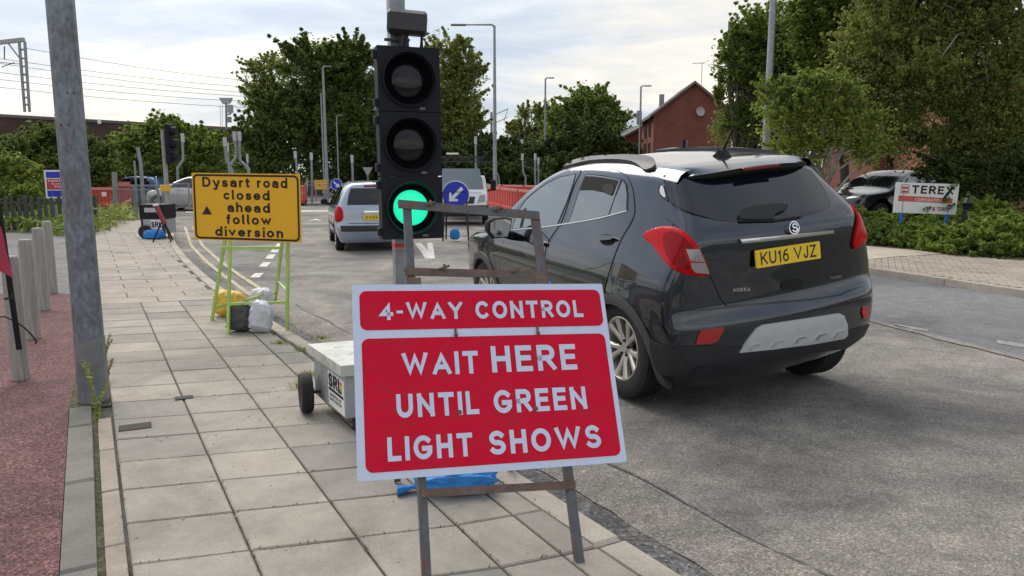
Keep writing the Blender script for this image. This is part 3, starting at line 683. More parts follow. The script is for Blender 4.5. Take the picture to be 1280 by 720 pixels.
# red surface and grey path on the left
fl = [at(-200, 367), at(-60, 367), at(66, 367), at(90, 366)]
sheetz('red_surface', [tuple(PS(-.187, -1)[:2]), tuple(PS(-.187, 5.3)[:2]), tuple(PS(-.10, 8)[:2]), tuple(PS(-.02, 10.4)[:2])] + [tuple(v[:2]) for v in reversed(fl[:3])] + [(-14, 6), (-8, -2)], .000, MT['red'])
sheetz('grey_path', [tuple(v[:2]) for v in fl[:3]] + [tuple(PS(.02, 10.4)[:2]), tuple(PS(.02, 20.5)[:2]), tuple(PS(-.2, 21.6)[:2]), tuple(at(0, 291)[:2]), (-30, 18.5), (-30, 8)], -.005, MT['path'])
sheetz('verge_base', [tuple(PS(-.1, 20.3)[:2]), tuple(PS(1.9, 27.5)[:2]), (-60, 40), (-60, 16), (-30, 18.4), tuple(at(0, 292)[:2])], -.012, MT['earth'])
sheetz('soil_strip', [tuple(PS(-.19, 5.25)[:2]), tuple(PS(.046, 5.25)[:2]), tuple(PS(.046, 10)[:2]), tuple(PS(.02, 21)[:2]), tuple(PS(-.04, 21)[:2]), tuple(PS(-.03, 10.2)[:2])], -.002, MT['earth'])
# road markings
def mark(pts, z=RZ + .008, m='white_line', name='road_marking'): return sheetz(name, [tuple(p[:2]) for p in pts], z, MT[m])
A_ = lambda x, y: at(x, y, RZ)
mark([A_(518, 304), A_(526, 304), A_(544, 322.5), A_(532, 324)])
mark([A_(534, 304), A_(540.5, 304), A_(544, 324), A_(536, 324)], RZ + .0085)
for (x, y, dx_) in [(298 + 22, 344.5, 8), (330, 331, 7), (337, 321, 6), (343, 313, 5.5), (348, 307, 5)]:
    mark([A_(x - dx_, y + 3), A_(x + 4, y + 3), A_(x + dx_ + 2, y - 2.6), A_(x - 1, y - 2.6)])
for a, b, hh in ((1118, 1160, 1.2), (1246, 1300, 2.2)):
    ya = 404 + (a - 1100) * .1625; yb = 404 + (b - 1100) * .1625; mark([A_(a, ya + hh), A_(b, yb + hh), A_(b, yb - hh), A_(a, ya - hh)], m='faint_line')

mark([A_(384, 276.5), A_(396, 273.5), A_(402, 276.5), A_(394, 275.2)])
mark([A_(232, 264.5), A_(410, 263), A_(410, 264.6), A_(232, 266.2)])
def yline(o):
    return [PS(kerb_p(s) + o + .0, s) for s in np.linspace(9.5, 24, 60)]
strip('yellow_line', yline(.28), 0, -.07, RZ + .009, MT['yellow_line'], .006, 8)
strip('yellow_line', yline(.50), 0, -.07, RZ + .009, MT['yellow_line'], .006, 9)
# far side of the junction: pavement with its kerb
fp = sheetz('far_pavement', [(-60, 36), (-17, 37.5), (-3, 36.5), (4, 36), (9, 33), (14, 36), (14, 60), (-60, 60)], .0, MT['path'], thick=.12)
# right footway: block paving as many small pieces, beige strip, planting bed
rk = [Vector((p.x, p.y, 0)) for p in RKERB[:6]]
foot = bpy.data.objects.new('right_pavement', None); COL.objects.link(foot); foot['kind'] = 'structure'
def off(pts, d):
    o_ = []
    for i, p in enumerate(pts):
        t = pts[min(i + 1, len(pts) - 1)] - pts[max(0, i - 1)]; n = Vector((t.y, -t.x, 0)).normalized(); o_.append(p + n * d)
    return o_
# kerb stones
kd = [Vector((12, 4.0, 0))] + rk; tot = 0; seg = []
kp = dense(kd, .914)
for a, b in zip(kp[:-1], kp[1:]):
    n = Vector(((b - a).y, -(b - a).x, 0)).normalized() * .125; e = (b - a).normalized() * .006
    quad_slab([tuple((a + e)[:2]), tuple((b - e)[:2]), tuple((b - e + n)[:2]), tuple((a + e + n)[:2])], .0, MT['kerb'], foot, th=.16, bev=.014, name='kerb_stone', jitter=.002, rg=rg)
bedR = [Vector((16, 7, 0)), at(1400, 345), at(1280, 326), at(1180, 317), at(1085, 311), at(1000, 304), at(900, 297), at(840, 293)]
sheetz('bed', [tuple((p)[:2]) for p in off(kd, .125)] + [tuple(p[:2]) for p in reversed(bedR)], -.012, MT['joint'], None, foot)
bl = MB(); ax = (rk[2] - rk[1]).normalized(); ay_ = Vector((ax.y, -ax.x, 0)); og = rk[1]
kpoly = [(p.x, p.y) for p in off(kd, .13)] + [(p.x, p.y) for p in reversed(bedR)]
rb = random.Random(3)
ax2 = (ax + ay_).normalized(); ay2 = (ay_ - ax).normalized(); cnt = 0; pts_ = []
for i in range(-70, 90):
    for j in range(-70, 90):
        k = (i + j) % 4
        # herringbone: each pair of cells
        if k == 0: c = (i + 1.0, j + .5); hx, hy = 1.0, .5
        elif k == 2: c = (i + .5, j + 1.0); hx, hy = .5, 1.0
        else: continue
        pts_.append((c, hx, hy))
C0 = np.array([[og.x + (ax2.x * c[0] + ay2.x * c[1]) * .1, og.y + (ax2.y * c[0] + ay2.y * c[1]) * .1] for c, _, _ in pts_])
ok = inpoly(C0, kpoly)
for (c, hx, hy), o_, good in zip(pts_, C0, ok):
    if not good: continue
    z = rb.uniform(-.003, .003); e = .0035; P = []
    for zz, ins in ((-.03, 0), (-.003, 0), (0, .004)):
        for sx, sy in ((-1, -1), (1, -1), (1, 1), (-1, 1)):
            q = ax2 * (sx * (hx * .1 - e - ins)) + ay2 * (sy * (hy * .1 - e - ins)); P.append((o_[0] + q.x, o_[1] + q.y, z + zz))
    F = [(8, 9, 10, 11)] + [(r_ * 4 + k_, r_ * 4 + (k_ + 1) % 4, r_ * 4 + 4 + (k_ + 1) % 4, r_ * 4 + 4 + k_) for r_ in range(2) for k_ in range(4)]
    bl.add(P, [f[::-1] for f in F]); cnt += 1
bo = bl.build('block_paver', MT['block'], foot); bo['kind'] = 'stuff'; print('blocks', cnt)
sheetz('beige_strip', [tuple(p[:2]) for p in [at(1040, 318), at(1085, 325), at(1120, 321), at(1180, 317.5), at(1150, 313.5), at(1085, 308), at(1040, 304)]], .006, MT['beige'], None, foot)
sheetz('planting_bed', [tuple(p[:2]) for p in bedR] + [(10, 60), (60, 60), (60, 5)], .004, MT['earth'])

# moss and dirt caught in the joints
gm = np.random.default_rng(9); V_ = []; F_ = []
for k in range(2600):
    if k % 3 == 0: s_ = gm.uniform(1.5, 9.4); p_ = LINES[gm.integers(0, 5)] + gm.normal() * .006
    elif k % 3 == 1: s_ = rows[gm.integers(4, len(rows) - 1)]; p_ = gm.uniform(.05, 1.5); s_ += float(np.interp(p_, LINES, SK)) + gm.normal() * .005
    else: s_ = gm.uniform(2.5, 9); p_ = kerb_p(s_) - .125 + gm.normal() * .012
    if gm.random() > .35 + .65 * (math.sin(s_ * 2.1 + p_ * 3) > .1): continue
    o_ = PS(p_, s_, .001); a_ = gm.uniform(0, 6.28); l_ = gm.uniform(.004, .012); t_ = gm.uniform(.15, .9); u_ = Vector((math.cos(a_), math.sin(a_), t_)) * l_; v_ = Vector((-math.sin(a_), math.cos(a_), 0)) * l_ * .3; i = len(V_)
    V_ += [tuple(o_ - v_), tuple(o_ + v_), tuple(o_ + u_ + v_ * .5), tuple(o_ + u_ - v_ * .5)]; F_.append((i, i + 1, i + 2, i + 3))
mo = MB(); mo.v = V_; mo.f = F_; mo.m = [0] * len(F_); m_ = mo.build('joint_moss', mat('joint_moss', (.085, .095, .035), .9, var=.4), pave); m_['kind'] = 'stuff'
# ------------------------------------------------------------------ the dark hatchback waiting beside the signs
def Zp(txt, s, ox, oy):
    return [(ox + float(a.split(',')[0]) / s, oy + float(a.split(',')[1]) / s) for a in txt.split()]
def paint(name, col, metal=.35, rough=.28):
    m, nt, b = new_mat(name); P = nt.nodes.new('ShaderNodeTexCoord').outputs['Object']
    c = ramp(nt, noise(nt, P, 3, 6, .6), [(.3, tuple(x * .9 for x in col)), (.7, tuple(x * 1.1 for x in col))])
    d = ramp(nt, noise(nt, P, 1.3, 8, .7, .5), [(.5, (0, 0, 0)), (.75, (.03, .03, .03))]); c = mix(nt, c, (.2, .19, .17), d)
    nt.links.new(c, b.inputs['Base Color']); b.inputs['Metallic'].default_value = metal; b.inputs['Roughness'].default_value = rough
    b.inputs['Coat Weight'].default_value = 1.0; b.inputs['Coat Roughness'].default_value = .035; b.inputs['Coat IOR'].default_value = 1.62
    return m
def mirrorglass(name, col=(.17, .19, .195), metal=.8):
    m, nt, b = new_mat(name); b.inputs['Base Color'].default_value = (*col, 1); b.inputs['Metallic'].default_value = metal; b.inputs['Roughness'].default_value = .05
    b.inputs['Coat Weight'].default_value = 1.0; b.inputs['Coat Roughness'].default_value = .02; return m
CP = dict(paint=paint('dark_slate_car_paint', (.030, .040, .056), 1.0, .22), seam=flat('panel_gap', (.006, .006, .007), .8), clad=mat('grey_black_cladding', (.020, .022, .026), .55, var=.1, scale=20, bump=.05),
 arch=mat('grey_arch_trim', (.065, .068, .075), .5, var=.1), glass=glassy('dark_car_glass', (.005, .008, .013), .04, 0.3, 1.55), dark=flat('dark_opening', (.008, .008, .009), .9),
 chrome=flat('chrome', (.75, .76, .78), .08, 1.0), silver=flat('satin_silver_plastic', (.56, .58, .61), .42, .3), tail=flat('red_tail_lens', (.50, .0, .004), .16, coat=.0, spec=.22), tailin=flat('deep_red_lens', (.24, .0, .003), .16, coat=.0, spec=.2),
 clear=flat('clear_lens', (.33, .31, .32), .2, .3, coat=.4), reflector=flat('red_reflector', (.42, .012, .016), .2, coat=.6), plate=flat('yellow_number_plate', (.88, .60, .015), .4), ink=MT['ink'],
 rim=mat('brushed_alloy', (.60, .57, .52), .33, .6, var=.1), rubber=MT['rubber'], under=flat('underbody', (.012, .012, .012), .9), glass2=mirrorglass('pale_car_glass'), seat=flat('dark_seat', (.02, .02, .022), .8))
MOK = dict(x=1.87, y=4.65, z=-.085, yaw=.402, roll=.10, pit=.02)
MW = thing('parked_car', 'dark slate grey compact SUV seen from behind at the lights with yellow plate KU16 VJZ', 'car', (MOK['x'], MOK['y'], MOK['z']), math.pi / 2 + MOK['yaw'])
# the car frame: x forward from the rear bumper, y to its left, z up.  The body leans a little on its springs.
bodyM = Matrix.Translation((0, 0, .4)) @ Matrix.Rotation(-MOK['roll'], 4, 'X') @ Matrix.Rotation(-MOK['pit'], 4, 'Y') @ Matrix.Translation((0, 0, -.4))
carM = Matrix.Translation((MOK['x'], MOK['y'], MOK['z'])) @ Matrix.Rotation(math.pi / 2 + MOK['yaw'], 4, 'Z')
INV = (carM @ bodyM).inverted(); camL = np.array(INV @ CAM); R3 = np.array(INV.to_3x3())
def view_rays(A):
    D = np.array([R3 @ np.array(ray(a[0], a[1])) for a in A]); return np.tile(camL, (len(A), 1)), D
def view_rays_m(A):
    O, D = view_rays(A); f = np.array([1, -1, 1.]); return O * f, D * f
MB1 = Body(roof=[(-.1, 1.52), (.15, 1.55), (.4, 1.60), (.8, 1.645), (1.2, 1.67), (1.6, 1.675), (2.0, 1.65), (2.35, 1.57), (2.7, 1.43), (3.0, 1.25), (3.22, 1.10), (3.35, 1.055), (3.8, .99), (4.05, .92), (4.2, .82), (4.35, .6)],
 width=[(.1, .76), (.2, .80), (.35, .865), (.5, .885), (.68, .893), (.82, .888), (.92, .868), (1.02, .838), (1.10, .80), (1.25, .733), (1.4, .667), (1.52, .61), (1.62, .56), (1.75, .45)],
 rear=[(.1, .42), (.2, .28), (.3, .18), (.42, .12), (.55, .105), (.66, .108), (.72, .13), (.78, .142), (.95, .15), (1.10, .152), (1.20, .158), (1.26, .19), (1.38, .31), (1.5, .43), (1.6, .52), (1.75, .6)],
 front=[(.1, 4.1), (.3, 4.25), (.5, 4.28), (.7, 4.27), (.85, 4.20), (.95, 4.1), (1.2, 4.0), (1.75, 3.8)],
 wheels=[(.815, .345), (3.37, .345)], archr=.395, crown=.075, rearc=.15, tail=.055, tumble=.09, nose=.14, flare=.016)
bodyE = bpy.data.objects.new('body', None)
bd = MB1.mesh('body', CP['paint'], MW, .028); bd.matrix_local = bodyM
P_ = lambda nm, poly, m, sm=0, off=.004, step=5.0, rays=view_rays, par=None, **k: panel(MB1, nm, poly, rays, m, par or bd, off, step, sm=sm, **k)
z3 = lambda t: Zp(t, 4.233, 580, 180); z5 = lambda t: Zp(t, 4.236, 800, 170); z7 = lambda t: Zp(t, 2.767, 740, 240); z4 = lambda t: Zp(t, 3.272, 780, 280)
def both(nm, poly, m, **k):
    a = P_(nm, poly, m, **k); b = P_(nm, poly, m, rays=view_rays_m, **k); return a, b
# doors (seam laid first, then the skin inside it)
rdoor = z3('636,132 700,131 780,132 830,145 868,170 895,225 906,300 908,370 885,425 845,485 812,560 790,620 768,690 755,740 742,800 735,840 440,840 438,700 440,580 455,520 490,470 530,415 560,330 590,235 612,180')
fdoor = z3('630,133 600,190 580,235 550,330 520,415 482,468 447,520 430,580 428,700 430,840 215,840 200,760 190,640 190,585 205,520 228,460 262,372 300,320 350,270 420,215 480,175 540,148 590,136')
def shrink(poly, d):
    c = []; n = len(poly); a = sum(poly[i][0] * poly[(i + 1) % n][1] - poly[(i + 1) % n][0] * poly[i][1] for i in range(n)); sg = 1 if a > 0 else -1
    for i in range(n):
        p = Vector(poly[i]); e1 = (p - Vector(poly[i - 1])).normalized(); e2 = (Vector(poly[(i + 1) % n]) - p).normalized(); nn = Vector((-(e1 + e2).y, (e1 + e2).x))
        if nn.length < 1e-5: nn = Vector((-e1.y, e1.x))
        c.append(tuple(p + nn.normalized() * d * sg))
    return c
for nm, poly in (('rear_door', rdoor), ('front_door', fdoor)):
    both('panel_gap', poly, CP['seam'], off=.0015, step=7, sm=1)
    both(nm, shrink(poly, .75), CP['paint'], off=.0045, step=5, sm=1)
# side glass
fg = z3('262,449 285,370 330,302 375,262 440,213 510,180 592,163 575,225 545,310 497,425 440,433 380,440')
rgw = z3('650,165 700,168 770,178 832,192 812,250 768,375 730,386 640,403 560,417 590,330 620,235')
rq = z3('845,197 858,215 866,270 864,350 820,365 776,375 800,300')
both('window_surround', shrink(fg, -1.3), CP['seam'], off=.006, step=6)
both('window_surround', shrink(z3('650,165 740,172 845,194 862,215 868,275 866,352 776,377 700,393 560,417 590,330 620,235'), -1.3), CP['seam'], off=.006, step=6)
both('window', fg, CP['glass2'], off=.008, step=5); both('window', rgw, CP['glass2'], off=.008, step=5); both('window', rq, CP['glass2'], off=.009, step=4)
P_('window_opening', z3('648,172 700,175 770,185 822,196 800,252 790,277 740,258 680,246 618,247 628,220'), CP['dark'], off=.0105, step=4, depth=.003)
P_('quarter_divider', z3('322,345 334,340 312,440 300,444'), CP['seam'], off=.012, step=3, depth=.005)
P_('head_restraint', z3('735,240 745,218 775,212 800,222 800,250 790,272 750,262'), CP['seat'], off=.0135, step=3, depth=.003, sm=1)
both('window_trim', z3('262,452 380,442 500,427 640,405 730,388 866,352 868,358 730,395 640,412 500,434 380,449 262,459'), CP['silver'], off=.010, step=4)
# roof rails
both('roof_rail', z3('515,135 560,105 620,85 700,74 780,70 850,68 940,72 985,80 1010,95 1018,130 960,150 930,120 880,100 800,92 700,95 640,103 570,120'), CP['arch'], off=.022, step=4, depth=.03, sm=1)
# door handles
def handle(poly, ray_):
    P_('handle_recess', poly, CP['seam'], off=.006, step=3, sm=2, rays=ray_)
hp = z3('718,500 730,482 760,476 800,488 808,510 790,535 760,540 728,530')
both('handle_recess', hp, CP['seam'], off=.006, step=3, sm=2)
both('door_handle', z3('722,500 745,490 800,490 808,505 795,514 740,517 724,512'), CP['paint'], off=.035, step=3, sm=1, depth=.012)
both('door_handle', z3('405,520 425,512 440,520 442,535 428,545 408,538'), CP['paint'], off=.03, step=3, sm=1, depth=.012)
both('side_indicator', z3('143,562 160,550 178,556 176,566 150,572'), CP['seam'], off=.006, step=2)
# tailgate
tg = z5('165,352 195,385 250,410 330,432 430,448 560,452 700,445 850,425 960,395 1010,352 1060,390 1092,470 1105,560 1112,640 1108,700 1112,760') + z4('930,265 870,292 760,310 600,322 420,338 395,310 350,213 320,140 270,60 215,10 175,-20')
P_('panel_gap', tg, CP['seam'], off=.0015, step=6)
tgo = P_('tailgate', shrink(tg, .8), CP['paint'], off=.005, step=4.5)
P_('plate_recess', z5('500,470 640,462 1040,440 1052,470 1046,560 1020,640 960,690 880,715 640,735 600,715 570,660 540,600'), CP['paint'], off=.002 + .004, step=4, sm=1)
gl = z5('135,252 150,320 166,352 220,387 300,420 400,447 520,457 700,450 850,431 960,402 1008,375 1000,345 960,270 905,190 870,180 700,178 500,190 300,215 200,225')
P_('panel_gap', shrink(gl, -1), CP['seam'], off=.004, step=6)
rw = P_('rear_window', gl, CP['glass'], off=.0075, step=5)
# rear quarter light on both flanks
both('quarter_light', z5('95,275 110,255 125,255 140,300 155,352 125,338 100,308'), CP['glass'], off=.006, step=3, sm=1)
both('quarter_trim', z5('112,268 124,262 136,300 140,330 122,320 108,300'), CP['silver'], off=.009, step=3, sm=1)
P_('panel_gap', z5('166,353 170,352 176,400 182,440 178,478 172,478 175,440 168,400'), CP['seam'], off=.002, step=2)
P_('panel_gap', z5('128,250 125,215 145,180 172,158 178,162 152,186 133,216 134,250'), CP['seam'], off=.002, step=2)
# lamps
tl = z7('177,150 205,133 240,122 285,122 320,135 350,165 380,215 408,290 360,290 320,284 290,272 262,250 235,215 215,185 195,170')
both('lamp_gap', shrink(tl, -.6), CP['seam'], off=.004, step=3, sm=1)
la, lb = both('tail_light', tl, CP['tail'], off=.018, step=3, sm=1, depth=.018, bulge=.006)
P_('lamp_lens', z7('252,150 285,138 318,150 345,185 350,197 326,200 320,215 335,262 322,270 285,252 262,215'), CP['tailin'], off=.0262, step=3, sm=1, par=None)
P_('reversing_lens', z7('328,200 366,197 384,240 336,238'), CP['clear'], off=.0275, step=2.5)
P_('indicator_lens', z7('337,243 385,243 400,282 352,277 340,262'), CP['clear'], off=.0275, step=2.5)
P_('reversing_lens', z7('1,1 2,1 2,2'), CP['clear'], off=.0275, step=2.5) if False else None
# bumper
bt = z4('20,505 60,500 100,395 118,405 152,411 175,395 200,368 235,358 350,352 430,345 600,328 760,316 880,296 945,268 975,262 1003,300 1008,350 1000,400 985,440 940,485 905,505 680,548 520,560 300,575 150,606 118,560 110,470 100,440 84,395')
bt = z4('88,385 118,405 152,411 175,395 200,366 235,356 350,350 430,343 600,327 760,314 880,294 945,264 975,256 1000,290 1006,350 998,410 975,455 930,488 700,530 520,560 300,573 270,580 140,500 118,470 105,430')
P_('panel_gap', shrink(bt, -.6), CP['seam'], off=.002, step=7)
P_('bumper', bt, CP['paint'], off=.008, step=4.5)
P_('bumper_cladding', z4('112,465 140,490 200,500 290,500 345,493 470,500 560,480 700,466 890,440 998,408 975,455 930,488 905,505 700,530 520,560 300,573 262,600 210,612 150,610 125,560'), CP['clad'], off=.014, step=4.5)
P_('mud_flap', z4('112,465 150,490 215,505 245,560 270,572 262,600 210,613 150,611 128,570 118,520'), CP['clad'], off=.022, step=4, depth=.03, sm=1)
P_('skid_plate', z4('465,522 500,470 535,425 560,411 700,390 870,364 888,372 903,408 904,450 890,462 760,486 600,508'), CP['silver'], off=.024, step=4, depth=.02)
for hx in (505, 600, 690, 775, 848):
    hy = 522 - (hx - 465) * .155
    P_('skid_rib', z4(f'{hx-8},{hy-6} {hx+6},{hy-26} {hx+38},{hy-34} {hx+44},{hy-28} {hx+16},{hy-20} {hx+4},{hy-4}'), CP['chrome'], off=.030, step=3, depth=.008)
P_('reflector', z4('290,488 300,455 312,434 405,422 392,452 375,478 340,488'), CP['reflector'], off=.020, step=3, depth=.01)
P_('reflector', z4('968,338 994,334 997,350 994,382 972,386 965,360'), CP['reflector'], off=.018, step=3, depth=.01)
# trim on the tailgate
P_('chrome_strip', z5('518,547 640,536 760,524 900,510 1008,499 1009,515 900,528 760,545 640,558 530,568'), CP['chrome'], off=.028, step=3, depth=.02)
P_('tailgate_handle', z4('640,236 700,222 722,226 724,258 712,268 650,272 640,262'), CP['seam'], off=.012, step=3, sm=1)
P_('wiper', z5('520,412 560,392 640,378 740,370 778,380 760,405 700,425 700,445 690,452 530,455 518,440'), CP['seat'], off=.03, step=3, sm=1, depth=.015)
P_('wiper', z5('520,452 700,448 850,428 848,436 700,458 522,460'), CP['seat'], off=.02, step=3, depth=.01)
# badge: ring with a plain curl
bc = Vector(z5('797,490')[0]); rr = 29 / 4.236
def ringpoly(r0, r1, a0=0, a1=360, n=28):
    return [tuple(bc + Vector((math.cos(math.radians(a0 + (a1 - a0) * k / n)) * r0 * .94, math.sin(math.radians(a0 + (a1 - a0) * k / n)) * r0 * 1.06))) for k in range(n + (0 if a1 - a0 == 360 else 1))], \
           [tuple(bc + Vector((math.cos(math.radians(a0 + (a1 - a0) * k / n)) * r1 * .94, math.sin(math.radians(a0 + (a1 - a0) * k / n)) * r1 * 1.06))) for k in range(n + (0 if a1 - a0 == 360 else 1))]
o1, _ = ringpoly(rr, rr); badge = P_('badge', o1, CP['chrome'], off=.034, step=2, depth=.03)
o2, _ = ringpoly(rr * .78, rr); P_('badge_face', o2, CP['seam'], off=.036, step=2, depth=.002)
S_c = [(bc.x + u * rr * .42, bc.y - v * rr * .55) for u, v in arc(0, .5, .9, .5, 20, 250, 10) + arc(.1, -.45, .95, .55, 95, -150, 10)]
Lf, Fq = ribbon([(x, y) for x, y in S_c], rr * .24, -1e4, 1e4); nS = len(Lf) // 2; P_('badge_emblem', [tuple(v) for v in Lf[:nS]] + [tuple(v) for v in Lf[nS:][::-1]], CP['chrome'], off=.039, step=1.2, depth=.003)
# third brake light, spoiler
def side_pt(x, y, z): return Vector((x, y, z))
sp = MB(); NY = 36; sec = []
zb_ = lambda x, y: float(MB1.cast(np.array([[x, y, 3.0]]), np.array([[0, 0, -.5]]))[0][2])
for k in range(NY + 1):
    t = -1 + 2 * k / NY; y = t * .565; ay = abs(t); b = ay ** 5
    tip = .40 + .12 * y * y + .15 * b; za, zm = zb_(.80, y), zb_(.64, y); ztip = (1.590 - .12 * y * y) * (1 - b) + (zb_(.60, y) - .02) * b; q = 1 - .75 * b
    sec.append([(.85, y, zb_(.85, y) - .004), (.80, y, za + .004), (.64, y, zm + .007), (.52, y, zm * .5 + ztip * .5 + .010), (tip + .04, y, ztip + .009), (tip, y, ztip - .004), (tip + .008, y, ztip - .034 * q), (tip + .06, y, ztip - .058 * q), (.60, y, ztip - .10), (.85, y, ztip - .10)])
ns = len(sec[0]); V = [p for s_ in sec for p in s_]; F = []; MI = []
for k in range(NY):
    for j in range(ns - 1):
        F.append((k * ns + j, k * ns + j + 1, (k + 1) * ns + j + 1, (k + 1) * ns + j)); MI.append(0 if j < 5 else 1)
sp.v = V; sp.f = [f[::-1] for f in F]; sp.m = MI
sp.build('spoiler', [CP['paint'], CP['seam']], bd, smooth=True, angle=40)
bl3 = MB(); bl3.box((.393, 0, 1.573), (.02, .30, .022), bev=.005); bl3.build('brake_light', flat('dark_red_lens', (.16, .004, .005), .3), bd)
an = MB(); Ma = Matrix.Translation((.80, 0, float(np.interp(.80, *MB1.T)) - .006))
an.prism([(-.10, 0), (.09, 0), (.03, .03), (-.01, .055), (-.05, .05)], 1, -.018, .018); an.v = [tuple(Ma @ Vector(p)) for p in an.v]
an.tube([Ma @ Vector((-.03, 0, .045)), Ma @ Vector((-.14, 0, .19))], [.010, .005], 8)
an.build('aerial', CP['seam'], bd)
# number plate from its fitted rectangle
def plateobj(parent, M, txt, w_=.52, h_=.111, m=None, stroke=.16, nm='number_plate', mir=False):
    pb = MB(); sheet(pb, rrect(-w_ / 2, -h_ / 2, w_ / 2, h_ / 2, .008, 3), 0, M=M, thick=.01); po = pb.build(nm, m or CP['plate'], parent)
    tb = MB(); text(tb, txt, -w_ * .43, -h_ * .36, w_ * .86, h_ * .72, stroke, -.0012, M=M, space=.2); tb.build('plate_lettering', CP['ink'], po); return po
hit = MB1.cast(*view_rays(np.array([[982, 317.5]])), 9.0)[0]
Mp = bodyM @ Matrix.Translation((hit[0] - .028, hit[1], hit[2])) @ Matrix.Rotation(-math.pi / 2, 4, 'Z') @ Matrix.Rotation(math.radians(1.2), 4, 'Y') @ Matrix.Rotation(math.radians(-7), 4, 'X')
plateobj(MW, Mp, 'KU16 VJZ', stroke=.15)
def decal_text(txt, x0, y0, x1, y1, cap, m, off_=.011, stroke=.16, nm='lettering'):
    """small lettering laid on the tailgate between two picture points"""
    A = MB1.cast(*view_rays(np.array([[x0, y0], [x1, y1]])), 9.0); a, b = Vector(A[0]), Vector(A[1]); X = (b - a); Wd = X.length; X.normalize()
    nn = Vector(MB1.normal((A[:1] + A[1:]) / 2)[0]); Zv = X.cross(-nn).normalized(); Zv = Zv if Zv.z > 0 else -Zv
    M = Matrix.Translation(a + nn * off_) @ Matrix(((X.x, -nn.x, Zv.x), (X.y, -nn.y, Zv.y), (X.z, -nn.z, Zv.z))).to_4x4()
    tb = MB(); text(tb, txt, 0, 0, Wd, cap, stroke, 0, M=M); return tb.build(nm, m, bd)
q0, q1 = z4('442,277 512,273'); decal_text('MOKKA', *q0, *q1, .024, CP['chrome'])
q0, q1 = z4('836,228 884,219'); decal_text('TURBO', *q0, *q1, .020, CP['chrome'])
# arch trims and sills in true side view
for xw in (.815, 3.37):
    ring_ = [(xw + math.cos(math.radians(a)) * .455, .345 + math.sin(math.radians(a)) * .455) for a in range(-14, 195, 8)] + [(xw + math.cos(math.radians(a)) * .388, .345 + math.sin(math.radians(a)) * .388) for a in range(190, -16, -8)]
    for sg in (1, -1): panel(MB1, 'arch_trim', ring_, lambda A, sg=sg: side_rays(A, sg), CP['arch'], bd, .010, .03, depth=.05)
for sg in (1, -1): panel(MB1, 'sill_cladding', [(1.22, .22), (2.96, .22), (2.96, .42), (1.22, .42)], lambda A, sg=sg: side_rays(A, sg), CP['clad'], bd, .008, .05)
# front, not seen from here but there
for nm, poly, m, o_ in (('windscreen', [(-.60, 1.14), (.60, 1.14), (.52, 1.42), (.46, 1.53), (-.46, 1.53), (-.52, 1.42)], CP['glass'], .006), ('grille', [(-.42, .50), (.42, .50), (.5, .74), (-.5, .74)], CP['clad'], .008),
                        ('headlight', [(.52, .72), (.76, .80), (.72, .92), (.56, .84)], CP['clear'], .01), ('headlight', [(-.52, .72), (-.56, .84), (-.72, .92), (-.76, .80)], CP['clear'], .01)):
    panel(MB1, nm, poly, front_rays, m, bd, o_, .04)
plateobj(MW, Matrix.Translation((4.30, 0, .40)) @ Matrix.Rotation(math.pi / 2, 4, 'Z'), 'KU16 VJZ', m=MT['white'])
# door mirrors
def mirror(sg):
    mb = MB(); c = Vector((2.60, sg * 1.00, 1.105))
    prof = [(-.10, .02), (-.115, .10), (-.05, .125), (.06, .13), (.11, .10), (.12, .0), (.08, -.08), (-.06, -.09)]
    V = []; F = []; n = len(prof)
    for k, (xx, sc) in enumerate(((-.085, .96), (-.07, 1.03), (0, 1.0), (.06, .85), (.10, .55))):
        for (a, b) in prof: V.append((c.x + xx, c.y + a * sc * .98 * sg, c.z + b * sc * .82))
    for k in range(4):
        for j in range(n): F.append((k * n + j, k * n + (j + 1) % n, (k + 1) * n + (j + 1) % n, (k + 1) * n + j))
    F += [tuple(range(n)), tuple(range(5 * n - 1, 4 * n - 1, -1))]
    mb.add(V, F if sg < 0 else [f[::-1] for f in F])
    mb.tube([c + Vector((.02, -sg * .06, -.05)), c + Vector((.08, -sg * .20, -.10))], [.035, .045], 8)
    o_ = mb.build('door_mirror', CP['seam'], bd, smooth=True, angle=50)
    g_ = MB(); gp = [(c.x - .088, c.y + a * .86 * sg, c.z + b * .72) for a, b in prof]; g_.add(gp, [tuple(range(n)) if sg < 0 else tuple(range(n - 1, -1, -1))]); g_.build('mirror_glass', CP['chrome'], o_)
for sg in (1, -1): mirror(sg)
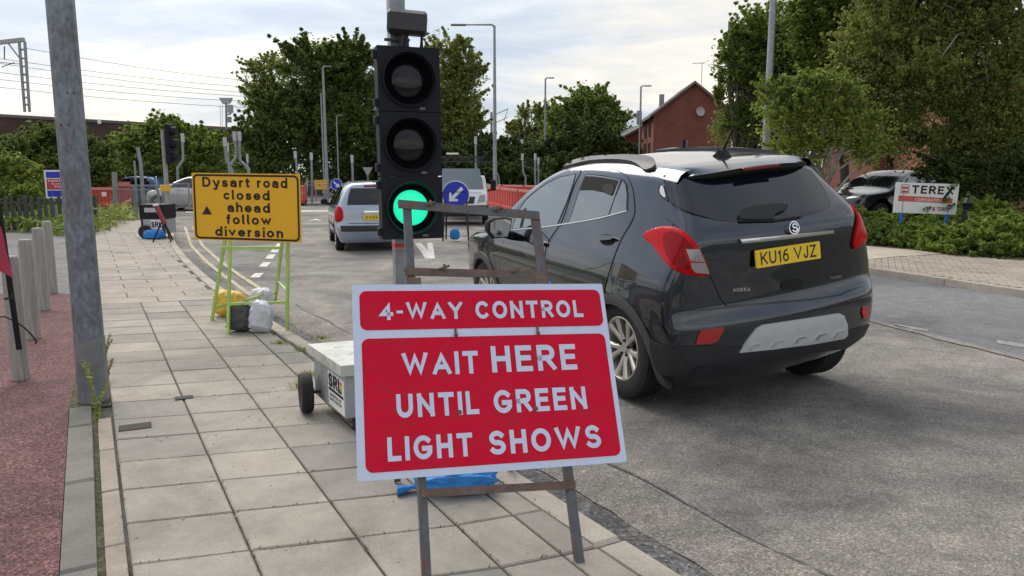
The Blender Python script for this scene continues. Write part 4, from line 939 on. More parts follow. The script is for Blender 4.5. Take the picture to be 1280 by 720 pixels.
# wheels
def wheel(parent, loc, sg, R=.345, wd=.215, rimr=.225, spokes=5, rim=None, turn=0.0, rot0=.3):
    t = MB(); M = Matrix.Rotation(-sg * math.pi / 2, 4, 'X')
    prof = [(rimr, -wd * .46), (R * .80, -wd * .5), (R * .93, -wd * .47), (R * .985, -wd * .40)]
    for k in range(5): z = -wd * .33 + k * wd * .165; prof += [(R, z - .012), (R, z + .008), (R - .008, z + .009), (R - .008, z + .014)]
    prof += [(R * .985, wd * .42), (R * .93, wd * .49), (R * .80, wd * .52), (rimr * 1.03, wd * .48), (rimr, wd * .44), (rimr, -wd * .46)]
    t.lathe(prof, 48, 0, M); tw = t.build('wheel', CP['rubber'], parent, smooth=True, loc=loc, rot=(0, 0, turn), angle=35)
    r = MB(); r.lathe([(rimr * .99, wd * .46), (rimr * .95, wd * .47), (rimr * .91, wd * .40), (rimr * .89, wd * .1), (rimr * .88, -wd * .4)], 48, 0, M)
    r.lathe([(.001, wd * .34), (.034, wd * .34), (.04, wd * .28), (.045, wd * .15)], 20, 0, M)
    for k in range(spokes):
        a0 = rot0 + 2 * math.pi * k / spokes
        for da in (-.23, .23):
            cs = []
            for (rr_, ww, zz, aa) in ((.035, .024, .26, da * .45), (rimr * .5, .017, .34, da * .9), (rimr * .93, .027, .43, da * 1.25)):
                a = a0 + aa; c = Vector((rr_ * math.cos(a), rr_ * math.sin(a), wd * zz)); tt = Vector((-math.sin(a), math.cos(a), 0))
                cs.append([c - tt * ww + Vector((0, 0, -.004)), c - tt * ww * .5 + Vector((0, 0, .008)), c + tt * ww * .5 + Vector((0, 0, .008)), c + tt * ww + Vector((0, 0, -.004)), c + tt * ww * .8 - Vector((0, 0, .035)), c - tt * ww * .8 - Vector((0, 0, .035))])
            V = [M @ p for c_ in cs for p in c_]; F = [(q * 6 + j, q * 6 + (j + 1) % 6, q * 6 + 6 + (j + 1) % 6, q * 6 + 6 + j) for q in range(2) for j in range(6)]
            r.add(V, [f[::-1] for f in F])
    r.build('rim', rim or CP['rim'], tw, smooth=True, angle=40)
    d = MB(); d.lathe([(.001, wd * .02), (rimr * .62, wd * .02), (rimr * .62, -.03), (rimr * .9, -.04)], 32, 0, M)
    for k in range(5): a = rot0 + 2 * math.pi * (k + .5) / 5; d.lathe([(.009, wd * .28), (.009, wd * .355), (.001, wd * .36)], 8, 0, M @ Matrix.Translation((.052 * math.cos(a), .052 * math.sin(a), 0)))
    d.build('brake_disc', CP['under'], tw); return tw
for xw in (.815, 3.37):
    for sg in (1, -1): wheel(MW, (xw, sg * .775, .345), sg, turn=(.05 if xw > 2 else 0))
ub = MB(); ub.box((2.2, 0, .33), (3.2, 1.0, .2), bev=.03); ub.tube([(.35, -.45, .29), (.6, -.45, .30)], .03, 12); ub.build('underbody', CP['under'], bd)
# ------------------------------------------------------------------ the big red sign on its rusty frame
def pose(r, t): 
    v = Vector(r); a = v.length; return Matrix.Translation(Vector(t)) @ Matrix.Rotation(a, 4, v.normalized())
RS = pose((-.4842, -.0311, .2768), (-.0843, 2.8737, .6707)); RB = RS @ Matrix.Translation((0, .02, -.745))
rs = thing('roadworks_sign', 'large red and white board reading 4-WAY CONTROL WAIT HERE UNTIL GREEN LIGHT SHOWS', 'sign', mat=RB)
O3 = Matrix.Translation((0, -.02, .745))
def tm(parent, mb, name, m, **k): return mb.build(name, m, parent, **k)
p = MB(); sheet(p, rrect(-.525, -.375, .525, .375, .006, 2), 0, M=O3, thick=.004); tm(rs, p, 'sign_board', MT['signwhite'])
p = MB(); sheet(p, rrect(-.498, .188, .507, .348, .028), -.0012, M=O3); pan1 = tm(rs, p, 'red_panel', MT['signred'])
p = MB(); sheet(p, rrect(-.495, -.348, .504, .155, .028), -.0012, M=O3); pan2 = tm(rs, p, 'red_panel', MT['signred'])
def word(par, s_, x0, z0, x1, cap, st, sk=0.0):
    t = MB(); text(t, s_, x0, z0, x1 - x0, cap, st, -.0022, M=O3, skew=sk); t.build('lettering', MT['signwhite'], par)
word(pan1, '4-WAY', -.421, .228, -.093, .073, .212); word(pan1, 'CONTROL', -.040, .227, .421, .074, .212)
word(pan2, 'WAIT', -.345, .004, -.046, .091, .212); word(pan2, 'HERE', .008, .005, .365, .107, .20)
word(pan2, 'UNTIL', -.374, -.155, -.058, .090, .212); word(pan2, 'GREEN', .002, -.157, .386, .091, .212)
word(pan2, 'LIGHT', -.414, -.312, -.094, .088, .212); word(pan2, 'SHOWS', -.030, -.313, .426, .090, .212)
for x in (-.135, .171):
    p = MB(); p.lathe([(.0095, 0), (.0085, .003), (.001, .004)], 12, 0, O3 @ Matrix.Translation((x, -.0015, -.145)) @ Matrix.Rotation(math.pi / 2, 4, 'X')); tm(rs, p, 'rivet', MT['rustmore'])
for x in (-.128, .212):     # clip tongues over the top edge of the lower panel
    p = MB(); p.box((x, -.005, .172), (.008, .006, .036), bev=.002); p.box((x, -.009, .160), (.014, .008, .012), bev=.002); p.v = [tuple(O3 @ Vector(v)) for v in p.v]; tm(rs, p, 'clip', MT['rustmore'])
def lbar(par, a, b, w_, nm, m, up=(0, 1, 0), y=.03):
    """an angle-iron bar in the plane of the sign"""
    p = MB(); a = Vector((a[0], y, a[1])); b = Vector((b[0], y, b[1])); p.bar(a, b, w_, .005, up=up)
    d = (b - a).normalized(); s_ = d.cross(Vector((0, 1, 0))).normalized() * (w_ / 2 - .0025); p.bar(a + s_ + Vector((0, .0165, 0)), b + s_ + Vector((0, .0165, 0)), .005, .028, up=up)
    p.v = [tuple(O3 @ Vector(v)) for v in p.v]; return tm(par, p, nm, m)
lbar(rs, (-.290, -.760), (-.286, .735), .032, 'leg', MT['rust']); lbar(rs, (.293, -.752), (.273, .705), .032, 'leg', MT['rust'])
lbar(rs, (-.325, .739), (.288, .700), .038, 'top_bar', MT['rust'], y=.024); lbar(rs, (-.312, .439), (.294, .423), .033, 'cross_bar', MT['rustmore'], y=.024); lbar(rs, (-.296, -.431), (.306, -.444), .030, 'cross_bar', MT['rustmore'], y=.022)
RBi = RB.inverted(); f1 = RBi @ at(497, 604, 0.0); f1.z = (RBi @ Vector((f1.x, 0, 0))).z if False else f1.z
for sg, x in ((-1, -.275), (1, .262)):
    ft_w = at(497, 604, 0.0) + (RS.to_3x3() @ Vector((1, 0, 0))) * (0 if sg < 0 else .55); ft = RBi @ Vector((ft_w.x, ft_w.y, .008)); tp = O3 @ Vector((x, .05, .415))
    p = MB(); p.bar(tp, ft, .028, .006, up=(0, 1, 0)); p.bar(tp + Vector((.012 * sg, .014, 0)), ft + Vector((.012 * sg, .014, 0)), .005, .026, up=(0, 1, 0)); tm(rs, p, 'rear_leg', MT['rustmore'])
    p = MB(); p.box(O3 @ Vector((x + .0, .036, .385)), (.05, .05, .05), bev=.004); tm(rs, p, 'hinge', MT['rustmore'])
lf = RBi @ Vector((at(497, 604, 0.0).x, at(497, 604, 0.0).y, .10)); 
p = MB(); X0 = at(497, 604, 0.0); X1 = X0 + RS.to_3x3() @ Vector((.55, 0, 0)); p.bar(RBi @ Vector((X0.x, X0.y - .02, .10)), RBi @ Vector((X1.x, X1.y - .02, .10)), .026, .006, up=(0, 1, 0)); tm(rs, p, 'rear_bar', MT['rustmore'])
for x, zz in ((-.15, .455), (.15, .445), (-.19, .742), (.10, .725)):
    p = MB(); p.box(O3 @ Vector((x, .018, zz)), (.012, .006, .03), rz=0, bev=.002); p.bar(O3 @ Vector((x - .022, .016, zz - .008)), O3 @ Vector((x + .02, .016, zz + .006)), .008); tm(rs, p, 'clip', MT['rustmore'])
p = MB(); p.box(O3 @ Vector((.292, .026, .375)), (.022, .012, .04), bev=.002); tm(rs, p, 'tape', MT['bagblue'])

# ------------------------------------------------------------------ sandbags
def bag(name, label, m, c, size, rz=0, seed=1, group=None, neck=None, squash=.35, lean=(0, 0)):
    """a filled bag: soft box with sagging base, creases and a gathered mouth"""
    t = thing(name, label, 'sandbag', c, rz, group); rg = np.random.default_rng(seed); nu, nv = 56, 30
    u = np.linspace(0, 2 * np.pi, nu, endpoint=False); v = np.linspace(-np.pi / 2, np.pi / 2, nv); U, Vv = np.meshgrid(u, v, indexing='ij')
    e = .62; sg = lambda a, k: np.sign(a) * np.abs(a) ** k
    X = sg(np.cos(Vv), .7) * sg(np.cos(U), e); Y = sg(np.cos(Vv), .7) * sg(np.sin(U), e); Z = sg(np.sin(Vv), .75)
    d = np.zeros_like(X)
    for k in range(9):
        q = rg.normal(size=3) * (1.5 + k * .75); ph = rg.uniform(0, 6.3); wv = np.sin(X * q[0] + Y * q[1] + Z * q[2] + ph); d += (1 - np.abs(wv)) ** 3 * (.11 / (1 + k * .22)) - .02
    for k in range(7):
        a0 = rg.uniform(0, 6.3); d -= .055 * np.exp(-((np.angle(np.exp(1j * (U - a0 - Z * .35))) / .10) ** 2)) * (Z > -.6)
    X, Y, Z = X * (1 + d), Y * (1 + d), Z * (1 + d * .7)
    Zs = (Z + 1) / 2; flat_ = np.clip(.30 - Zs, 0, 1); X = X * (1 + flat_ * .25); Y = Y * (1 + flat_ * .3)
    Z = np.maximum(Zs, .02 + .01 * np.sin(U * 3)); X = X + lean[0] * Z; Y = Y + lean[1] * Z
    P = np.stack([X * size[0] / 2, Y * size[1] / 2, Z * size[2]], -1).reshape(-1, 3); i, j = np.meshgrid(np.arange(nu), np.arange(nv - 1), indexing='ij')
    a = i * nv + j; b = ((i + 1) % nu) * nv + j; F = np.stack([a, b, b + 1, a + 1], -1).reshape(-1, 4)
    npmesh('sack', P, F, m, t)
    if neck:
        mb = MB(); n = 14; base = Vector(neck); dd = (base - Vector((0, 0, size[2] * .5))).normalized(); R_ = []
        for k, (rr_, tt) in enumerate(((.030, -.05), (.014, 0), (.026, .035), (.04, .07))): R_.append([base + dd * tt + Vector((0, math.cos(2 * math.pi * q / n) * rr_ * (1 + .3 * math.sin(q * 3)), math.sin(2 * math.pi * q / n) * rr_ * .5)) for q in range(n)])
        V = [p for r_ in R_ for p in r_]; mb.add(V, [(r_ * n + q, r_ * n + (q + 1) % n, r_ * n + n + (q + 1) % n, r_ * n + n + q) for r_ in range(3) for q in range(n)]); mb.build('gathered_neck', m, t, smooth=True)
    return t
c_ = at(562, 622, 0); bag('sandbag', 'blue sandbag lying on the slabs behind the large red sign', MT['bagblue'], (c_.x + .02, c_.y + .10, .0), (.40, .26, .12), .15, 3, neck=(-.20, -.02, .03))

# ------------------------------------------------------------------ yellow diversion sign
YS = pose((-.0104, .0138, -.1947), (-2.3687, 6.7283, 1.1519)); YB = YS @ Matrix.Translation((0, .02, -1.145)); O4 = Matrix.Translation((0, -.02, 1.145))
ys = thing('diversion_sign', 'yellow board reading Dysart road closed ahead follow diversion on a lime green frame', 'sign', mat=YB)
p = MB(); sheet(p, rrect(-.525, -.30, .525, .30, .006, 2), 0, M=O4, thick=.004); yb = tm(ys, p, 'sign_board', MT['signyellow'])
p = MB(); ringsheet(p, rrect(-.512, -.291, .512, .289, .045), rrect(-.494, -.273, .494, .271, .03), -.0012, M=O4); tm(ys, p, 'border', MT['ink'])
def yword(s_, x0, z0, x1, cap): t = MB(); text(t, s_, x0, z0, x1 - x0, cap, .20, -.0018, M=O4); t.build('lettering', MT['ink'], yb)
yword('Dysart', -.420, .176, .045, .088); yword('road', .115, .176, .405, .088); yword('closed', -.216, .066, .232, .086); yword('ahead', -.183, -.044, .232, .086); yword('follow', -.196, -.152, .240, .088); yword('diversion', -.312, -.262, .352, .086)
p = MB(); sheet(p, [(-.436, -.072), (-.336, -.070), (-.386, .006)], -.0018, M=O4); tm(yb, p, 'triangle', MT['ink'])
YBi = YB.inverted()
feet = {k: YBi @ at(*q, 0) for k, q in dict(rl=(265, 400), fl=(285, 418), rr=(344, 378), fr=(359, 413)).items()}
for k, x in (('fl', -.268), ('fr', .298)):
    p = MB(); p.bar(O4 @ Vector((x, .22, .20)), feet[k], .026, .022, up=(0, 1, 0)); tm(ys, p, 'leg', MT['limegreen'])
for k, x in (('rl', -.262), ('rr', .285)):
    p = MB(); p.bar(O4 @ Vector((x, .25, .20)), feet[k], .026, .022, up=(0, 1, 0)); tm(ys, p, 'leg', MT['limegreen'])
lerp = lambda a, b, t: a + (b - a) * t
p = MB(); p.bar(O4 @ Vector((-.275, .012, -.372)), O4 @ Vector((.318, .012, -.352)), .026, .02, up=(0, 1, 0)); tm(ys, p, 'cross_bar', MT['limegreen'])
tf = {'fl': O4 @ Vector((-.268, .22, .20)), 'fr': O4 @ Vector((.298, .22, .20)), 'rl': O4 @ Vector((-.262, .25, .20)), 'rr': O4 @ Vector((.285, .25, .20))}
p = MB(); p.bar(lerp(feet['fl'], tf['fl'], .20), lerp(feet['fr'], tf['fr'], .20), .024, .018, up=(0, 1, 0)); tm(ys, p, 'cross_bar', MT['limegreen'])
p = MB(); p.bar(lerp(feet['rl'], tf['rl'], .10), lerp(feet['rr'], tf['rr'], .10), .024, .018, up=(0, 1, 0)); tm(ys, p, 'cross_bar', MT['limegreen'])
for k in ('l', 'r'):
    p = MB(); p.bar(lerp(feet['f' + k], tf['f' + k], .28), lerp(feet['r' + k], tf['r' + k], .22), .018, .004); tm(ys, p, 'stay', MT['limegreen'])
c_ = at(281, 398); bag('sandbag', 'yellow sandbag at the far left foot of the lime green frame', MT['bagyellow'], (c_.x + .0, c_.y + .14, 0), (.33, .24, .27), .2, 4, 'sandbags on the diversion sign frame')
c_ = at(311, 392); bag('sandbag', 'small white sandbag behind, between the yellow and the near white bag', MT['bagwhite'], (c_.x + .02, c_.y + .36, 0), (.24, .2, .22), -.1, 5, 'sandbags on the diversion sign frame')
c_ = at(297, 417); bag('sandbag', 'dark grey sandbag in front at the foot of the lime green frame', MT['baggrey'], (c_.x, c_.y + .10, 0), (.27, .2, .285), -.12, 6, 'sandbags on the diversion sign frame')
c_ = at(319, 418); bag('sandbag', 'near white sandbag leaning against the dark grey bag', MT['bagwhite'], (c_.x + .02, c_.y + .11, 0), (.23, .2, .30), .25, 9, 'sandbags on the diversion sign frame', lean=(.12, 0))

# ------------------------------------------------------------------ battery cart with the temporary signal
ca, cb = Vector((-1.266, 4.581, 0)), Vector((-.943, 4.048, 0)); ux = (cb - ca); Lc = ux.length; ux.normalize(); uy = Vector((.93, .37, 0)).normalized(); Wc = .62
ct = thing('battery_cart', 'pale grey wheeled battery box marked SRL beside the large red sign', 'cart', tuple((ca + cb) / 2 + uy * Wc / 2))
co = Vector(ct.location)
def cpt(a, b, z): return ca + ux * a + uy * b + Vector((0, 0, z)) - co
def cbox(mb, a0, a1, b0, b1, z0, z1, mi=0):
    P = [cpt(a, b, z) for z in (z0, z1) for a, b in ((a0, b0), (a1, b0), (a1, b1), (a0, b1))]
    mb.add(P, [(0, 1, 2, 3), (7, 6, 5, 4), (1, 0, 4, 5), (2, 1, 5, 6), (3, 2, 6, 7), (0, 3, 7, 4)][0:6], mi); return mb
def cbuild(mb, nm, m, par=ct): 
    import bmesh
    o = mb.build(nm, m, par); bm = bmesh.new(); bm.from_mesh(o.data); bmesh.ops.recalc_face_normals(bm, faces=bm.faces); bm.to_mesh(o.data); bm.free()
    bv = o.modifiers.new('edge', 'BEVEL'); bv.width = .004; bv.segments = 2; return o
body_ = cbuild(cbox(MB(), .02, Lc - .02, .02, Wc - .02, .085, .345), 'box', MT['cart']); lid = cbuild(cbox(MB(), -.005, Lc + .005, -.005, Wc + .005, .335, .40), 'lid', MT['cartlid'])
# printed panel on the left face: local axes along ux and up
Xd = ux; Yd = uy; ML = Matrix.Translation(cpt(0, .0165, 0)) @ Matrix(((Xd.x, Yd.x, 0), (Xd.y, Yd.y, 0), (0, 0, 1))).to_4x4()
x0_, x1_ = Lc * .50, Lc - .028
p = MB(); sheet(p, [(x0_, .10), (x1_, .095), (x1_, .30), (x0_, .305)], 0, M=ML, thick=.003); dec = cbuild(p, 'printed_panel', MT['white']); dec.modifiers.clear()
t = MB(); text(t, 'SRL', x0_ + .012, .213, .235, .083, .25, -.0015, M=ML, space=.1); sheet(t, [(x0_ + .015, .192), (x1_ - .01, .188), (x1_ - .01, .204), (x0_ + .015, .208)], -.0015, M=ML); t.build('lettering', MT['ink'], dec)
t = MB(); text(t, 'SUPPORTING THE', x0_ + .03, .158, .20, .018, .2, -.0015, M=ML); text(t, 'TRAFFIC INDUSTRY', x0_ + .02, .132, .22, .018, .2, -.0015, M=ML); t.build('lettering', MT['ink'], dec)
for k, (cc, zz) in enumerate((((.8, .05, .02), .268), ((.85, .5, .02), .250), ((.25, .6, .1), .232))):
    t = MB(); sheet(t, [(x0_ + .218, zz), (x0_ + .245, zz - .004), (x0_ + .252, zz + .012), (x0_ + .224, zz + .018)], -.0018, M=ML); t.build('logo_flash', flat('flash_%s' % 'red amber green'.split()[k], cc), dec)
t = MB()
for k, s_ in enumerate(('DO NOT', 'STAND', 'ON BOX')):
    Mlid = Matrix.Translation(cpt(Lc * (.42 + k * .17), .14 + .02 * k, .4015)) @ Matrix(((uy.x, 0, -ux.x), (uy.y, 0, -ux.y), (0, 1, 0))).to_4x4(); 
rgm = random.Random(2)
for k in range(9):   # scuffs of old stencil on the lid
    a, b = Lc * rgm.uniform(.2, .85), rgm.uniform(.08, .35); c0 = cpt(a, b, .4008); t.add([c0, c0 + uy * .06, c0 + uy * .055 + ux * .012, c0 + ux * .014], [(0, 1, 2, 3)])
tag(t.build('scuffed_stencil', mat('faint_grey_print', (.30, .31, .29), .8), lid), kind='stuff')
for b_, sg in ((-.065, -1), (Wc + .03, 1)):
    wp = cpt(.13, b_, .128); rz = math.atan2(uy.y, uy.x)
    wm = MB(); Mw = Matrix.Translation(wp) @ Matrix.Rotation(rz, 4, 'Z') @ Matrix.Rotation(math.pi / 2 * sg, 4, 'Y')
    wm.lathe([(.055, -.03), (.085, -.036), (.112, -.036), (.120, -.030), (.120, -.020), (.124, -.019), (.124, -.006), (.120, -.005), (.120, .005), (.124, .006), (.124, .019), (.120, .020), (.120, .030), (.112, .036), (.085, .036), (.055, .03), (.055, -.03)], 36, 0, Mw)
    wo = wm.build('wheel', MT['rubber'], ct, smooth=True, angle=30)
    hb = MB(); hb.lathe([(.055, -.026), (.055, .026), (.047, .024), (.030, .010), (.022, .020), (.012, .030), (.001, .031)], 24, 0, Mw); hb.build('hub', flat('red_wheel_hub', (.55, .02, .03), .45), wo, smooth=True, angle=30)
p = MB(); p.tube([cpt(.13, -.1, .128), cpt(.13, Wc + .06, .128)], .012, 8); p.box(cpt(Lc - .08, .10, .045), (.04, .04, .09)); p.box(cpt(Lc - .08, Wc - .1, .045), (.04, .04, .09)); p.build('undercarriage', MT['darkmetal'], ct)

# the mast and the signal head
HP = pose(*[(0, 0, 0.3502), (-.566, 4.288, 1.613)]) 
mastp = Vector((-.655, 4.425, 0))
sg_ = thing('traffic_signal', 'temporary three lamp traffic signal showing green on a grey post behind the large red sign', 'traffic signal', tuple(mastp))
def sb(mb, nm, m, par=sg_, **k): mb.v = [tuple(Vector(v) - mastp) for v in mb.v]; return mb.build(nm, m, par, **k)
p = MB(); p.box((mastp.x, mastp.y, 1.27), (.088, .088, 2.42), rz=.35, bev=.006); sb(p, 'post', MT['galv'])
p = MB(); p.box((mastp.x, mastp.y, 1.035), (.091, .091, .022), rz=.35); p.box((mastp.x, mastp.y, 1.003), (.0905, .0905, .004), rz=.35); sb(p, 'red_tape', flat('red_tape', (.55, .03, .03)))
HM = Matrix.Translation((-.566, 4.288, 1.613)) @ Matrix.Rotation(.3502, 4, 'Z') @ Matrix.Rotation(-.035, 4, 'X')
hx, hz = .178, .53
for k in range(3):
    zc = (1 - k) * .355; sec_ = MB()
    # housing front plate with the round mouth cut out
    n = 40; ro = .150; outer = []
    for q in range(n):
        a = 2 * math.pi * q / n + math.pi / 4; cx, cz = math.cos(a), math.sin(a); s_ = min((hx - .003) / max(1e-6, abs(cx)), (.1755) / max(1e-6, abs(cz))); outer.append((cx * s_, cz * s_))
    inner = [(ro * math.cos(2 * math.pi * q / n + math.pi / 4), ro * math.sin(2 * math.pi * q / n + math.pi / 4)) for q in range(n)]
    V = [HM @ Vector((a, 0, b + zc)) for a, b in outer] + [HM @ Vector((a, 0, b + zc)) for a, b in inner] + [HM @ Vector((a, .10, b + zc)) for a, b in outer]
    F = [(q, (q + 1) % n, n + (q + 1) % n, n + q) for q in range(n)] + [((q + 1) % n, q, 2 * n + q, 2 * n + (q + 1) % n) for q in range(n)] + [tuple(2 * n + q for q in range(n - 1, -1, -1))]
    sec_.add(V, F)
    prof = [(.150, 0), (.152, -.022), (.146, -.024), (.142, -.01), (.136, .015)]; Mr = HM @ Matrix.Translation((0, 0, zc)) @ Matrix.Rotation(-math.pi / 2, 4, 'X')
    sec_.lathe(prof, 44, 0, Mr)
    cone = MB(); cone.lathe([(.1365, .0145), (.125, .035), (.101, .052)], 44, 0, Mr)
    so_ = sb(sec_, 'lamp_housing', MT['sigblack'], smooth=True, angle=35)
    sb(cone, 'inner_hood', flat('matt_black', (.004, .004, .005), .95, spec=.05), so_, smooth=True)
    # lens, slightly domed, with fine ribs
    ln = MB(); pr = [(.101, .050)] + [(.101 * math.cos(math.radians(a)), .050 - .022 * math.sin(math.radians(a))) for a in range(15, 90, 15)] + [(.0005, .028)]
    ln.lathe(pr, 44, 0, Mr)
    if k < 2:
        ml = glassy('unlit_lens_%s' % ('red' if k == 0 else 'amber'), ((.010, .009, .014), (.011, .010, .012))[k], .10, 0.0, ior=1.42)
    else:
        ml, nt_, b_ = new_mat('lit_green_lens'); tcn = nt_.nodes.new('ShaderNodeTexCoord'); wv = nt_.nodes.new('ShaderNodeTexWave'); wv.inputs['Scale'].default_value = 38; wv.inputs['Distortion'].default_value = .6
        nt_.links.new(tcn.outputs['Object'], wv.inputs['Vector']); cc = ramp(nt_, wv.outputs['Fac'], [(0, (.0, .66, .33)), (1, (.03, .95, .52))])
        b_.inputs['Base Color'].default_value = (.0, .3, .2, 1); b_.inputs['Roughness'].default_value = .2; nt_.links.new(cc, b_.inputs['Emission Color']); b_.inputs['Emission Strength'].default_value = .72
    sb(ln, 'lens', ml, so_, smooth=True)
    q_ = MB(); q_.v = []; sheet(q_, [(.055, -.163), (.087, -.163), (.087, -.152), (.055, -.152)], -.002, M=HM @ Matrix.Translation((0, 0, zc)), thick=.001); sb(q_, 'maker_plate', flat('grey_plate', (.16, .16, .17)), so_)
    for zz in (.13, -.13):
        q_ = MB(); q_.box(HM @ Vector((-hx - .008, .03, zc + zz)), (.022, .05, .045), rz=.35, bev=.004); sb(q_, 'hinge', MT['sigblack'], so_)
p = MB(); 
for zz in (.3, -.3): p.bar(HM @ Vector((0, .10, zz)), Vector((mastp.x, mastp.y, 1.613 + zz)), .05, .03)
sb(p, 'bracket', MT['darkmetal'])
# detector unit and whip aerial on top
DM = HM @ Matrix.Translation((.004, .03, .66)) @ Matrix.Rotation(-.25, 4, 'Z') @ Matrix.Rotation(.08, 4, 'Y')
p = MB(); prof = [(-.06, -.045), (-.06, .045), (-.035, .066), (.10, .060), (.10, -.04), (.03, -.06), (-.03, -.06)]
V = [DM @ Vector((x, y, z)) for x in (-.095,) for y, z in prof]; V2 = [DM @ Vector((x, y * s_, z * s_)) for x, s_ in ((.095, 1),) for y, z in prof]
Vm0 = [DM @ Vector((-.108, y * .85, z * .82)) for y, z in prof]; Vm1 = [DM @ Vector((.108, y * .85, z * .82)) for y, z in prof]; m_ = len(prof)
p.add(Vm0 + V + V2 + Vm1, [(r_ * m_ + q, r_ * m_ + (q + 1) % m_, r_ * m_ + m_ + (q + 1) % m_, r_ * m_ + m_ + q) for r_ in range(3) for q in range(m_)] + [tuple(range(m_ - 1, -1, -1)), tuple(range(3 * m_, 4 * m_))])
p.v = [tuple(v) for v in p.v]; det = sb(p, 'detector', flat('detector_case', (.035, .036, .038), .5), smooth=True, angle=20)
p = MB(); p.box(HM @ Vector((-.05, .06, .575)), (.14, .03, .012), rz=.2); p.bar(HM @ Vector((-.01, .05, .53)), HM @ Vector((-.015, .05, .61)), .05, .035); p.bar(HM @ Vector((-.03, .02, .535)), HM @ Vector((-.02, .02, .60)), .012); p.build; sb(p, 'detector_bracket', MT['darkmetal'])
p = MB(); p.tube([HM @ Vector((.085, .05, .52)), HM @ Vector((.088, .05, .58)), HM @ Vector((.090, .05, .70))], [.012, .007, .003], 8); sb(p, 'aerial', MT['sigblack'])

# ------------------------------------------------------------------ the galvanised column at the left
pb_ = Vector((-2.70, 4.70, 0)); pt = thing('lamp_column', 'thick galvanised eight sided steel column in the near left foreground', 'lamp column', tuple(pb_), .22)
p = MB(); H_ = 5.6; segs = 14; n = 8; V = []
for k in range(segs + 1):
    z = H_ * k / segs; r_ = .090 - .0038 * z
    V += [(r_ * math.cos(2 * math.pi * (q + .5) / n), r_ * math.sin(2 * math.pi * (q + .5) / n), z) for q in range(n)]
p.add(V, [(k * n + q, k * n + (q + 1) % n, k * n + n + (q + 1) % n, k * n + n + q) for k in range(segs) for q in range(n)]); o = p.build('column', MT['post'], pt)
bv = o.modifiers.new('edge', 'BEVEL'); bv.width = .012; bv.segments = 3; bv.limit_method = 'ANGLE'; bv.angle_limit = math.radians(20)
p = MB(); V = [(1.012 * (.090 - .0038 * z) * math.cos(2 * math.pi * (q + .5) / n), 1.012 * (.090 - .0038 * z) * math.sin(2 * math.pi * (q + .5) / n), z) for z in (0.0, .42) for q in range(n)]
p.add(V, [(q, (q + 1) % n, n + (q + 1) % n, n + q) for q in range(n)]); p.build('painted_base', mat('grey_bitumen_paint', (.20, .215, .235), .5, .3, var=.3, dirt=(.30, .29, .26), dscale=6, damt=.6), pt)
p = MB(); p.box((.0, -.118, 1.62), (.10, .008, .9)); p.build('door', MT['post'], pt) if False else None
for (x, z) in ((.02, 1.93), (.055, 1.93), (-.03, 1.74), (.01, 1.74)):
    q_ = MB(); q_.lathe([(.006, 0), (.004, .004), (.001, .005)], 8, 0, Matrix.Translation((x, -(.090 - .0038 * z) * .93, z)) @ Matrix.Rotation(math.pi / 2, 4, 'X')); q_.build('bolt', MT['darkmetal'], pt)

# ------------------------------------------------------------------ timber bollards
for k, (cx, cy, w_, lab) in enumerate(((20, 476, .112, 'nearest short grey timber bollard, half behind the black sign leg'), (37.5, 424, .112, 'second nearest grey timber bollard in the row on the red surface'), (52, 388, .11, 'third grey timber bollard in the row, counted from the near end'), (63, 367, .11, 'farthest grey timber bollard beside the galvanised column'))):
    b0 = at(cx, cy, 0); bo_ = MB(); r_ = w_ / 2; prof = [(r_, 0), (r_, .82), (r_ * .97, .868), (r_ * .86, .88), (0.001, .884)]
    V = []; n = 12
    bo_.lathe(prof, n); t = bo_.build('bollard', MT['timber'], None, loc=(b0.x, b0.y + r_, 0), rot=(rg.uniform(-.01, .01), rg.uniform(-.012, .012), rg.uniform(0, 1)))
    tag(t, lab, 'bollard', 'timber bollards on the red surface'); bo_ = None
# folded roadworks sign leaning at the left frame edge
q0 = at(27, 440, 0.30); fs = thing('folded_sign', 'black folded sign leg with a scrap of crimson fabric at the left edge', 'sign', (q0.x, q0.y - .25, 0))
def w_(v): return Vector(v) - Vector(fs.location)
Dn = 4.95
p = MB(); p.bar(w_(far(-2, 255, Dn)), w_(far(24, 437, Dn)), .028, .02); p.build('leg', MT['black'], fs)
p = MB(); A_0 = [far(-20, 250, Dn - .02), far(1, 285, Dn - .02), far(8, 320, Dn - .03), far(15, 347, Dn - .05), far(6, 342, Dn - .03), far(-20, 330, Dn)]; P0 = [w_(a) for a in A_0]
p.add(P0 + [q + Vector((0, .012, 0)) for q in P0], [(0, 5, 4, 3, 2, 1), (6, 7, 8, 9, 10, 11)] + [(k, (k + 1) % 6, 6 + (k + 1) % 6, 6 + k) for k in range(6)]); p.build('fabric', flat('crimson_fabric', (.42, .03, .08), .6), fs)
p = MB(); p.tube([w_(far(x, y, Dn)) for x, y in ((-8, 396), (6, 396), (18, 401), (30, 409), (40, 419), (46, 427), (44, 430))], .005, 6); p.build('cable', MT['black'], fs)
p = MB(); p.bar(w_(far(6, 374, Dn - .02)), w_(far(17, 371, Dn - .02)), .014); p.bar(w_(far(15, 367, Dn - .02)), w_(far(17, 374, Dn - .02)), .012); p.build('catch', MT['darkmetal'], fs)
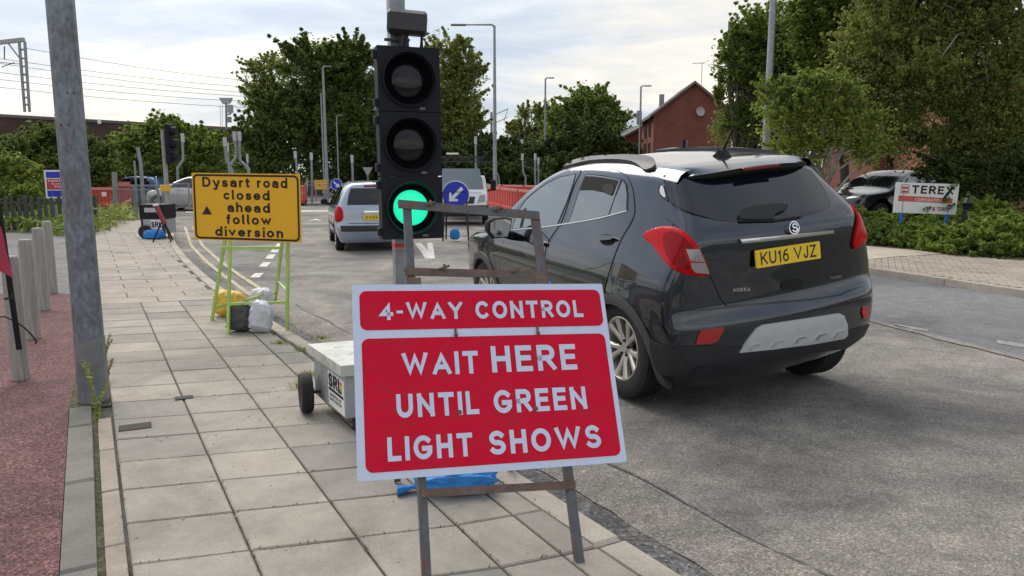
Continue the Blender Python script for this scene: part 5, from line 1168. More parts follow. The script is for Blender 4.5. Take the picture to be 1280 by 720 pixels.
# ------------------------------------------------------------------ foliage
LM = dict(dark=leafmat('dark_leaves', (0.077, 0.114, 0.031), (0.213, 0.277, 0.079)), mid=leafmat('mid_green_leaves', (0.102, 0.160, 0.038), (0.325, 0.420, 0.108)), olive=leafmat('olive_leaves', (0.137, 0.172, 0.049), (0.393, 0.437, 0.144)),
 light=leafmat('light_leaves', (0.128, 0.218, 0.043), (0.410, 0.450, 0.129)), juniper=leafmat('juniper_sprays', (0.102, 0.202, 0.029), (0.376, 0.450, 0.115)), ivy=leafmat('near_black_leaves', (0.051, 0.077, 0.025), (0.154, 0.202, 0.064)), dry=leafmat('dry_leaves', (0.205, 0.168, 0.057), (0.444, 0.370, 0.129)))
def leaves(cl, n_per, size, seed, up=.3, long=1.6, flatten=1.0):
    """quads scattered round cluster points: cl is (k,4) xyz + radius"""
    g = np.random.default_rng(seed); k = len(cl); n = k * n_per; c = np.repeat(cl, n_per, 0)
    d = g.normal(size=(n, 3)); d /= np.linalg.norm(d, axis=1, keepdims=True); r = g.random(n) ** .45
    P = c[:, :3] + d * (r * c[:, 3])[:, None] * np.array([1, 1, flatten])
    a = g.normal(size=(n, 3)); a[:, 2] = a[:, 2] * .6 - up; a /= np.linalg.norm(a, axis=1, keepdims=True)
    b = np.cross(a, g.normal(size=(n, 3))); b /= np.linalg.norm(b, axis=1, keepdims=True) + 1e-9
    s = size * (0.6 + .8 * g.random(n))[:, None]; u = a * s * long * .5; v = b * s * .5
    V = np.stack([P - u, P + v * .9 - u * .1, P + u, P - v * .9 - u * .1], 1).reshape(-1, 3); F = np.arange(n * 4).reshape(-1, 4); return V, F
def clusters(blobs, n, rr, seed, shell=.55, droop=0.0):
    """cluster centres spread through ellipsoids (cx,cy,cz,rx,ry,rz), more towards the outside, with a ragged edge"""
    g = np.random.default_rng(seed); w_ = np.array([b[3] * b[4] * b[5] for b in blobs]) ** .7; w_ /= w_.sum(); idx = g.choice(len(blobs), n, p=w_); B = np.array(blobs)[idx]
    d = g.normal(size=(n, 3)); d /= np.linalg.norm(d, axis=1, keepdims=True); r = (shell + (1 - shell) * g.random(n)) * (1 + .14 * g.normal(size=n) * (g.random(n) < .5))
    P = B[:, :3] + d * r[:, None] * B[:, 3:6]; C1 = np.concatenate([P, (rr * (.45 + .8 * g.random(n)))[:, None]], 1)
    m = n // 3; idx = g.choice(len(blobs), m, p=w_); B = np.array(blobs)[idx]; d = g.normal(size=(m, 3)); d[:, 2] = np.abs(d[:, 2]) * (1 if not droop else -.4) + .2; d /= np.linalg.norm(d, axis=1, keepdims=True); out_ = [C1]
    ln = 1.02 + .33 * g.random(m) ** 1.5; jit = g.normal(size=(m, 3)) * .12
    for q in range(6):
        t_ = .72 + (ln - .72) * q / 5; P = B[:, :3] + (d + jit * q / 5) * t_[:, None] * B[:, 3:6]; out_.append(np.concatenate([P, (rr * (.42 - .055 * q) * np.ones(m))[:, None]], 1))
    return np.concatenate(out_)
LS = .60
def tree(name, label, cat, base, blobs, nclus, npl, size, lm, trunk=.18, rr=.5, seed=1, bark='bark', group=None, limbs=7, shell=.45, up=.3, long=1.6, multi=1, sway=.0):
    t = thing(name, label, cat, tuple(base), 0, group); bx = np.array([*base]); B = [(b[0] - bx[0], b[1] - bx[1], b[2] - bx[2], *b[3:]) for b in blobs]; cl = clusters(B, nclus, rr, seed, shell)
    cl[:, 2] = np.maximum(cl[:, 2], .15)
    V, F = leaves(cl, max(6, int(npl * .86)), size * LS, seed, up, long); npmesh('crown', V, F, lm, t, smooth=False)
    g = random.Random(seed); top = max(b[2] + b[5] * .6 for b in B); mb = MB()
    for m_ in range(multi):
        ox, oy = (g.uniform(-.3, .3), g.uniform(-.2, .2)) if multi > 1 else (0, 0); lx = ox * 3 + g.uniform(-.2, .2); pts = []; R_ = []
        for k in range(7): q = k / 6; pts.append((ox + (lx - ox) * q + g.uniform(-.05, .05) * top * .2 + sway * q, oy + g.uniform(-.04, .04) * top * .2, top * q)); R_.append(trunk * (1 - .82 * q) * (1.25 if k == 0 else 1))
        mb.tube(pts, R_, 8)
        for k in range(limbs):
            q = g.uniform(.25, .9); i = min(5, int(q * 6)); a = Vector(pts[i]); c_ = cl[g.randrange(len(cl))]; e = Vector(c_[:3])
            if e.z < a.z * .6: continue
            mid = (a + e) / 2 + Vector((0, 0, .08 * (e - a).length)); mb.tube([a, mid, e], [trunk * (1 - q) * .55 + .02, trunk * (1 - q) * .3 + .012, .008], 6)
    mb.build('trunk', MT[bark], t, smooth=True); return t
def bl(px, py, D, rx, ry, dep=None):
    """ellipsoid seen at picture point px,py, distance D, with picture half sizes rx,ry"""
    c = far(px, py, D); s_ = D / FPX; return (c.x, c.y, c.z, rx * s_, dep or rx * s_ * .7, ry * s_)
def gnd(px, D, z=RZ): c = far(px, 300, D); return Vector((c.x, D, z))
# left: dark thicket, then a rounder bush, below the railway wall
tree('hawthorn_thicket', 'dark tangled thicket behind the picket fence at the far left', 'bush', gnd(60, 34, 0), [bl(15, 202, 34, 40, 26), bl(75, 186, 34, 38, 28), bl(122, 208, 34, 26, 26), bl(40, 222, 33, 70, 40), bl(110, 230, 33, 35, 34)], 900, 34, .17, LM['dark'], .2, .55, 21, multi=3, limbs=12)
tree('goat_willow', 'rounded mid green bush below the railway wall, left of the signal post', 'bush', gnd(205, 38, 0), [bl(190, 190, 38, 42, 32), bl(238, 192, 38, 42, 30), bl(160, 205, 38, 22, 26), bl(208, 166, 38, 26, 16), bl(215, 230, 38, 70, 36)], 1000, 34, .17, LM['mid'], .2, .55, 22, multi=3, limbs=12)
tree('elder_bush', 'light green weedy shrub growing through the picket fence', 'bush', gnd(28, 24, 0), [bl(12, 215, 24, 20, 18), bl(38, 232, 24, 18, 26), bl(20, 255, 23.5, 30, 26)], 240, 26, .13, LM['light'], .04, .3, 23, multi=3, limbs=5)
# big tree behind the yellow sign and the signal
tree('sycamore', 'tall broad dark sycamore behind the yellow sign, left of the signal', 'tree', gnd(395, 52), [bl(400, 95, 52, 50, 40), bl(352, 140, 52, 36, 34), bl(430, 130, 52, 50, 45), bl(385, 180, 52, 70, 48), bl(450, 180, 51, 45, 60), bl(330, 190, 52, 30, 40), bl(440, 80, 52, 34, 28), bl(320, 215, 51, 40, 30)], 1150, 34, .26, LM['dark'], .45, .75, 24, limbs=34, shell=.25)
tree('silver_birch', 'airy thin leaved tree between the sycamore and the railway wall', 'tree', gnd(338, 58), [bl(340, 95, 58, 34, 26), bl(322, 118, 58, 26, 22), bl(345, 140, 58, 30, 30)], 260, 18, .22, LM['olive'], .2, .55, 25, bark='birch', limbs=22)
tree('ash_tree', 'tall sparse grey green tree just right of the signal head', 'tree', gnd(568, 55), [bl(560, 75, 55, 28, 30), bl(580, 100, 55, 26, 34), bl(560, 135, 55, 40, 40), bl(545, 175, 55, 45, 40), bl(580, 160, 54, 28, 28)], 620, 22, .25, LM['olive'], .35, .65, 26, bark='birch', limbs=34, shell=.2)
tree('laurel_bush', 'dark dense bush low between the sycamore and the ash tree', 'bush', gnd(500, 50), [bl(500, 205, 50, 60, 40), bl(450, 225, 50, 50, 30), bl(560, 215, 50, 40, 30)], 500, 30, .25, LM['ivy'], .2, .7, 27, multi=3)
# hedge and trees right of the signal
tree('hedge', 'long dark hedge behind the white truck and red barriers', 'hedge', gnd(660, 52), [bl(610, 200, 52, 30, 28), bl(650, 205, 52, 36, 28), bl(690, 210, 52, 36, 34), bl(735, 190, 52, 38, 42), bl(770, 210, 52, 30, 36), bl(620, 225, 51, 50, 24), bl(700, 228, 51, 80, 30)], 1200, 32, .24, LM['ivy'], .15, .7, 28, multi=4, limbs=8)
tree('field_maple', 'round crowned green tree behind the lamp columns, left of the brick house', 'tree', gnd(735, 60), [bl(735, 140, 60, 34, 28), bl(760, 160, 60, 28, 28), bl(710, 160, 60, 30, 28), bl(735, 180, 60, 50, 26)], 620, 28, .26, LM['mid'], .35, .75, 29, limbs=18)
tree('willow_tree', 'thin crowned pale tree left of the round crowned maple', 'tree', gnd(668, 64), [bl(665, 155, 64, 24, 24), bl(685, 150, 64, 22, 20), bl(650, 172, 64, 24, 18), bl(672, 180, 64, 36, 20)], 260, 20, .24, LM['olive'], .25, .6, 30, limbs=22)
# right hand trees
tree('hazel_tree', 'upright light green tree behind the grey lamp column, above the dark car roof', 'tree', gnd(930, 25, 0), [bl(918, 80, 25, 26, 42), bl(942, 110, 25, 40, 60), bl(965, 60, 25, 48, 50), bl(1000, 90, 25, 46, 60), bl(926, 160, 25, 26, 36), bl(985, 140, 25, 50, 50), bl(1030, 70, 25, 50, 60), bl(902, 145, 25, 12, 42), bl(960, 165, 25, 50, 40)], 1500, 26, .105, LM['mid'], .12, .32, 31, multi=4, limbs=30, shell=.25)
tree('young_acer', 'small open tree with a slim pale trunk beside the dark parked cars', 'tree', gnd(1037, 17.5, 0), [bl(1010, 150, 17.5, 55, 34), bl(1060, 160, 17.5, 50, 30), bl(975, 130, 17.5, 30, 30), bl(1030, 120, 17.5, 50, 28), bl(1085, 190, 17.5, 28, 18), bl(1000, 190, 17.5, 40, 20)], 620, 26, .085, LM['light'], .055, .28, 32, bark='birch', limbs=26, shell=.3, multi=2)
tree('silver_birch', 'large drooping birch overhanging the sign at the right edge', 'tree', gnd(1190, 20, 0), [bl(1180, 20, 20, 70, 60), bl(1110, 60, 20, 60, 60), bl(1230, 60, 20, 60, 70), bl(1150, 110, 19.5, 60, 50), bl(1220, 150, 19.5, 50, 45), bl(1085, 120, 20, 45, 50), bl(1268, 120, 19, 34, 80), bl(1180, 190, 19.5, 40, 30), bl(1235, 205, 19.5, 44, 34), bl(1125, 170, 19.5, 34, 40), bl(1278, 190, 19, 24, 50), bl(1140, -60, 20, 80, 60), bl(1250, -60, 20, 80, 60)], 3400, 26, .085, LM['olive'], .22, .34, 33, bark='birch', limbs=40, shell=.3, up=.9)
tree('cherry_tree', 'green tree between the light green hazel and the drooping birch', 'tree', gnd(1050, 23, 0), [bl(1040, 40, 23, 50, 50), bl(1060, 90, 23, 60, 50), bl(1010, 30, 23, 30, 36), bl(1080, 20, 23, 40, 40)], 1100, 26, .10, LM['mid'], .16, .34, 34, limbs=24, shell=.3)
tree('laurel_bush', 'dark glossy bush under the drooping birch beside the black bollard', 'bush', gnd(1225, 18.5, 0), [bl(1235, 235, 18.5, 50, 30), bl(1190, 220, 19, 40, 26), bl(1275, 225, 18, 30, 40)], 420, 26, .09, LM['ivy'], .06, .3, 35, multi=3, limbs=6)
# planting bed by the footway: spreading junipers and small shrubs
def juniper(label, px, py, w_, h_, seed, lm='juniper', n=150, size=.055, nm='spreading_juniper', grp='shrubs in the bed by the right footway'):
    b = at(px, py, 0); t = thing(nm, label, 'shrub', (b.x, b.y + w_ * .35, 0), 0, grp); g = np.random.default_rng(seed); S_ = []
    for k in range(n):
        a = g.uniform(0, 2 * np.pi); r0 = g.random() ** .6; L_ = .16 + .22 * g.random(); c = np.array([np.cos(a) * r0 * w_ / 2, np.sin(a) * r0 * w_ * .38, h_ * (1 - r0 ** 2) * g.uniform(.45, 1.0) + .02]); d = np.array([np.cos(a) * .8, np.sin(a) * .8, g.uniform(.1, .75)])
        for q in range(9): S_.append([*(c + d * L_ * (q / 8 - .3)), .045 * (1.2 - q / 9)])
    V, F = leaves(np.array(S_), 5, size, seed, -.35, 2.4); npmesh('foliage', V, F, LM[lm], t, smooth=False)
    mb = MB(); 
    for k in range(5): a = g.uniform(0, 6.28); mb.tube([(0, 0, 0), (math.cos(a) * w_ * .2, math.sin(a) * w_ * .15, h_ * .35), (math.cos(a) * w_ * .35, math.sin(a) * w_ * .28, h_ * .6)], [.02, .014, .006], 5)
    mb.build('stem', MT['bark'], t); return t
for k, (px, py, w_, h_, lm, lab) in enumerate([
    (1262, 322, 1.7, .62, 'juniper', 'bright green spreading juniper at the right edge of the bed, nearest the footway'), (1215, 316, 1.5, .42, 'juniper', 'low spreading juniper in front of the black bollard'),
    (1168, 311, 1.4, .38, 'juniper', 'low spreading juniper under the right end of the white company sign'), (1120, 307, 1.4, .36, 'mid', 'mixed green low shrub under the left end of the white company sign'),
    (1080, 303, 1.4, .42, 'olive', 'olive green shrub beside the tail lamp of the dark car'), (1250, 300, 2.2, .85, 'juniper', 'taller juniper mound behind the black bollard, right of it'),
    (1150, 296, 1.8, .45, 'mid', 'green shrub mound behind the blue sign posts'), (1095, 292, 1.8, .50, 'mid', 'green shrub mound in front of the dark parked car with the pale headlight'), (1300, 312, 1.8, .7, 'juniper', 'juniper half out of the picture on the right'), (1200, 300, 1.8, .5, 'juniper', 'juniper mound just left of the black bollard')]):
    juniper(lab, px, py, w_, h_, 50 + k, lm, n=int(110 * w_), size=.05 if lm == 'juniper' else .06)
# tufts and weeds
def weed(label, pos, h_, n, seed, lm='light', nm='weed', spread=.05, size=.02, grp=None):
    t = thing(nm, label, 'weed', tuple(pos), 0, grp); g = np.random.default_rng(seed); mb = MB(); S_ = []
    for k in range(n):
        a = g.uniform(0, 6.28); r0 = g.random() * spread; e = Vector((math.cos(a) * (r0 + h_ * .12), math.sin(a) * (r0 + h_ * .12), h_ * g.uniform(.55, 1.0))); m0 = Vector((math.cos(a) * r0 * .6, math.sin(a) * r0 * .6, e.z * .5)); mb.tube([(0, 0, 0), m0, e], [.003, .0022, .001], 4)
        for q in range(14): f_ = .15 + .85 * q / 13; p_ = m0 * (2 * f_) if f_ < .5 else m0.lerp(e, 2 * f_ - 1); S_.append([*p_, size * .55])
    mb.build('stems', LM['olive'], t); V, F = leaves(np.array(S_), 4, size * .5, seed, -.2, 2.6); npmesh('leaves', V, F, LM[lm], t, smooth=False); return t
weed('tall leafy weed growing at the near foot of the galvanised column', at(122, 535), .42, 3, 61, size=.022, spread=.03)
weed('short leafy weed at the right foot of the galvanised column', at(130, 500), .26, 3, 62, size=.02, spread=.03)
weed('dry yellowish weeds in the soil strip just behind the column', at(134, 478), .22, 7, 63, lm='dry', spread=.06, size=.018)
weed('pale weeds further along the soil strip behind the column', at(131, 450), .26, 7, 64, lm='olive', spread=.06, size=.018)
def tuft(label, pos, h_, n, seed):
    g = np.random.default_rng(seed); V = []; F = []
    for k in range(n):
        a = g.uniform(0, 6.28); r0 = g.random() * .05; b = Vector((math.cos(a) * r0 * 2.0, math.sin(a) * r0 * .7, 0)); l_ = g.uniform(.5, 1) * h_; d = Vector((math.cos(a) * .8 + g.normal() * .3, math.sin(a) * .6, 0)); s_ = Vector((-d.y, d.x, 0)).normalized() * .0022
        m0 = b + d * l_ * .3 + Vector((0, 0, l_ * .6)); e = b + d * l_ * .9 + Vector((0, 0, l_ * .75)); i = len(V); V += [b - s_, b + s_, m0 + s_ * .8, m0 - s_ * .8, e]; F += [(i, i + 1, i + 2, i + 3), (i + 3, i + 2, i + 4, i + 4)]
    mb = MB(); mb.v = [tuple(v) for v in V]; mb.f = [f_ if len(set(f_)) == 4 else f_[:3] for f_ in F]; mb.m = [0] * len(F); o_ = mb.build('grass_tuft', LM['light'], None, loc=tuple(pos)); tag(o_, label, 'grass tuft', 'grass tufts in the paving joints'); return o_
for k, (px, py, h_, lab) in enumerate([(376, 486, .07, 'tuft of grass in the joint left of the battery cart'), (352, 430, .05, 'tiny weed in the paving joint beyond the cart'), (378, 438, .05, 'tiny weed in the joint nearest the cart lid'), (402, 424, .05, 'tiny weed by the kerb behind the cart'), (388, 470, .06, 'grass tuft against the cart box')]):
    tuft(lab, at(px, py), h_ * 1.1, 70, 70 + k)
def cover(name, poly, n, h_, size, lm, seed, z0=0.0, up=-.4):
    xs = [p[0] for p in poly]; ys = [p[1] for p in poly]; g = np.random.default_rng(seed); P = np.stack([g.uniform(min(xs), max(xs), n), g.uniform(min(ys), max(ys), n)], -1); P = P[inpoly(P, poly)]
    cl = np.concatenate([P, (z0 + g.random(len(P)) * h_)[:, None], np.full((len(P), 1), h_ * .6)], 1); V, F = leaves(cl, 6, size, seed, up, 2.2); o_ = npmesh(name, V, F, LM[lm], None, smooth=False); o_['kind'] = 'stuff'; return o_
cover('ground_cover', [tuple(p[:2]) for p in (at(1060, 300), at(1085, 306), at(1180, 313), at(1280, 322), at(1400, 336))] + [(20, 16), (14, 24), (8, 20)], 5200, .14, .05, 'mid', 81)
cover('verge_weeds', [tuple(PS(-.35, 20.2)[:2]), tuple(PS(.9, 27)[:2]), (-22, 34), (-30, 20), tuple(at(-60, 290)[:2]), tuple(at(0, 289)[:2])], 5200, .30, .08, 'mid', 82)
cover('verge_edge_weeds', [tuple(PS(-.05, 20.3)[:2]), tuple(PS(.35, 21.5)[:2]), tuple(PS(1.3, 26.8)[:2]), tuple(PS(.9, 27.2)[:2]), tuple(PS(-.3, 21.5)[:2])], 700, .45, .07, 'olive', 83)
cover('leaf_litter', [tuple(p[:2]) for p in (at(1120, 309), at(1190, 315), at(1280, 325), at(1400, 340), at(1400, 345), at(1280, 327.5), at(1190, 317), at(1120, 311))], 260, .01, .035, 'dry', 84)

# ------------------------------------------------------------------ columns, masts, signal posts
def lampcol(label, px, ytop, D, r0, r1, arm=0.0, grp='street lamp columns round the junction', name='street_lamp', armz=.0, base=RZ, head=.55):
    b = gnd(px, D, base); z = far(px, ytop, D).z; t = thing(name, label, 'street lamp', tuple(b), 0, grp); H_ = z - b.z
    p = MB(); p.tube([(0, 0, 0), (0, 0, 1.2), (0, 0, 1.3), (0, 0, H_)], [r0 * 1.35, r0 * 1.3, r0, r1], 10); p.build('column', MT['galv'], t, smooth=True, angle=40)
    if arm:
        sg = 1 if arm > 0 else -1; p = MB(); p.tube([(0, 0, H_ - .05), (sg * .12, 0, H_ + .04), (arm, 0, H_ + .04 + armz)], [r1 * .9, r1 * .8, r1 * .6], 8); p.build('bracket_arm', MT['galv'], t, smooth=True)
        p = MB(); p.box((arm + sg * head * .45, 0, H_ + .03 + armz), (head, .20, .075), bev=.03); p.build('lamp_head', flat('lamp_head_grey', (.16, .165, .17), .4), t)
    return t
s35 = 35 / FPX
lampcol('tall lamp column with a long arm reaching left, above the white truck', 619, 32, 35, .10, .055, -.037 * 35, head=.7)
lampcol('slim lamp column with a short head, fourth from the left behind the dark car', 680.5, 98, 55, .09, .06, .25, head=.4)
lampcol('slim lamp column in front of the round crowned maple', 714.8, 125, 60, .085, .06, -.15, head=.5)
lampcol('slim lamp column with a small head beside the brick house', 796.5, 108, 50, .085, .055, .25, head=.45)
lampcol('lamp column standing in front of the dark sycamore', 411.5, 84, 45, .10, .06, .18, head=.35)
lampcol('thinner dark pole close beside the sycamore lamp column', 408, 116, 44, .05, .04, 0)
lampcol('thin dark pole half hidden against the sycamore', 426, 145, 48, .05, .04, .2, head=.2)
lampcol('thick grey lamp column cut off by the top edge, right of the car roof', 951.5, -60, 20, .10, .075, 0, base=0)
# railway mast with a catenary arm behind the truck
t = thing('overhead_line_mast', 'thin railway mast with a bracket behind the tall lamp column', 'mast', tuple(gnd(615, 75)), 0); D = 75; z1 = far(615, 140, D).z - RZ
p = MB(); p.box((0, 0, z1 / 2), (.22, .22, z1)); p.build('mast', MT['galv'], t)
p = MB(); p.bar((0, 0, z1 - .4), (1.6, 0, z1 + .3), .07); p.bar((0, 0, z1 - 1.2), (1.6, 0, z1 - .5), .07); p.bar((1.6, 0, z1 + .3), (1.2, 0, z1 - .9), .06); p.build('bracket', MT['galv'], t)
def cranked(label, pts, D, r_=.057, lab2='cranked signal posts waiting for their heads', base=RZ, cap=True, cat='signal post', nm='signal_post'):
    b = gnd(pts[-1][0], D, base); t = thing(nm, label, cat, tuple(b), 0, lab2); P = [far(x, y, D) - b for x, y in pts]; P[-1].z = 0
    Q = []
    for i, q in enumerate(P):
        if 0 < i < len(P) - 1: Q += [q.lerp(P[i - 1], .25 if (P[i - 1] - q).length > .5 else .35), q, q.lerp(P[i + 1], .25 if (P[i + 1] - q).length > .5 else .35)]
        else: Q.append(q)
    p = MB(); p.tube(Q, r_, 10); p.build('post', MT['galv'], t, smooth=True, angle=50)
    if cap: p = MB(); p.tube([P[0] + Vector((0, 0, -.32)), P[0] + Vector((0, 0, .05))], r_ * 1.3, 10); p.build('plastic_cap', flat('pale_grey_cap', (.50, .53, .56), .5), t)
    return t
cranked('cranked grey signal post right of the dark signal head, left of the yellow sign', [(228, 168), (229, 200), (222, 210), (223, 262)], 33)
cranked('left one of the cluster of cranked posts above the yellow sign', [(281, 173), (283, 200), (289, 212), (290, 258)], 31)
cranked('short post beside the left one of the cluster above the yellow sign', [(284, 180), (286, 205), (291, 214), (292, 257)], 33, .05)
cranked('post bending left in the middle of the cluster above the yellow sign', [(293, 166), (296, 195), (287, 209), (286, 258)], 31)
cranked('post bending right in the cluster above the yellow sign', [(299, 166), (300, 200), (311, 211), (312, 258)], 31)
cranked('thin straight post in the cluster above the yellow sign', [(309, 194), (310, 225), (310, 256)], 34, .04)
cranked('straight post left of the small yellow arrow sign', [(369, 190), (372, 220), (373, 252)], 38)
cranked('straight post next to the small yellow arrow sign', [(389, 192), (390, 225), (390, 252)], 38)
cranked('straight post right of the lamp column before the sycamore', [(440, 195), (441, 225), (441, 252)], 38)
cranked('straight post behind the truck cab, left of the tall lamp', [(594.5, 172), (595, 215), (595, 250)], 38)
cranked('cranked post between the tall lamp and the slim lamp', [(653, 193), (654, 215), (657, 222), (657, 246)], 42)
cranked('left of the two straight posts right of the cranked one', [(669, 193), (669, 222), (671, 246)], 42)
cranked('right of the two straight posts right of the cranked one', [(673, 198), (673, 225), (673, 246)], 42, .05)
cranked('short hooked post right of the tall lamp', [(622, 216), (624, 225), (624, 246)], 42, .04, cap=False)
cranked('leaning post with a ragged top at the far end of the pavement', [(172, 184), (176, 205), (179, 246)], 30, .07, cap=False)
cranked('thin post beside the guardrail at the far end of the pavement', [(168, 201), (170, 230), (171, 265)], 27, .035, cap=False)
cranked('dark timber post by the red barriers', [(143, 216), (144, 240), (145, 268)], 27, .09, cap=False, cat='post', nm='timber_post')
cranked('low straight post before the hedge, right of the truck', [(611, 230), (611, 238), (611, 246)], 42, .05, cap=False)
# signal on a post, seen from behind, left of the yellow sign
b = at(212, 287, 0); D = b.y; t = thing('traffic_signal', 'grey post with a black signal head seen from the side at the far kerb corner', 'traffic signal', tuple(b))
z1 = far(211, 162, D).z; p = MB(); p.tube([(0, 0, 0), (0, 0, z1)], .057, 10); p.build('post', mat('pale_weathered_post', (.36, .34, .31), .7, .1, var=.2), t, smooth=True, angle=50)
p = MB(); zc = far(218, 180, D).z; p.box((.15, 0, zc), (.12, .30, 1.02), bev=.03)
for k in (-1, 0, 1): p.tube([(.20, 0, zc + k * .33), (.36, 0, zc + k * .33)], .11, 14)
p.build('signal_head', MT['sigblack'], t)
p = MB(); zy = far(213, 235, D).z; p.box((.0, -.075, zy), (.26, .06, .17), bev=.01); p.build('push_button_box', flat('yellow_box', (.75, .45, .03), .5), t)
# second signal pair far right of house
t = thing('traffic_signal', 'small dark signal head above the roof of the dark car near the brick house', 'traffic signal', tuple(gnd(849, 40))); z = far(846, 184, 40).z - RZ
p = MB(); p.box((.06, 0, z), (.12, .3, .75)); p.build('signal_head', MT['sigblack'], t); p = MB(); p.tube([(.2, 0, 0), (.2, 0, z + .35)], .06, 8); p.build('post', MT['galv'], t)

# ------------------------------------------------------------------ railway: wall, gantry, wires, mast
def brickmat(name, c1, c2, mortar, scale=1.0):
    m, nt, b = new_mat(name); tcn = nt.nodes.new('ShaderNodeTexCoord'); br = nt.nodes.new('ShaderNodeTexBrick'); mp = nt.nodes.new('ShaderNodeMapping'); nt.links.new(tcn.outputs['UV'], mp.inputs[0]); nt.links.new(mp.outputs[0], br.inputs['Vector'])
    br.inputs['Color1'].default_value = (*c1, 1); br.inputs['Color2'].default_value = (*c2, 1); br.inputs['Mortar'].default_value = (*mortar, 1); br.inputs['Scale'].default_value = 1
    br.inputs['Brick Width'].default_value = .225; br.inputs['Row Height'].default_value = .075; br.inputs['Mortar Size'].default_value = .008
    f = ramp(nt, noise(nt, tcn.outputs['Object'], .8, 7, .7), [(.3, (.75,) * 3), (.7, (1.15,) * 3)]); nt.links.new(mix(nt, br.outputs['Color'], f, 1.0, 'MULTIPLY'), b.inputs['Base Color']); b.inputs['Roughness'].default_value = .9
    bumpn(nt, b, br.outputs['Fac'], -.3, .01); return m
BR = dict(dark=brickmat('dark_engineering_brick', (.075, .042, .034), (.11, .058, .045), (.07, .06, .055)), red=brickmat('red_house_brick', (.19, .048, .033), (.25, .066, .045), (.17, .11, .09)), orange=brickmat('orange_brick', (.34, .12, .07), (.40, .16, .09), (.3, .2, .16)))
def wallbox(mb, a, b, z0, z1, th=.3):
    """upright wall between plan points a and b"""
    a, b = Vector((a[0], a[1], 0)), Vector((b[0], b[1], 0)); d = (b - a).normalized(); n_ = Vector((-d.y, d.x, 0)) * th
    P = [a, b, b + n_, a + n_]; V = [(p.x, p.y, z0) for p in P] + [(p.x, p.y, z1 if k in (0, 3) else (z1 if not isinstance(z1, tuple) else z1)) for k, p in enumerate(P)]
    mb.add(V, [(0, 3, 2, 1), (4, 5, 6, 7), (0, 1, 5, 4), (1, 2, 6, 5), (2, 3, 7, 6), (3, 0, 4, 7)]); return mb
def boxuv(o):
    me = o.data; uv = me.uv_layers.new(name='UV')
    for p in me.polygons:
        n_ = p.normal
        for li in p.loop_indices:
            v = me.vertices[me.loops[li].vertex_index].co
            t_ = Vector((0, 0, 1)).cross(n_); t_ = t_.normalized() if t_.length > .1 else Vector((1, 0, 0)); uv.data[li].uv = (v.dot(t_), v.z if abs(n_.z) < .7 else v.y)
wa, wb = far(-80, 137, 58), far(330, 160.5, 74); wd_ = (wb - wa); 
t = thing('railway_wall', 'long dark brick railway wall with a pale coping running across behind the bushes', 'wall', (wa.x, wa.y, RZ - .2))
def wq(v): return Vector(v) - Vector(t.location)
mb = MB(); P = [Vector((wa.x, wa.y, RZ)), Vector((wb.x, wb.y, RZ)), Vector((wb.x, wb.y, wb.z - .3)), Vector((wa.x, wa.y, wa.z - .3))]; bk = Vector((-wd_.y, wd_.x, 0)).normalized() * 2.5
mb.add([wq(p) for p in P] + [wq(p + bk) for p in P], [(0, 1, 2, 3), (5, 4, 7, 6), (3, 2, 6, 7), (1, 5, 6, 2), (4, 0, 3, 7)]); o = mb.build('brickwork', BR['dark'], t); boxuv(o)
mb = MB(); fr_ = -bk.normalized() * .08; P = [Vector((wa.x, wa.y, wa.z - .3)) + fr_, Vector((wb.x, wb.y, wb.z - .3)) + fr_, Vector((wb.x, wb.y, wb.z - .06)) + fr_, Vector((wa.x, wa.y, wa.z - .06)) + fr_]; b2 = bk * 1.05
mb.add([wq(p) for p in P] + [wq(p + b2) for p in P], [(0, 1, 2, 3), (5, 4, 7, 6), (3, 2, 6, 7), (1, 5, 6, 2), (4, 0, 3, 7), (1, 0, 4, 5)]); mb.build('coping', mat('stone_coping', (.16, .14, .125), .85, var=.2), t)
c_ = far(125, 152, 62); mb = MB(); mb.box(wq(c_) - Vector((0, .1, 0)), (.25, .1, .35)); mb.build('plate', MT['white'], t)
D = 62; t = thing('catenary_gantry', 'grey lattice railway gantry rising above the wall at the far left', 'gantry', tuple(far(33, 140, D))); g0 = Vector(t.location); G_ = lambda x, y, dd=0: far(x, y, D + dd) - g0
p = MB()
p.bar(G_(24, 52), G_(31, 140), .16); p.build('leg', MT['galv'], t); p = MB(); p.bar(G_(31, 52), G_(37, 140), .16); p.build('leg', MT['galv'], t)
for y in (62, 73, 83, 93, 103, 112, 122, 131): 
    p = MB(); k = (y - 52) / 88; p.bar(G_(24 + 7 * k, y), G_(31 + 6 * k, y), .10, .14); p.build('batten', MT['galv'], t)
p = MB(); p.bar(G_(-60, 60), G_(30, 49.5), .30, .3); p.build('beam', mat('pale_concrete_steel', (.42, .42, .40), .7), t)
p = MB(); p.bar(G_(11, 55), G_(24, 72), .09); p.build('brace', MT['galv'], t); p = MB(); p.bar(G_(5.5, 58), G_(5.5, 74), .06); p.build('dropper', MT['darkmetal'], t); p = MB(); p.bar(G_(0, 78), G_(24, 80), .05); p.bar(G_(2, 84), G_(18, 78), .05); p.build('registration_arm', MT['darkmetal'], t)
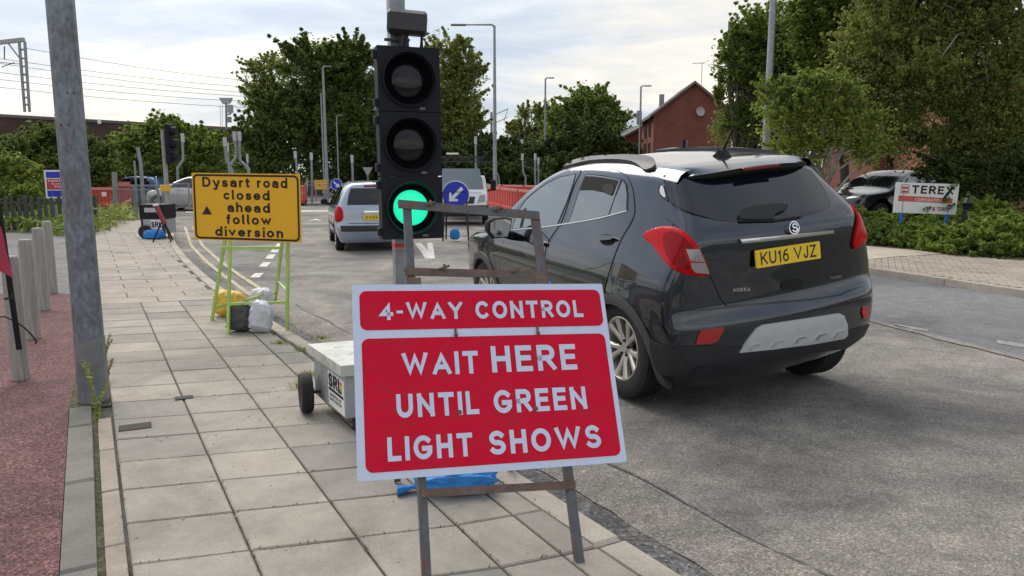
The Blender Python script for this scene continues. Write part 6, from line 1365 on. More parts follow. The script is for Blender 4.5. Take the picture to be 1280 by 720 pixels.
for k, (x0, y0, x1, y1) in enumerate([(33, 60.5, 318, 101), (20, 73, 318, 108), (20, 79, 318, 115), (0, 88, 318, 119), (0, 97, 318, 125), (0, 107, 318, 132)]):
    p = MB(); a, b = far(x0 - (33 if k else 0), y0 - (0 if k == 0 else 1.5), D), far(x1 + 40, y1 + 4.5, 78); n_ = 12; pts = [a.lerp(b, q / n_) - Vector((0, 0, .5 * math.sin(math.pi * q / n_) * .6)) for q in range(n_ + 1)]
    p.tube([q - a for q in pts], .018, 4); tag(p.build('overhead_wire', MT['darkmetal'], None, loc=a), ['top overhead wire running right from the gantry head', 'second overhead wire from the top', 'third overhead wire from the top', 'fourth overhead wire from the top', 'fifth overhead wire from the top', 'lowest overhead wire above the railway wall'][k], 'wire', 'railway overhead wires')
D = 66; t = thing('equipment_mast', 'small railway mast with lamp and grey boxes above the wall', 'mast', tuple(far(283, 162, D))); g0 = Vector(t.location); p = MB(); p.tube([G_(283, 162), G_(282.5, 128)], .09, 8); p.build('mast', MT['galv'], t)
p = MB(); p.prism([(-.5, .5), (.6, .5), (.35, .05), (-.2, 0)], 1, -.2, .2); q = G_(282, 130); p.v = [(v[0] + q.x, v[1] + q.y, v[2] + q.z) for v in p.v]; p.build('floodlight', flat('pale_case', (.42, .43, .44)), t)
p = MB(); p.tube([G_(287.5, 141), G_(287.5, 131)], .28, 10); p.build('drum', flat('pale_case', (.42, .43, .44)), t); p = MB(); p.tube([G_(286.5, 153), G_(286.5, 146)], .2, 10); p.build('drum', flat('grey_case', (.3, .3, .31)), t)
p = MB(); p.bar(G_(282, 144), G_(289, 142), .12); p.bar(G_(275, 131), G_(276, 162), .03); p.bar(G_(278, 131), G_(278, 162), .03); p.build('ladder', MT['galv'], t)

# ------------------------------------------------------------------ houses
tile = mat('grey_roof_tiles', (.17, .155, .15), .85, var=.2, scale=3)
def house(name, label, corner, ddir, wide, deep, eave, ridge, bm_, wins=(), grp=None):
    """gable end faces along ddir; corner is the left foot of the gable"""
    d = Vector(ddir).normalized(); n_ = Vector((-d.y, d.x, 0)); t = thing(name, label, 'house', tuple(corner), 0, grp); A = Vector((0, 0, 0)); B = d * wide; zz = Vector((0, 0, 1))
    V = [A, B, B + zz * eave, (A + B) / 2 + zz * ridge, A + zz * eave]; V += [v + n_ * deep for v in V]; mb = MB(); mb.add(V, [(0, 1, 2, 3, 4), (9, 8, 7, 6, 5), (0, 4, 9, 5), (1, 6, 7, 2)])
    o_ = mb.build('walls', bm_, t); boxuv(o_)
    mb = MB(); ov = .3
    for a, sgn in ((A, -1), (B, 1)):
        sl = ((A + B) / 2 + zz * ridge) - (a + zz * eave); e = a + zz * eave - sl.normalized() * .35; r_ = (A + B) / 2 + zz * ridge + sl.normalized() * 0.02; up = zz * .14
        P = [e - n_ * ov, r_ - n_ * ov, r_ + n_ * (deep + ov), e + n_ * (deep + ov)]; P += [p_ + up for p_ in P]; mb.add(P, [(0, 3, 2, 1), (4, 5, 6, 7), (0, 1, 5, 4), (2, 3, 7, 6), (0, 4, 7, 3), (1, 2, 6, 5)])
    mb.build('roof', tile, t)
    for (side, u, z, w_, h_) in wins:
        mb = MB(); o0 = (A if side == 'l' else A) ; dv = n_ if side == 'l' else d; on = -d if side == 'l' else -n_; c = o0 + dv * u + zz * z
        P = [c - dv * w_ / 2 - zz * h_ / 2, c + dv * w_ / 2 - zz * h_ / 2, c + dv * w_ / 2 + zz * h_ / 2, c - dv * w_ / 2 + zz * h_ / 2]; P = [p_ + on * .03 for p_ in P] + [p_ - on * .1 for p_ in P]
        mb.add(P, [(0, 1, 2, 3), (0, 4, 5, 1), (1, 5, 6, 2), (2, 6, 7, 3), (3, 7, 4, 0)]); wo = mb.build('window', CP['glass'], t)
        mb = MB(); 
        for s0, s1 in ((0, 1), (1, 2), (2, 3), (3, 0)): mb.bar(P[s0] + on * .01, P[s1] + on * .01, .09, .05, up=tuple(on))
        mb.bar((P[0] + P[1]) / 2 + on * .01, (P[2] + P[3]) / 2 + on * .01, .06, .04, up=tuple(on)); mb.build('frame', flat('dark_window_frame', (.10, .06, .05)), wo)
    return t
D = 46; c0 = far(813, 300, D); k_ = D / FPX; zz_ = lambda y, D=46: far(800, y, D).z - RZ
h1 = house('brick_house', 'red brick house with a steep gable and a satellite dish, behind the dark car', (c0.x, c0.y, RZ), (1, -.06, 0), 95 * k_, 6.5, zz_(143), zz_(105), BR['red'], [('l', 1.7, zz_(156), .75, 1.1), ('l', 3.9, zz_(156), .75, 1.1), ('l', 1.7, zz_(190), .75, 1.2), ('l', 3.9, zz_(190), .75, 1.2)])
p = MB(); q = far(875, 139.5, D - .3) - Vector(h1.location); p.lathe([(.001, 0), (.12, .012), (.26, .07), (.275, .075), (.12, .02), (.001, .008)], 20, 0, Matrix.Translation(q) @ Matrix.Rotation(1.45, 4, 'X') @ Matrix.Rotation(.2, 4, 'Y')); p.bar(q, q + Vector((0, .5, .0)), .04); p.build('satellite_dish', flat('dish_grey', (.42, .40, .38)), h1)
q = far(877, 95, D + 2) - Vector(h1.location); p = MB(); p.bar(q + Vector((0, 0, -1.2)), q + Vector((0, 0, .8)), .03); p.bar(q + Vector((-.6, 0, .75)), q + Vector((.2, 0, .8)), .03)
for k in range(5): p.bar(q + Vector((-.5 + k * .15, -.15, .77)), q + Vector((-.5 + k * .15, .15, .77)), .02)
p.build('tv_aerial', MT['galv'], h1)
p = MB(); q = far(827, 127, D + 3.5) - Vector(h1.location); p.box(q, (.28, .28, .9)); q = far(799, 147, D + 6) - Vector(h1.location); p2 = MB(); p2.box(q, (.3, .3, .9)); p.build('flue', MT['galv'], h1); p2.build('flue', MT['galv'], h1)
c0 = far(776, 300, 54); house('brick_house', 'lower brick wing just left of the gabled house, mostly behind the lamp column', (c0.x, c0.y, RZ), (1, .1, 0), 3.2, 6, far(776, 172, 54).z - RZ, far(790, 157, 54).z - RZ, BR['red'])
c0 = far(1085, 300, 34); house('brick_building', 'red brick building behind the parked cars and birch leaves', (c0.x, c0.y, 0), (1, -.12, 0), 3.6, 8, far(1085, 150, 34).z, far(1085, 122, 34).z, BR['red'], [('f', .9, 2.2, .8, 1.0), ('f', 2.4, 2.2, .8, 1.0)])
c0 = far(1165, 300, 30); house('brick_building', 'orange brick building glimpsed through the drooping birch at the right edge', (c0.x, c0.y, 0), (1, -.05, 0), 8.5, 8, far(1165, 110, 30).z, far(1165, 60, 30).z, BR['orange'], [('f', 1.8, 2.4, 1.0, 1.2), ('f', 5.2, 2.4, 1.0, 1.2)])
t = thing('warehouse', 'pale blue and navy warehouse roof far behind the truck', 'building', tuple(far(592, 235, 120))); g0 = Vector(t.location); D = 120
p = MB(); p.add([G_(560, 240), G_(612, 240), G_(612, 180), G_(560, 180)] + [G_(560, 240, 20), G_(612, 240, 20), G_(612, 180, 20), G_(560, 180, 20)], [(0, 1, 2, 3), (1, 5, 6, 2), (5, 4, 7, 6), (4, 0, 3, 7), (3, 2, 6, 7)]); p.build('walls', flat('navy_cladding', (.06, .10, .30), .6), t)
p = MB(); p.add([G_(559, 180), G_(613, 180), G_(611, 171), G_(561, 171)] + [G_(559, 180, 20), G_(613, 180, 20), G_(611, 171, 20), G_(561, 171, 20)], [(0, 1, 2, 3), (1, 5, 6, 2), (5, 4, 7, 6), (4, 0, 3, 7), (3, 2, 6, 7)]); p.build('roof', flat('pale_blue_sheet', (.36, .42, .55), .6), t)
# ------------------------------------------------------------------ other vehicles
def simple_car(name, label, cat, loc, fwd_yaw, B, col, group=None, side=(), rearp=(), frontp=(), wheels=None, wr=.30, wy=.74, extra=None, res=.045, rim=None, metal=.4):
    t = thing(name, label, cat, loc, math.pi / 2 + fwd_yaw, group); pm = paint(name + '_paint', col, metal, .3); bd_ = B.mesh('body', pm, t, res)
    for nm, poly, m, o_ in side:
        for sg in (1, -1): panel(B, nm, poly, lambda A, sg=sg: side_rays(A, sg), CP.get(m, m) if isinstance(m, str) else m, bd_, o_, .07)
    for nm, poly, m, o_ in rearp: panel(B, nm, poly, rear_rays, CP[m], bd_, o_, .07)
    for nm, poly, m, o_ in frontp: panel(B, nm, poly, front_rays, CP[m], bd_, o_, .07)
    for xw, zw in B.wh:
        for sg in (1, -1): wheel(t, (xw, sg * wy, wr), sg, R=wr, wd=.19, rimr=wr * .66, rim=rim)
    return t, bd_
mirr = lambda P: [(-a, b) for a, b in P]
# silver estate ahead, seen from behind
BE = Body(roof=[(-.1, 1.42), (.1, 1.46), (.5, 1.50), (1.2, 1.53), (2.0, 1.50), (2.4, 1.43), (2.75, 1.28), (3.05, 1.08), (3.3, .98), (3.8, .90), (4.1, .78), (4.2, .6)],
 width=[(.1, .74), (.2, .78), (.4, .84), (.65, .862), (.85, .85), (.95, .83), (1.1, .77), (1.3, .67), (1.45, .58), (1.6, .45)],
 rear=[(.1, .2), (.3, .06), (.45, .0), (.58, .0), (.64, .05), (.9, .07), (1.0, .09), (1.2, .17), (1.4, .28), (1.6, .4)], front=[(.1, 3.9), (.3, 4.1), (.6, 4.13), (.8, 4.05), (1.0, 3.9), (1.6, 3.6)],
 wheels=[(.78, .30), (3.29, .30)], archr=.34, crown=.09, rearc=.13, zb=.19, Lb=4.13, nose=.12, tail=.04, tumble=.05)
yw = .285; g0 = at(425, 312.5, RZ); fx, fy = -math.sin(yw), math.cos(yw); ox = g0 - Vector((fx, fy, 0)) * .78 - Vector((-fy, fx, 0)) * .76
ec, eb = simple_car('silver_estate', 'silver estate car seen from behind, partly hidden by the signal head', 'car', (ox.x, ox.y, RZ), yw, BE, (.36, .42, .52),
 side=[('side_windows', [(.42, 1.02), (.62, 1.33), (1.2, 1.40), (2.1, 1.38), (2.55, 1.20), (2.85, .98), (1.5, .97)], 'glass', .006), ('pillar', [(1.62, .97), (1.72, .97), (1.68, 1.40), (1.60, 1.40)], 'seam', .010), ('panel_gap', [(1.66, .35), (1.675, .35), (1.675, .97), (1.66, .97)], 'seam', .003), ('panel_gap', [(2.78, .35), (2.795, .35), (2.80, .97), (2.785, .97)], 'seam', .003), ('rubbing_strip', [(.95, .50), (2.95, .50), (2.95, .56), (.95, .56)], 'clad', .012)],
 rearp=[('rear_window', [(-.60, 1.02), (.60, 1.02), (.56, 1.22), (.50, 1.37), (-.50, 1.37), (-.56, 1.22)], 'glass', .006), ('bumper_strip', [(-.74, .46), (.74, .46), (.76, .58), (-.76, .58)], 'clad', .014), ('brake_light', [(-.22, 1.40), (.22, 1.40), (.22, 1.43), (-.22, 1.43)], 'tailin', .012), ('number_plate', [(-.26, .70), (.26, .70), (.26, .81), (-.26, .81)], 'plate', .012), ('panel_gap', [(-.58, .62), (.58, .62), (.58, .632), (-.58, .632)], 'seam', .003), ('chrome_strip', [(-.25, .86), (.25, .86), (.25, .89), (-.25, .89)], 'chrome', .02)],
 frontp=[('windscreen', [(-.58, 1.02), (.58, 1.02), (.5, 1.40), (-.5, 1.40)], 'glass', .006), ('headlight', [(.45, .62), (.72, .68), (.66, .82), (.5, .74)], 'clear', .01), ('headlight', [(-.45, .62), (-.5, .74), (-.66, .82), (-.72, .68)], 'clear', .01)])
for sg in (1, -1):
    tlp = [(.40, .98), (.40 - .0, .70), (.52, .64), (.62, .70), (.66, .86), (.62, .98), (.5, 1.02)]
    dgr = lambda A, sg=sg: (np.stack([A[:, 0] * 0 - 1.0 + (A[:, 0] - .5) * -.0, sg * (A[:, 0] + .95), A[:, 1]], -1), np.tile(np.array([.45, -sg * .22, 0.]), (len(A), 1)))
    panel(BE, 'tail_light', [(.28, .70), (.46, .64), (.56, .72), (.56, .90), (.46, 1.0), (.30, .96)], dgr, CP['tail'], eb, .02, .05, sm=1, bulge=.01)
plateobj(eb, Matrix.Translation((.03, 0, .755)) @ Matrix.Rotation(-math.pi / 2, 4, 'Z'), 'KW59 FPA')
p = MB(); 
for sg in (1, -1): 
    p = MB(); p.box((2.45, sg * .98, 1.02), (.10, .16, .13), bev=.03); p.bar((2.48, sg * .98, .98), (2.55, sg * .80, .95), .05); p.build('door_mirror', CP['seam'], eb)
p = MB(); p.tube([(.35, 0, 1.48), (.22, 0, 1.60)], [.012, .004], 6); p.build('aerial', CP['seam'], eb)

ec.scale = (.92, .92, .92); ec.location = g0 - Vector((fx, fy, 0)) * .78 * .9 - Vector((-fy, fx, 0)) * .76 * .9
# dark cars parked beyond the planting bed
BS = Body(roof=[(-.1, 1.15), (.2, 1.30), (.6, 1.42), (1.2, 1.55), (1.8, 1.58), (2.3, 1.54), (2.7, 1.42), (3.1, 1.22), (3.4, 1.08), (3.7, 1.04), (4.2, .98), (4.5, .90), (4.7, .7)],
 width=[(.1, .80), (.3, .88), (.6, .93), (.85, .93), (1.0, .90), (1.15, .83), (1.35, .72), (1.5, .62), (1.7, .5)], rear=[(.1, .2), (.4, .03), (.6, .0), (.8, .04), (1.1, .12), (1.6, .6)], front=[(.1, 4.5), (.4, 4.66), (.65, 4.68), (.85, 4.62), (1.0, 4.5), (1.6, 4.2)],
 wheels=[(.9, .36), (3.75, .36)], archr=.40, crown=.08, rearc=.14, frontc=.26, zb=.22, Lb=4.68, nose=.14, tail=.08)
sp_side = [('side_windows', [(.75, 1.10), (1.1, 1.40), (1.8, 1.48), (2.4, 1.44), (2.8, 1.28), (3.1, 1.08)], 'glass2', .006), ('pillar', [(1.72, 1.07), (1.84, 1.07), (1.80, 1.48), (1.70, 1.48)], 'seam', .010), ('panel_gap', [(1.78, .4), (1.795, .4), (1.795, 1.07), (1.78, 1.07)], 'seam', .003), ('panel_gap', [(2.98, .4), (2.995, .4), (2.995, 1.07), (2.98, 1.07)], 'seam', .003)]
sp_front = [('windscreen', [(-.68, 1.12), (.68, 1.12), (.60, 1.32), (.54, 1.48), (-.54, 1.48), (-.60, 1.32)], 'glass', .006), ('grille', [(-.38, .62), (.38, .62), (.44, .88), (-.44, .88)], 'clad', .01), ('air_intake', [(-.6, .36), (.6, .36), (.6, .50), (-.6, .50)], 'seam', .01)]
pc = at(1068, 300, 0); yw = math.radians(180 - 62)
def dark_car(label, x, y, yw, col):
    t, b_ = simple_car('dark_car', label, 'car', (x, y, .0), yw, BS, col, 'dark cars parked behind the planting bed', side=sp_side, frontp=sp_front, wr=.35, wy=.80, metal=.1)
    for sg in (1, -1):
        hr = lambda A, sg=sg: (np.stack([np.full(len(A), 5.6), sg * (A[:, 0] + .3), A[:, 1]], -1), np.tile(np.array([-.45, -sg * .14, 0.]), (len(A), 1)))
        panel(BS, 'headlight', [(.50, .80), (.78, .83), (.86, .92), (.80, .96), (.58, .90)], hr, CP['clear'], b_, .012, .04); 
        q_ = MB(); q_.box((2.95, sg * 1.02, 1.10), (.12, .18, .13), bev=.03); q_.build('door_mirror', CP['seam'], b_)
    return t
hp_ = far(1068, 262, 19.5)       # where the pale headlight sits
fw = Vector((-math.sin(yw), math.cos(yw), 0)); lf_ = Vector((-fw.y, fw.x, 0)); o_ = Vector((hp_.x, hp_.y, 0)) - fw * 4.45 + lf_ * .62 * (1 if lf_.y < 0 else -1) * -1
dark_car('dark blue black parked car with a pale headlight, nearest behind the white company sign', o_.x, o_.y, yw, (.008, .009, .02))
o2_ = o_ + Vector((-2.6, 3.6, 0)); dark_car('black parked car further back, half hidden by the slim trunked tree', o2_.x, o2_.y, yw + .1, (.012, .012, .014))

# white tipper truck facing the camera
tb_ = at(580, 281.5, RZ); T0 = Vector((far(577, 281, tb_.y).x, tb_.y, RZ)); tk = thing('tipper_truck', 'white cab tipper truck facing the camera with lamps on, behind the blue arrow sign', 'truck', tuple(T0), .06)
BT = Body(roof=[(-.1, 2.12), (.1, 2.16), (.6, 2.22), (1.1, 2.20), (1.45, 2.05), (1.75, 1.55), (1.95, 1.25), (2.2, 1.12), (2.4, .95), (2.6, .7)], width=[(.1, .92), (.4, .96), (.8, .98), (1.2, .97), (1.6, .90), (2.0, .80), (2.3, .72)],
 rear=[(.1, .0), (2.3, .0)], front=[(.1, 2.35), (.4, 2.46), (.8, 2.45), (1.1, 2.3), (2.3, 1.6)], wheels=[(1.75, .36)], archr=.42, crown=.04, rearc=0, frontc=.12, zb=.3, Lb=2.5, nose=.06, tail=0, tumble=0)
TM = Matrix.Translation((0, 2.3, 0)) @ Matrix.Rotation(-math.pi / 2, 4, 'Z')
cab = BT.mesh('cab', paint('white_van_paint', (.74, .75, .77), 0, .3), tk, .06); cab.matrix_local = TM
for nm, poly, m_, o_ in (('windscreen', [(-.80, 1.30), (.80, 1.30), (.76, 1.6), (.66, 2.02), (-.66, 2.02), (-.76, 1.6)], CP['glass2'], .008), ('bumper', [(-.92, .34), (.92, .34), (.94, .72), (-.94, .72)], CP['clad'], .03), ('grille', [(-.45, .78), (.45, .78), (.5, 1.02), (-.5, 1.02)], CP['clad'], .01)):
    panel(BT, nm, poly, front_rays, m_, cab, o_, .09)
for sg in (1, -1):
    panel(BT, 'side_window', [(.45, 1.28), (1.55, 1.24), (1.30, 1.90), (.5, 1.95)], lambda A, sg=sg: side_rays(A, sg), CP['glass'], cab, .006, .09)
    hlp = [(sg * a, b) for a, b in ((.56, .80), (.84, .84), (.86, 1.10), (.66, 1.06))]; panel(BT, 'headlight', hlp, front_rays, CP['clear'], cab, .012, .06)
    q_ = MB(); q_.box((1.72, sg * 1.17, 1.42), (.10, .20, .40), bev=.04); q_.bar((1.72, sg * 1.1, 1.25), (1.65, sg * .9, 1.2), .05); q_.build('door_mirror', CP['seam'], cab)
q_ = MB(); q_.lathe([(.001, .0), (.055, 0), (.05, .02), (.001, .03)], 14, 0, Matrix.Translation((2.50, .80, .62)) @ Matrix.Rotation(math.pi / 2, 4, 'Y')); m_, nt_, b_ = new_mat('lit_amber_lamp'); b_.inputs['Base Color'].default_value = (.8, .3, .02, 1); b_.inputs['Emission Color'].default_value = (1, .45, .05, 1); b_.inputs['Emission Strength'].default_value = 3; q_.build('indicator', m_, cab)
plateobj(cab, Matrix.Translation((2.50, 0, .58)) @ Matrix.Rotation(math.pi / 2, 4, 'Z'), 'YD63 XZK', m=MT['white'])
for sg in (1, -1): wheel(tk, (sg * .86, .55, .36), sg, R=.36, wd=.2, rimr=.2)
for o_ in list(tk.children)[-2:]: o_.rotation_euler = (0, 0, -math.pi / 2)
q_ = MB(); q_.box((0, 5.0, .95), (2.1, 3.4, .12)); q_.build('tipper_bed', MT['darkmetal'], tk)
for nm, c, d in (('side_board', (-1.02, 5.0, 1.2), (.05, 3.4, .4)), ('side_board', (1.02, 5.0, 1.2), (.05, 3.4, .4)), ('headboard', (0, 3.3, 1.2), (2.1, .06, .5))): q_ = MB(); q_.box(c, d); q_.build(nm, MT['cart'], tk)
q_ = MB()
for a, b in (((-1, 3.2, 2.52), (1, 3.2, 2.52)), ((-.7, 3.2, 2.52), (-.7, 3.2, 2.2)), ((.7, 3.2, 2.52), (.7, 3.2, 2.2)), ((-1, 6.5, 2.52), (1, 6.5, 2.52)), ((-.7, 3.2, 2.52), (-.7, 6.5, 2.52)), ((.7, 3.2, 2.52), (.7, 6.5, 2.52)), ((-.7, 6.5, 2.52), (-.7, 6.5, .95)), ((.7, 6.5, 2.52), (.7, 6.5, .95)), ((-1.2, 3.15, 2.32), (1.2, 3.15, 2.32))): q_.bar(a, b, .05)
q_.build('ladder_rack', MT['darkmetal'], tk); q_ = MB(); q_.box((-.35, 2.9, 2.62), (.5, .12, .07), bev=.02); q_.build('light_bar', flat('pale_light_bar', (.7, .68, .6)), tk)

tk.scale = (.84, .84, .84)
# silver car and white van crossing far left, seen side on
BH = Body(roof=[(-.1, 1.1), (.2, 1.3), (.6, 1.42), (1.2, 1.47), (1.9, 1.44), (2.4, 1.28), (2.9, 1.02), (3.2, .95), (3.7, .86), (4.0, .7)], width=[(.1, .74), (.4, .83), (.7, .86), (.9, .84), (1.1, .74), (1.4, .58), (1.6, .45)], rear=[(.1, .1), (.5, .0), (1.0, .06), (1.5, .4)], front=[(.1, 3.8), (.5, 3.98), (.8, 3.9), (1.5, 3.5)],
 wheels=[(.72, .3), (3.2, .3)], archr=.34, crown=.09, zb=.2, Lb=3.98, nose=.12, tail=.08)
hs = [('side_windows', [(.45, .98), (.75, 1.32), (1.3, 1.38), (1.95, 1.34), (2.35, 1.16), (2.65, .96)], 'glass', .006), ('pillar', [(1.50, .96), (1.60, .96), (1.56, 1.38), (1.48, 1.38)], 'seam', .01), ('panel_gap', [(1.55, .35), (1.57, .35), (1.57, .96), (1.55, .96)], 'seam', .003)]
fr = [('windscreen', [(-.56, 1.02), (.56, 1.02), (.48, 1.34), (-.48, 1.34)], 'glass', .006), ('headlight', [(.42, .62), (.70, .68), (.66, .80), (.48, .74)], 'clear', .01), ('headlight', [(-.42, .62), (-.48, .74), (-.66, .80), (-.70, .68)], 'clear', .01)]
q = gnd(252, 32); simple_car('silver_hatchback', 'silver hatchback crossing the junction, half hidden by the left edge of the yellow sign', 'car', (q.x + 1.6, q.y, RZ), math.radians(78), BH, (.62, .63, .64), side=hs, frontp=fr, wr=.3, res=.06)
q = gnd(186, 36); simple_car('blue_car', 'blue car behind the guardrail at the far end of the pavement', 'car', (q.x + 1.2, q.y, RZ), math.radians(80), BH, (.10, .20, .36), side=hs, frontp=fr, wr=.3, res=.06)
BV = Body(roof=[(-.1, 1.85), (.3, 1.92), (2.8, 1.92), (3.2, 1.75), (3.7, 1.3), (4.0, 1.12), (4.4, .95), (4.6, .7)], width=[(.1, .85), (.5, .92), (1.0, .92), (1.5, .86), (1.9, .76)], rear=[(.1, .04), (.5, 0), (1.9, .06)], front=[(.1, 4.4), (.5, 4.55), (.9, 4.45), (1.9, 4.0)], wheels=[(.9, .33), (3.7, .33)], archr=.38, crown=.04, rearc=.03, zb=.25, Lb=4.55, nose=.1, tail=.02)
q = gnd(147, 40); simple_car('white_van', 'white van with a pale blue side panel beyond the red barriers at left', 'van', (q.x - .6, q.y, RZ), math.radians(-84), BV, (.72, .76, .82), side=[('side_window', [(2.9, 1.15), (3.55, 1.15), (3.3, 1.6), (2.95, 1.68)], 'glass', .006), ('side_panel', [(.4, 1.05), (2.4, 1.05), (2.4, 1.6), (.4, 1.6)], flat('pale_blue_panel', (.35, .48, .72)), .01)], frontp=[('windscreen', [(-.7, 1.2), (.7, 1.2), (.62, 1.7), (-.62, 1.7)], 'glass', .006)], wr=.33, wy=.8, res=.07)

# ------------------------------------------------------------------ barriers, rails, fences
def barrier(label, a, b, h_=1.0, grp='red plastic barriers', ribs=7, white=False):
    """chapter of plastic fencing between plan points: panel with a recessed mesh field, white strip and feet"""
    a, b = Vector((a[0], a[1], RZ)), Vector((b[0], b[1], RZ)); t = thing('barrier', label, 'barrier', tuple(a), math.atan2(b.y - a.y, b.x - a.x), grp); w_ = (b - a).length
    p = MB(); z0, z1 = .12, h_; p.box((w_ / 2, 0, z1 - .06), (w_, .05, .12), bev=.01); p.box((w_ / 2, 0, z0 + .09), (w_, .05, .18), bev=.01); p.box((.03, 0, (z0 + z1) / 2), (.06, .05, z1 - z0), bev=.01); p.box((w_ - .03, 0, (z0 + z1) / 2), (.06, .05, z1 - z0), bev=.01)
    p.build('frame', MT['barrier'], t)
    for k in range(ribs): p = MB(); x = .06 + (w_ - .12) * (k + .5) / ribs; p.box((x, 0, (z0 + .18 + z1 - .12) / 2), ((w_ - .12) / ribs * .72, .028, z1 - z0 - .30), bev=.006); p.build('panel', MT['barrier'], t)
    for x in (.15, w_ - .15): p = MB(); p.box((x, 0, .07), (.12, .5, .14), bev=.03); p.build('foot', flat('black_rubber_foot', (.03, .03, .03), .8), t)
    if white: p = MB(); p.box((w_ * .55, -.03, .80), (.18, .01, .16)); p.build('label', MT['white'], t)
    p = MB(); p.box((w_ / 2, -.027, z1 - .06), (w_ * .9, .006, .07)); p.build('reflective_strip', flat('pale_strip', (.62, .30, .28), .4), t); return t
D = 28; g_ = lambda x, D=D: gnd(x, D)
barrier('near red barrier with a small white label at the far left of the pavement end', g_(116), g_(151), 1.05, white=True)
barrier('red barrier set back behind the labelled one at the pavement end', gnd(122, 33), gnd(150, 33), 1.35)
barrier('red barrier right of the timber post, behind the guardrail', gnd(152, 33), gnd(169, 33), 1.2, ribs=5)
barrier('small red barrier with a pale strip right of the yellow sign', gnd(372, 37), gnd(385, 37), 1.0, ribs=3)
for k, (x0, x1, D0, D1, lab) in enumerate([(600, 628, 40, 38, 'first red barrier right of the truck cab'), (628, 655, 38, 36.5, 'second red barrier right of the truck cab'), (655, 685, 36.5, 35, 'third red barrier, running behind the dark car mirror'), (604, 626, 36, 31, 'low red barrier angled towards the camera beside the truck wheel'), (626, 648, 31, 27, 'near red barrier angled towards the camera left of the car mirror'), (648, 676, 27, 24.5, 'nearest red barrier, mostly behind the dark car'), (672, 700, 40, 39, 'red barrier seen over the bonnet of the dark car')]):
    barrier(lab, gnd(x0, D0), gnd(x1, D1), 1.0)
def guardrail(label, a, b, n, h_=1.05):
    a, b = Vector((a[0], a[1], 0)), Vector((b[0], b[1], 0)); t = thing('guardrail', label, 'guardrail', tuple(a), math.atan2(b.y - a.y, b.x - a.x), 'pedestrian guardrails at the junction'); w_ = (b - a).length
    for z in (h_, .12, h_ - .14): p = MB(); p.bar((0, 0, z), (w_, 0, z), .05 if z > .9 and z == h_ else .035); p.build('rail', MT['galv'], t)
    for k in range(n): p = MB(); x = w_ * (k + .5) / n; p.tube([(x, 0, .12), (x, 0, h_ - .14)], .008, 6); p.build('bar', MT['galv'], t)
    for x in (0, w_): p = MB(); p.box((x, 0, h_ / 2), (.06, .06, h_)); p.build('post', MT['galv'], t)
    return t
guardrail('guardrail across the far end of the pavement, left part', gnd(151, 26.5), gnd(172, 26), 12)
guardrail('guardrail behind the black topped box at the pavement end', gnd(172, 26), gnd(208, 25.5), 20)
guardrail('guardrail right of the small barrier behind the yellow sign', gnd(385, 37.5), gnd(412, 37.5), 14)
guardrail('far guardrail at the right of the signal post, left of the yellow sign', gnd(214, 30), gnd(240, 30.5), 14)
# picket fence
t = thing('picket_fence', 'dark weathered timber picket fence in front of the thicket at the far left', 'fence', tuple(at(-60, 288))); F0 = Vector(t.location); F1 = at(122, 288); L_ = (F1 - F0).length; dn = (F1 - F0).normalized(); t.rotation_euler = (0, 0, math.atan2(dn.y, dn.x)); n = int(L_ / .165)
rgf = random.Random(4)
for k in range(n):
    x = (k + .5) * L_ / n; hh = .86 + rgf.uniform(-.04, .04); ln_ = rgf.uniform(-.02, .02); p = MB(); w2 = .045
    p.prism([(x - w2, 0), (x + w2, 0), (x + w2 + ln_, hh - .05), (x + ln_, hh), (x - w2 + ln_, hh - .05)], 1, -.012, .012); p.build('picket', MT['fence'], t)
for z in (.22, .70): p = MB(); p.box((L_ / 2, .03, z), (L_, .035, .07)); p.build('rail', MT['fence'], t)
for k in range(int(L_ / 1.8) + 1): p = MB(); p.box((k * 1.8 + .1, .08, .45), (.09, .09, .9)); p.build('post', MT['fence'], t)

# ------------------------------------------------------------------ signs further off
def board(name, label, cat, px0, py0, px1, py1, D, m, faces, posts=(), gz=0.0, postm=None, rot=0.0, lean=None):
    """upright rectangular board between two picture corners at distance D"""
    a, b = far(px0, py0, D), far(px1, py1, D); w_, h_ = b.x - a.x, a.z - b.z; t = thing(name, label, cat, ((a.x + b.x) / 2, D, gz), rot); Mb = Matrix.Translation((0, 0, b.z + h_ / 2 - gz))
    if lean: Mb = Mb @ Matrix.Rotation(lean, 4, 'Y')
    p = MB(); sheet(p, rrect(-w_ / 2, -h_ / 2, w_ / 2, h_ / 2, min(w_, h_) * .03, 2), 0, M=Mb, thick=.02); bd_ = p.build('board', m, t); faces(bd_, Mb, w_, h_)
    for x in posts: p = MB(); p.tube([(x * w_, .035, 0), (x * w_, .035, b.z + h_ * .8 - gz)], .038, 8); p.build('post', postm or MT['galv'], t)
    return t
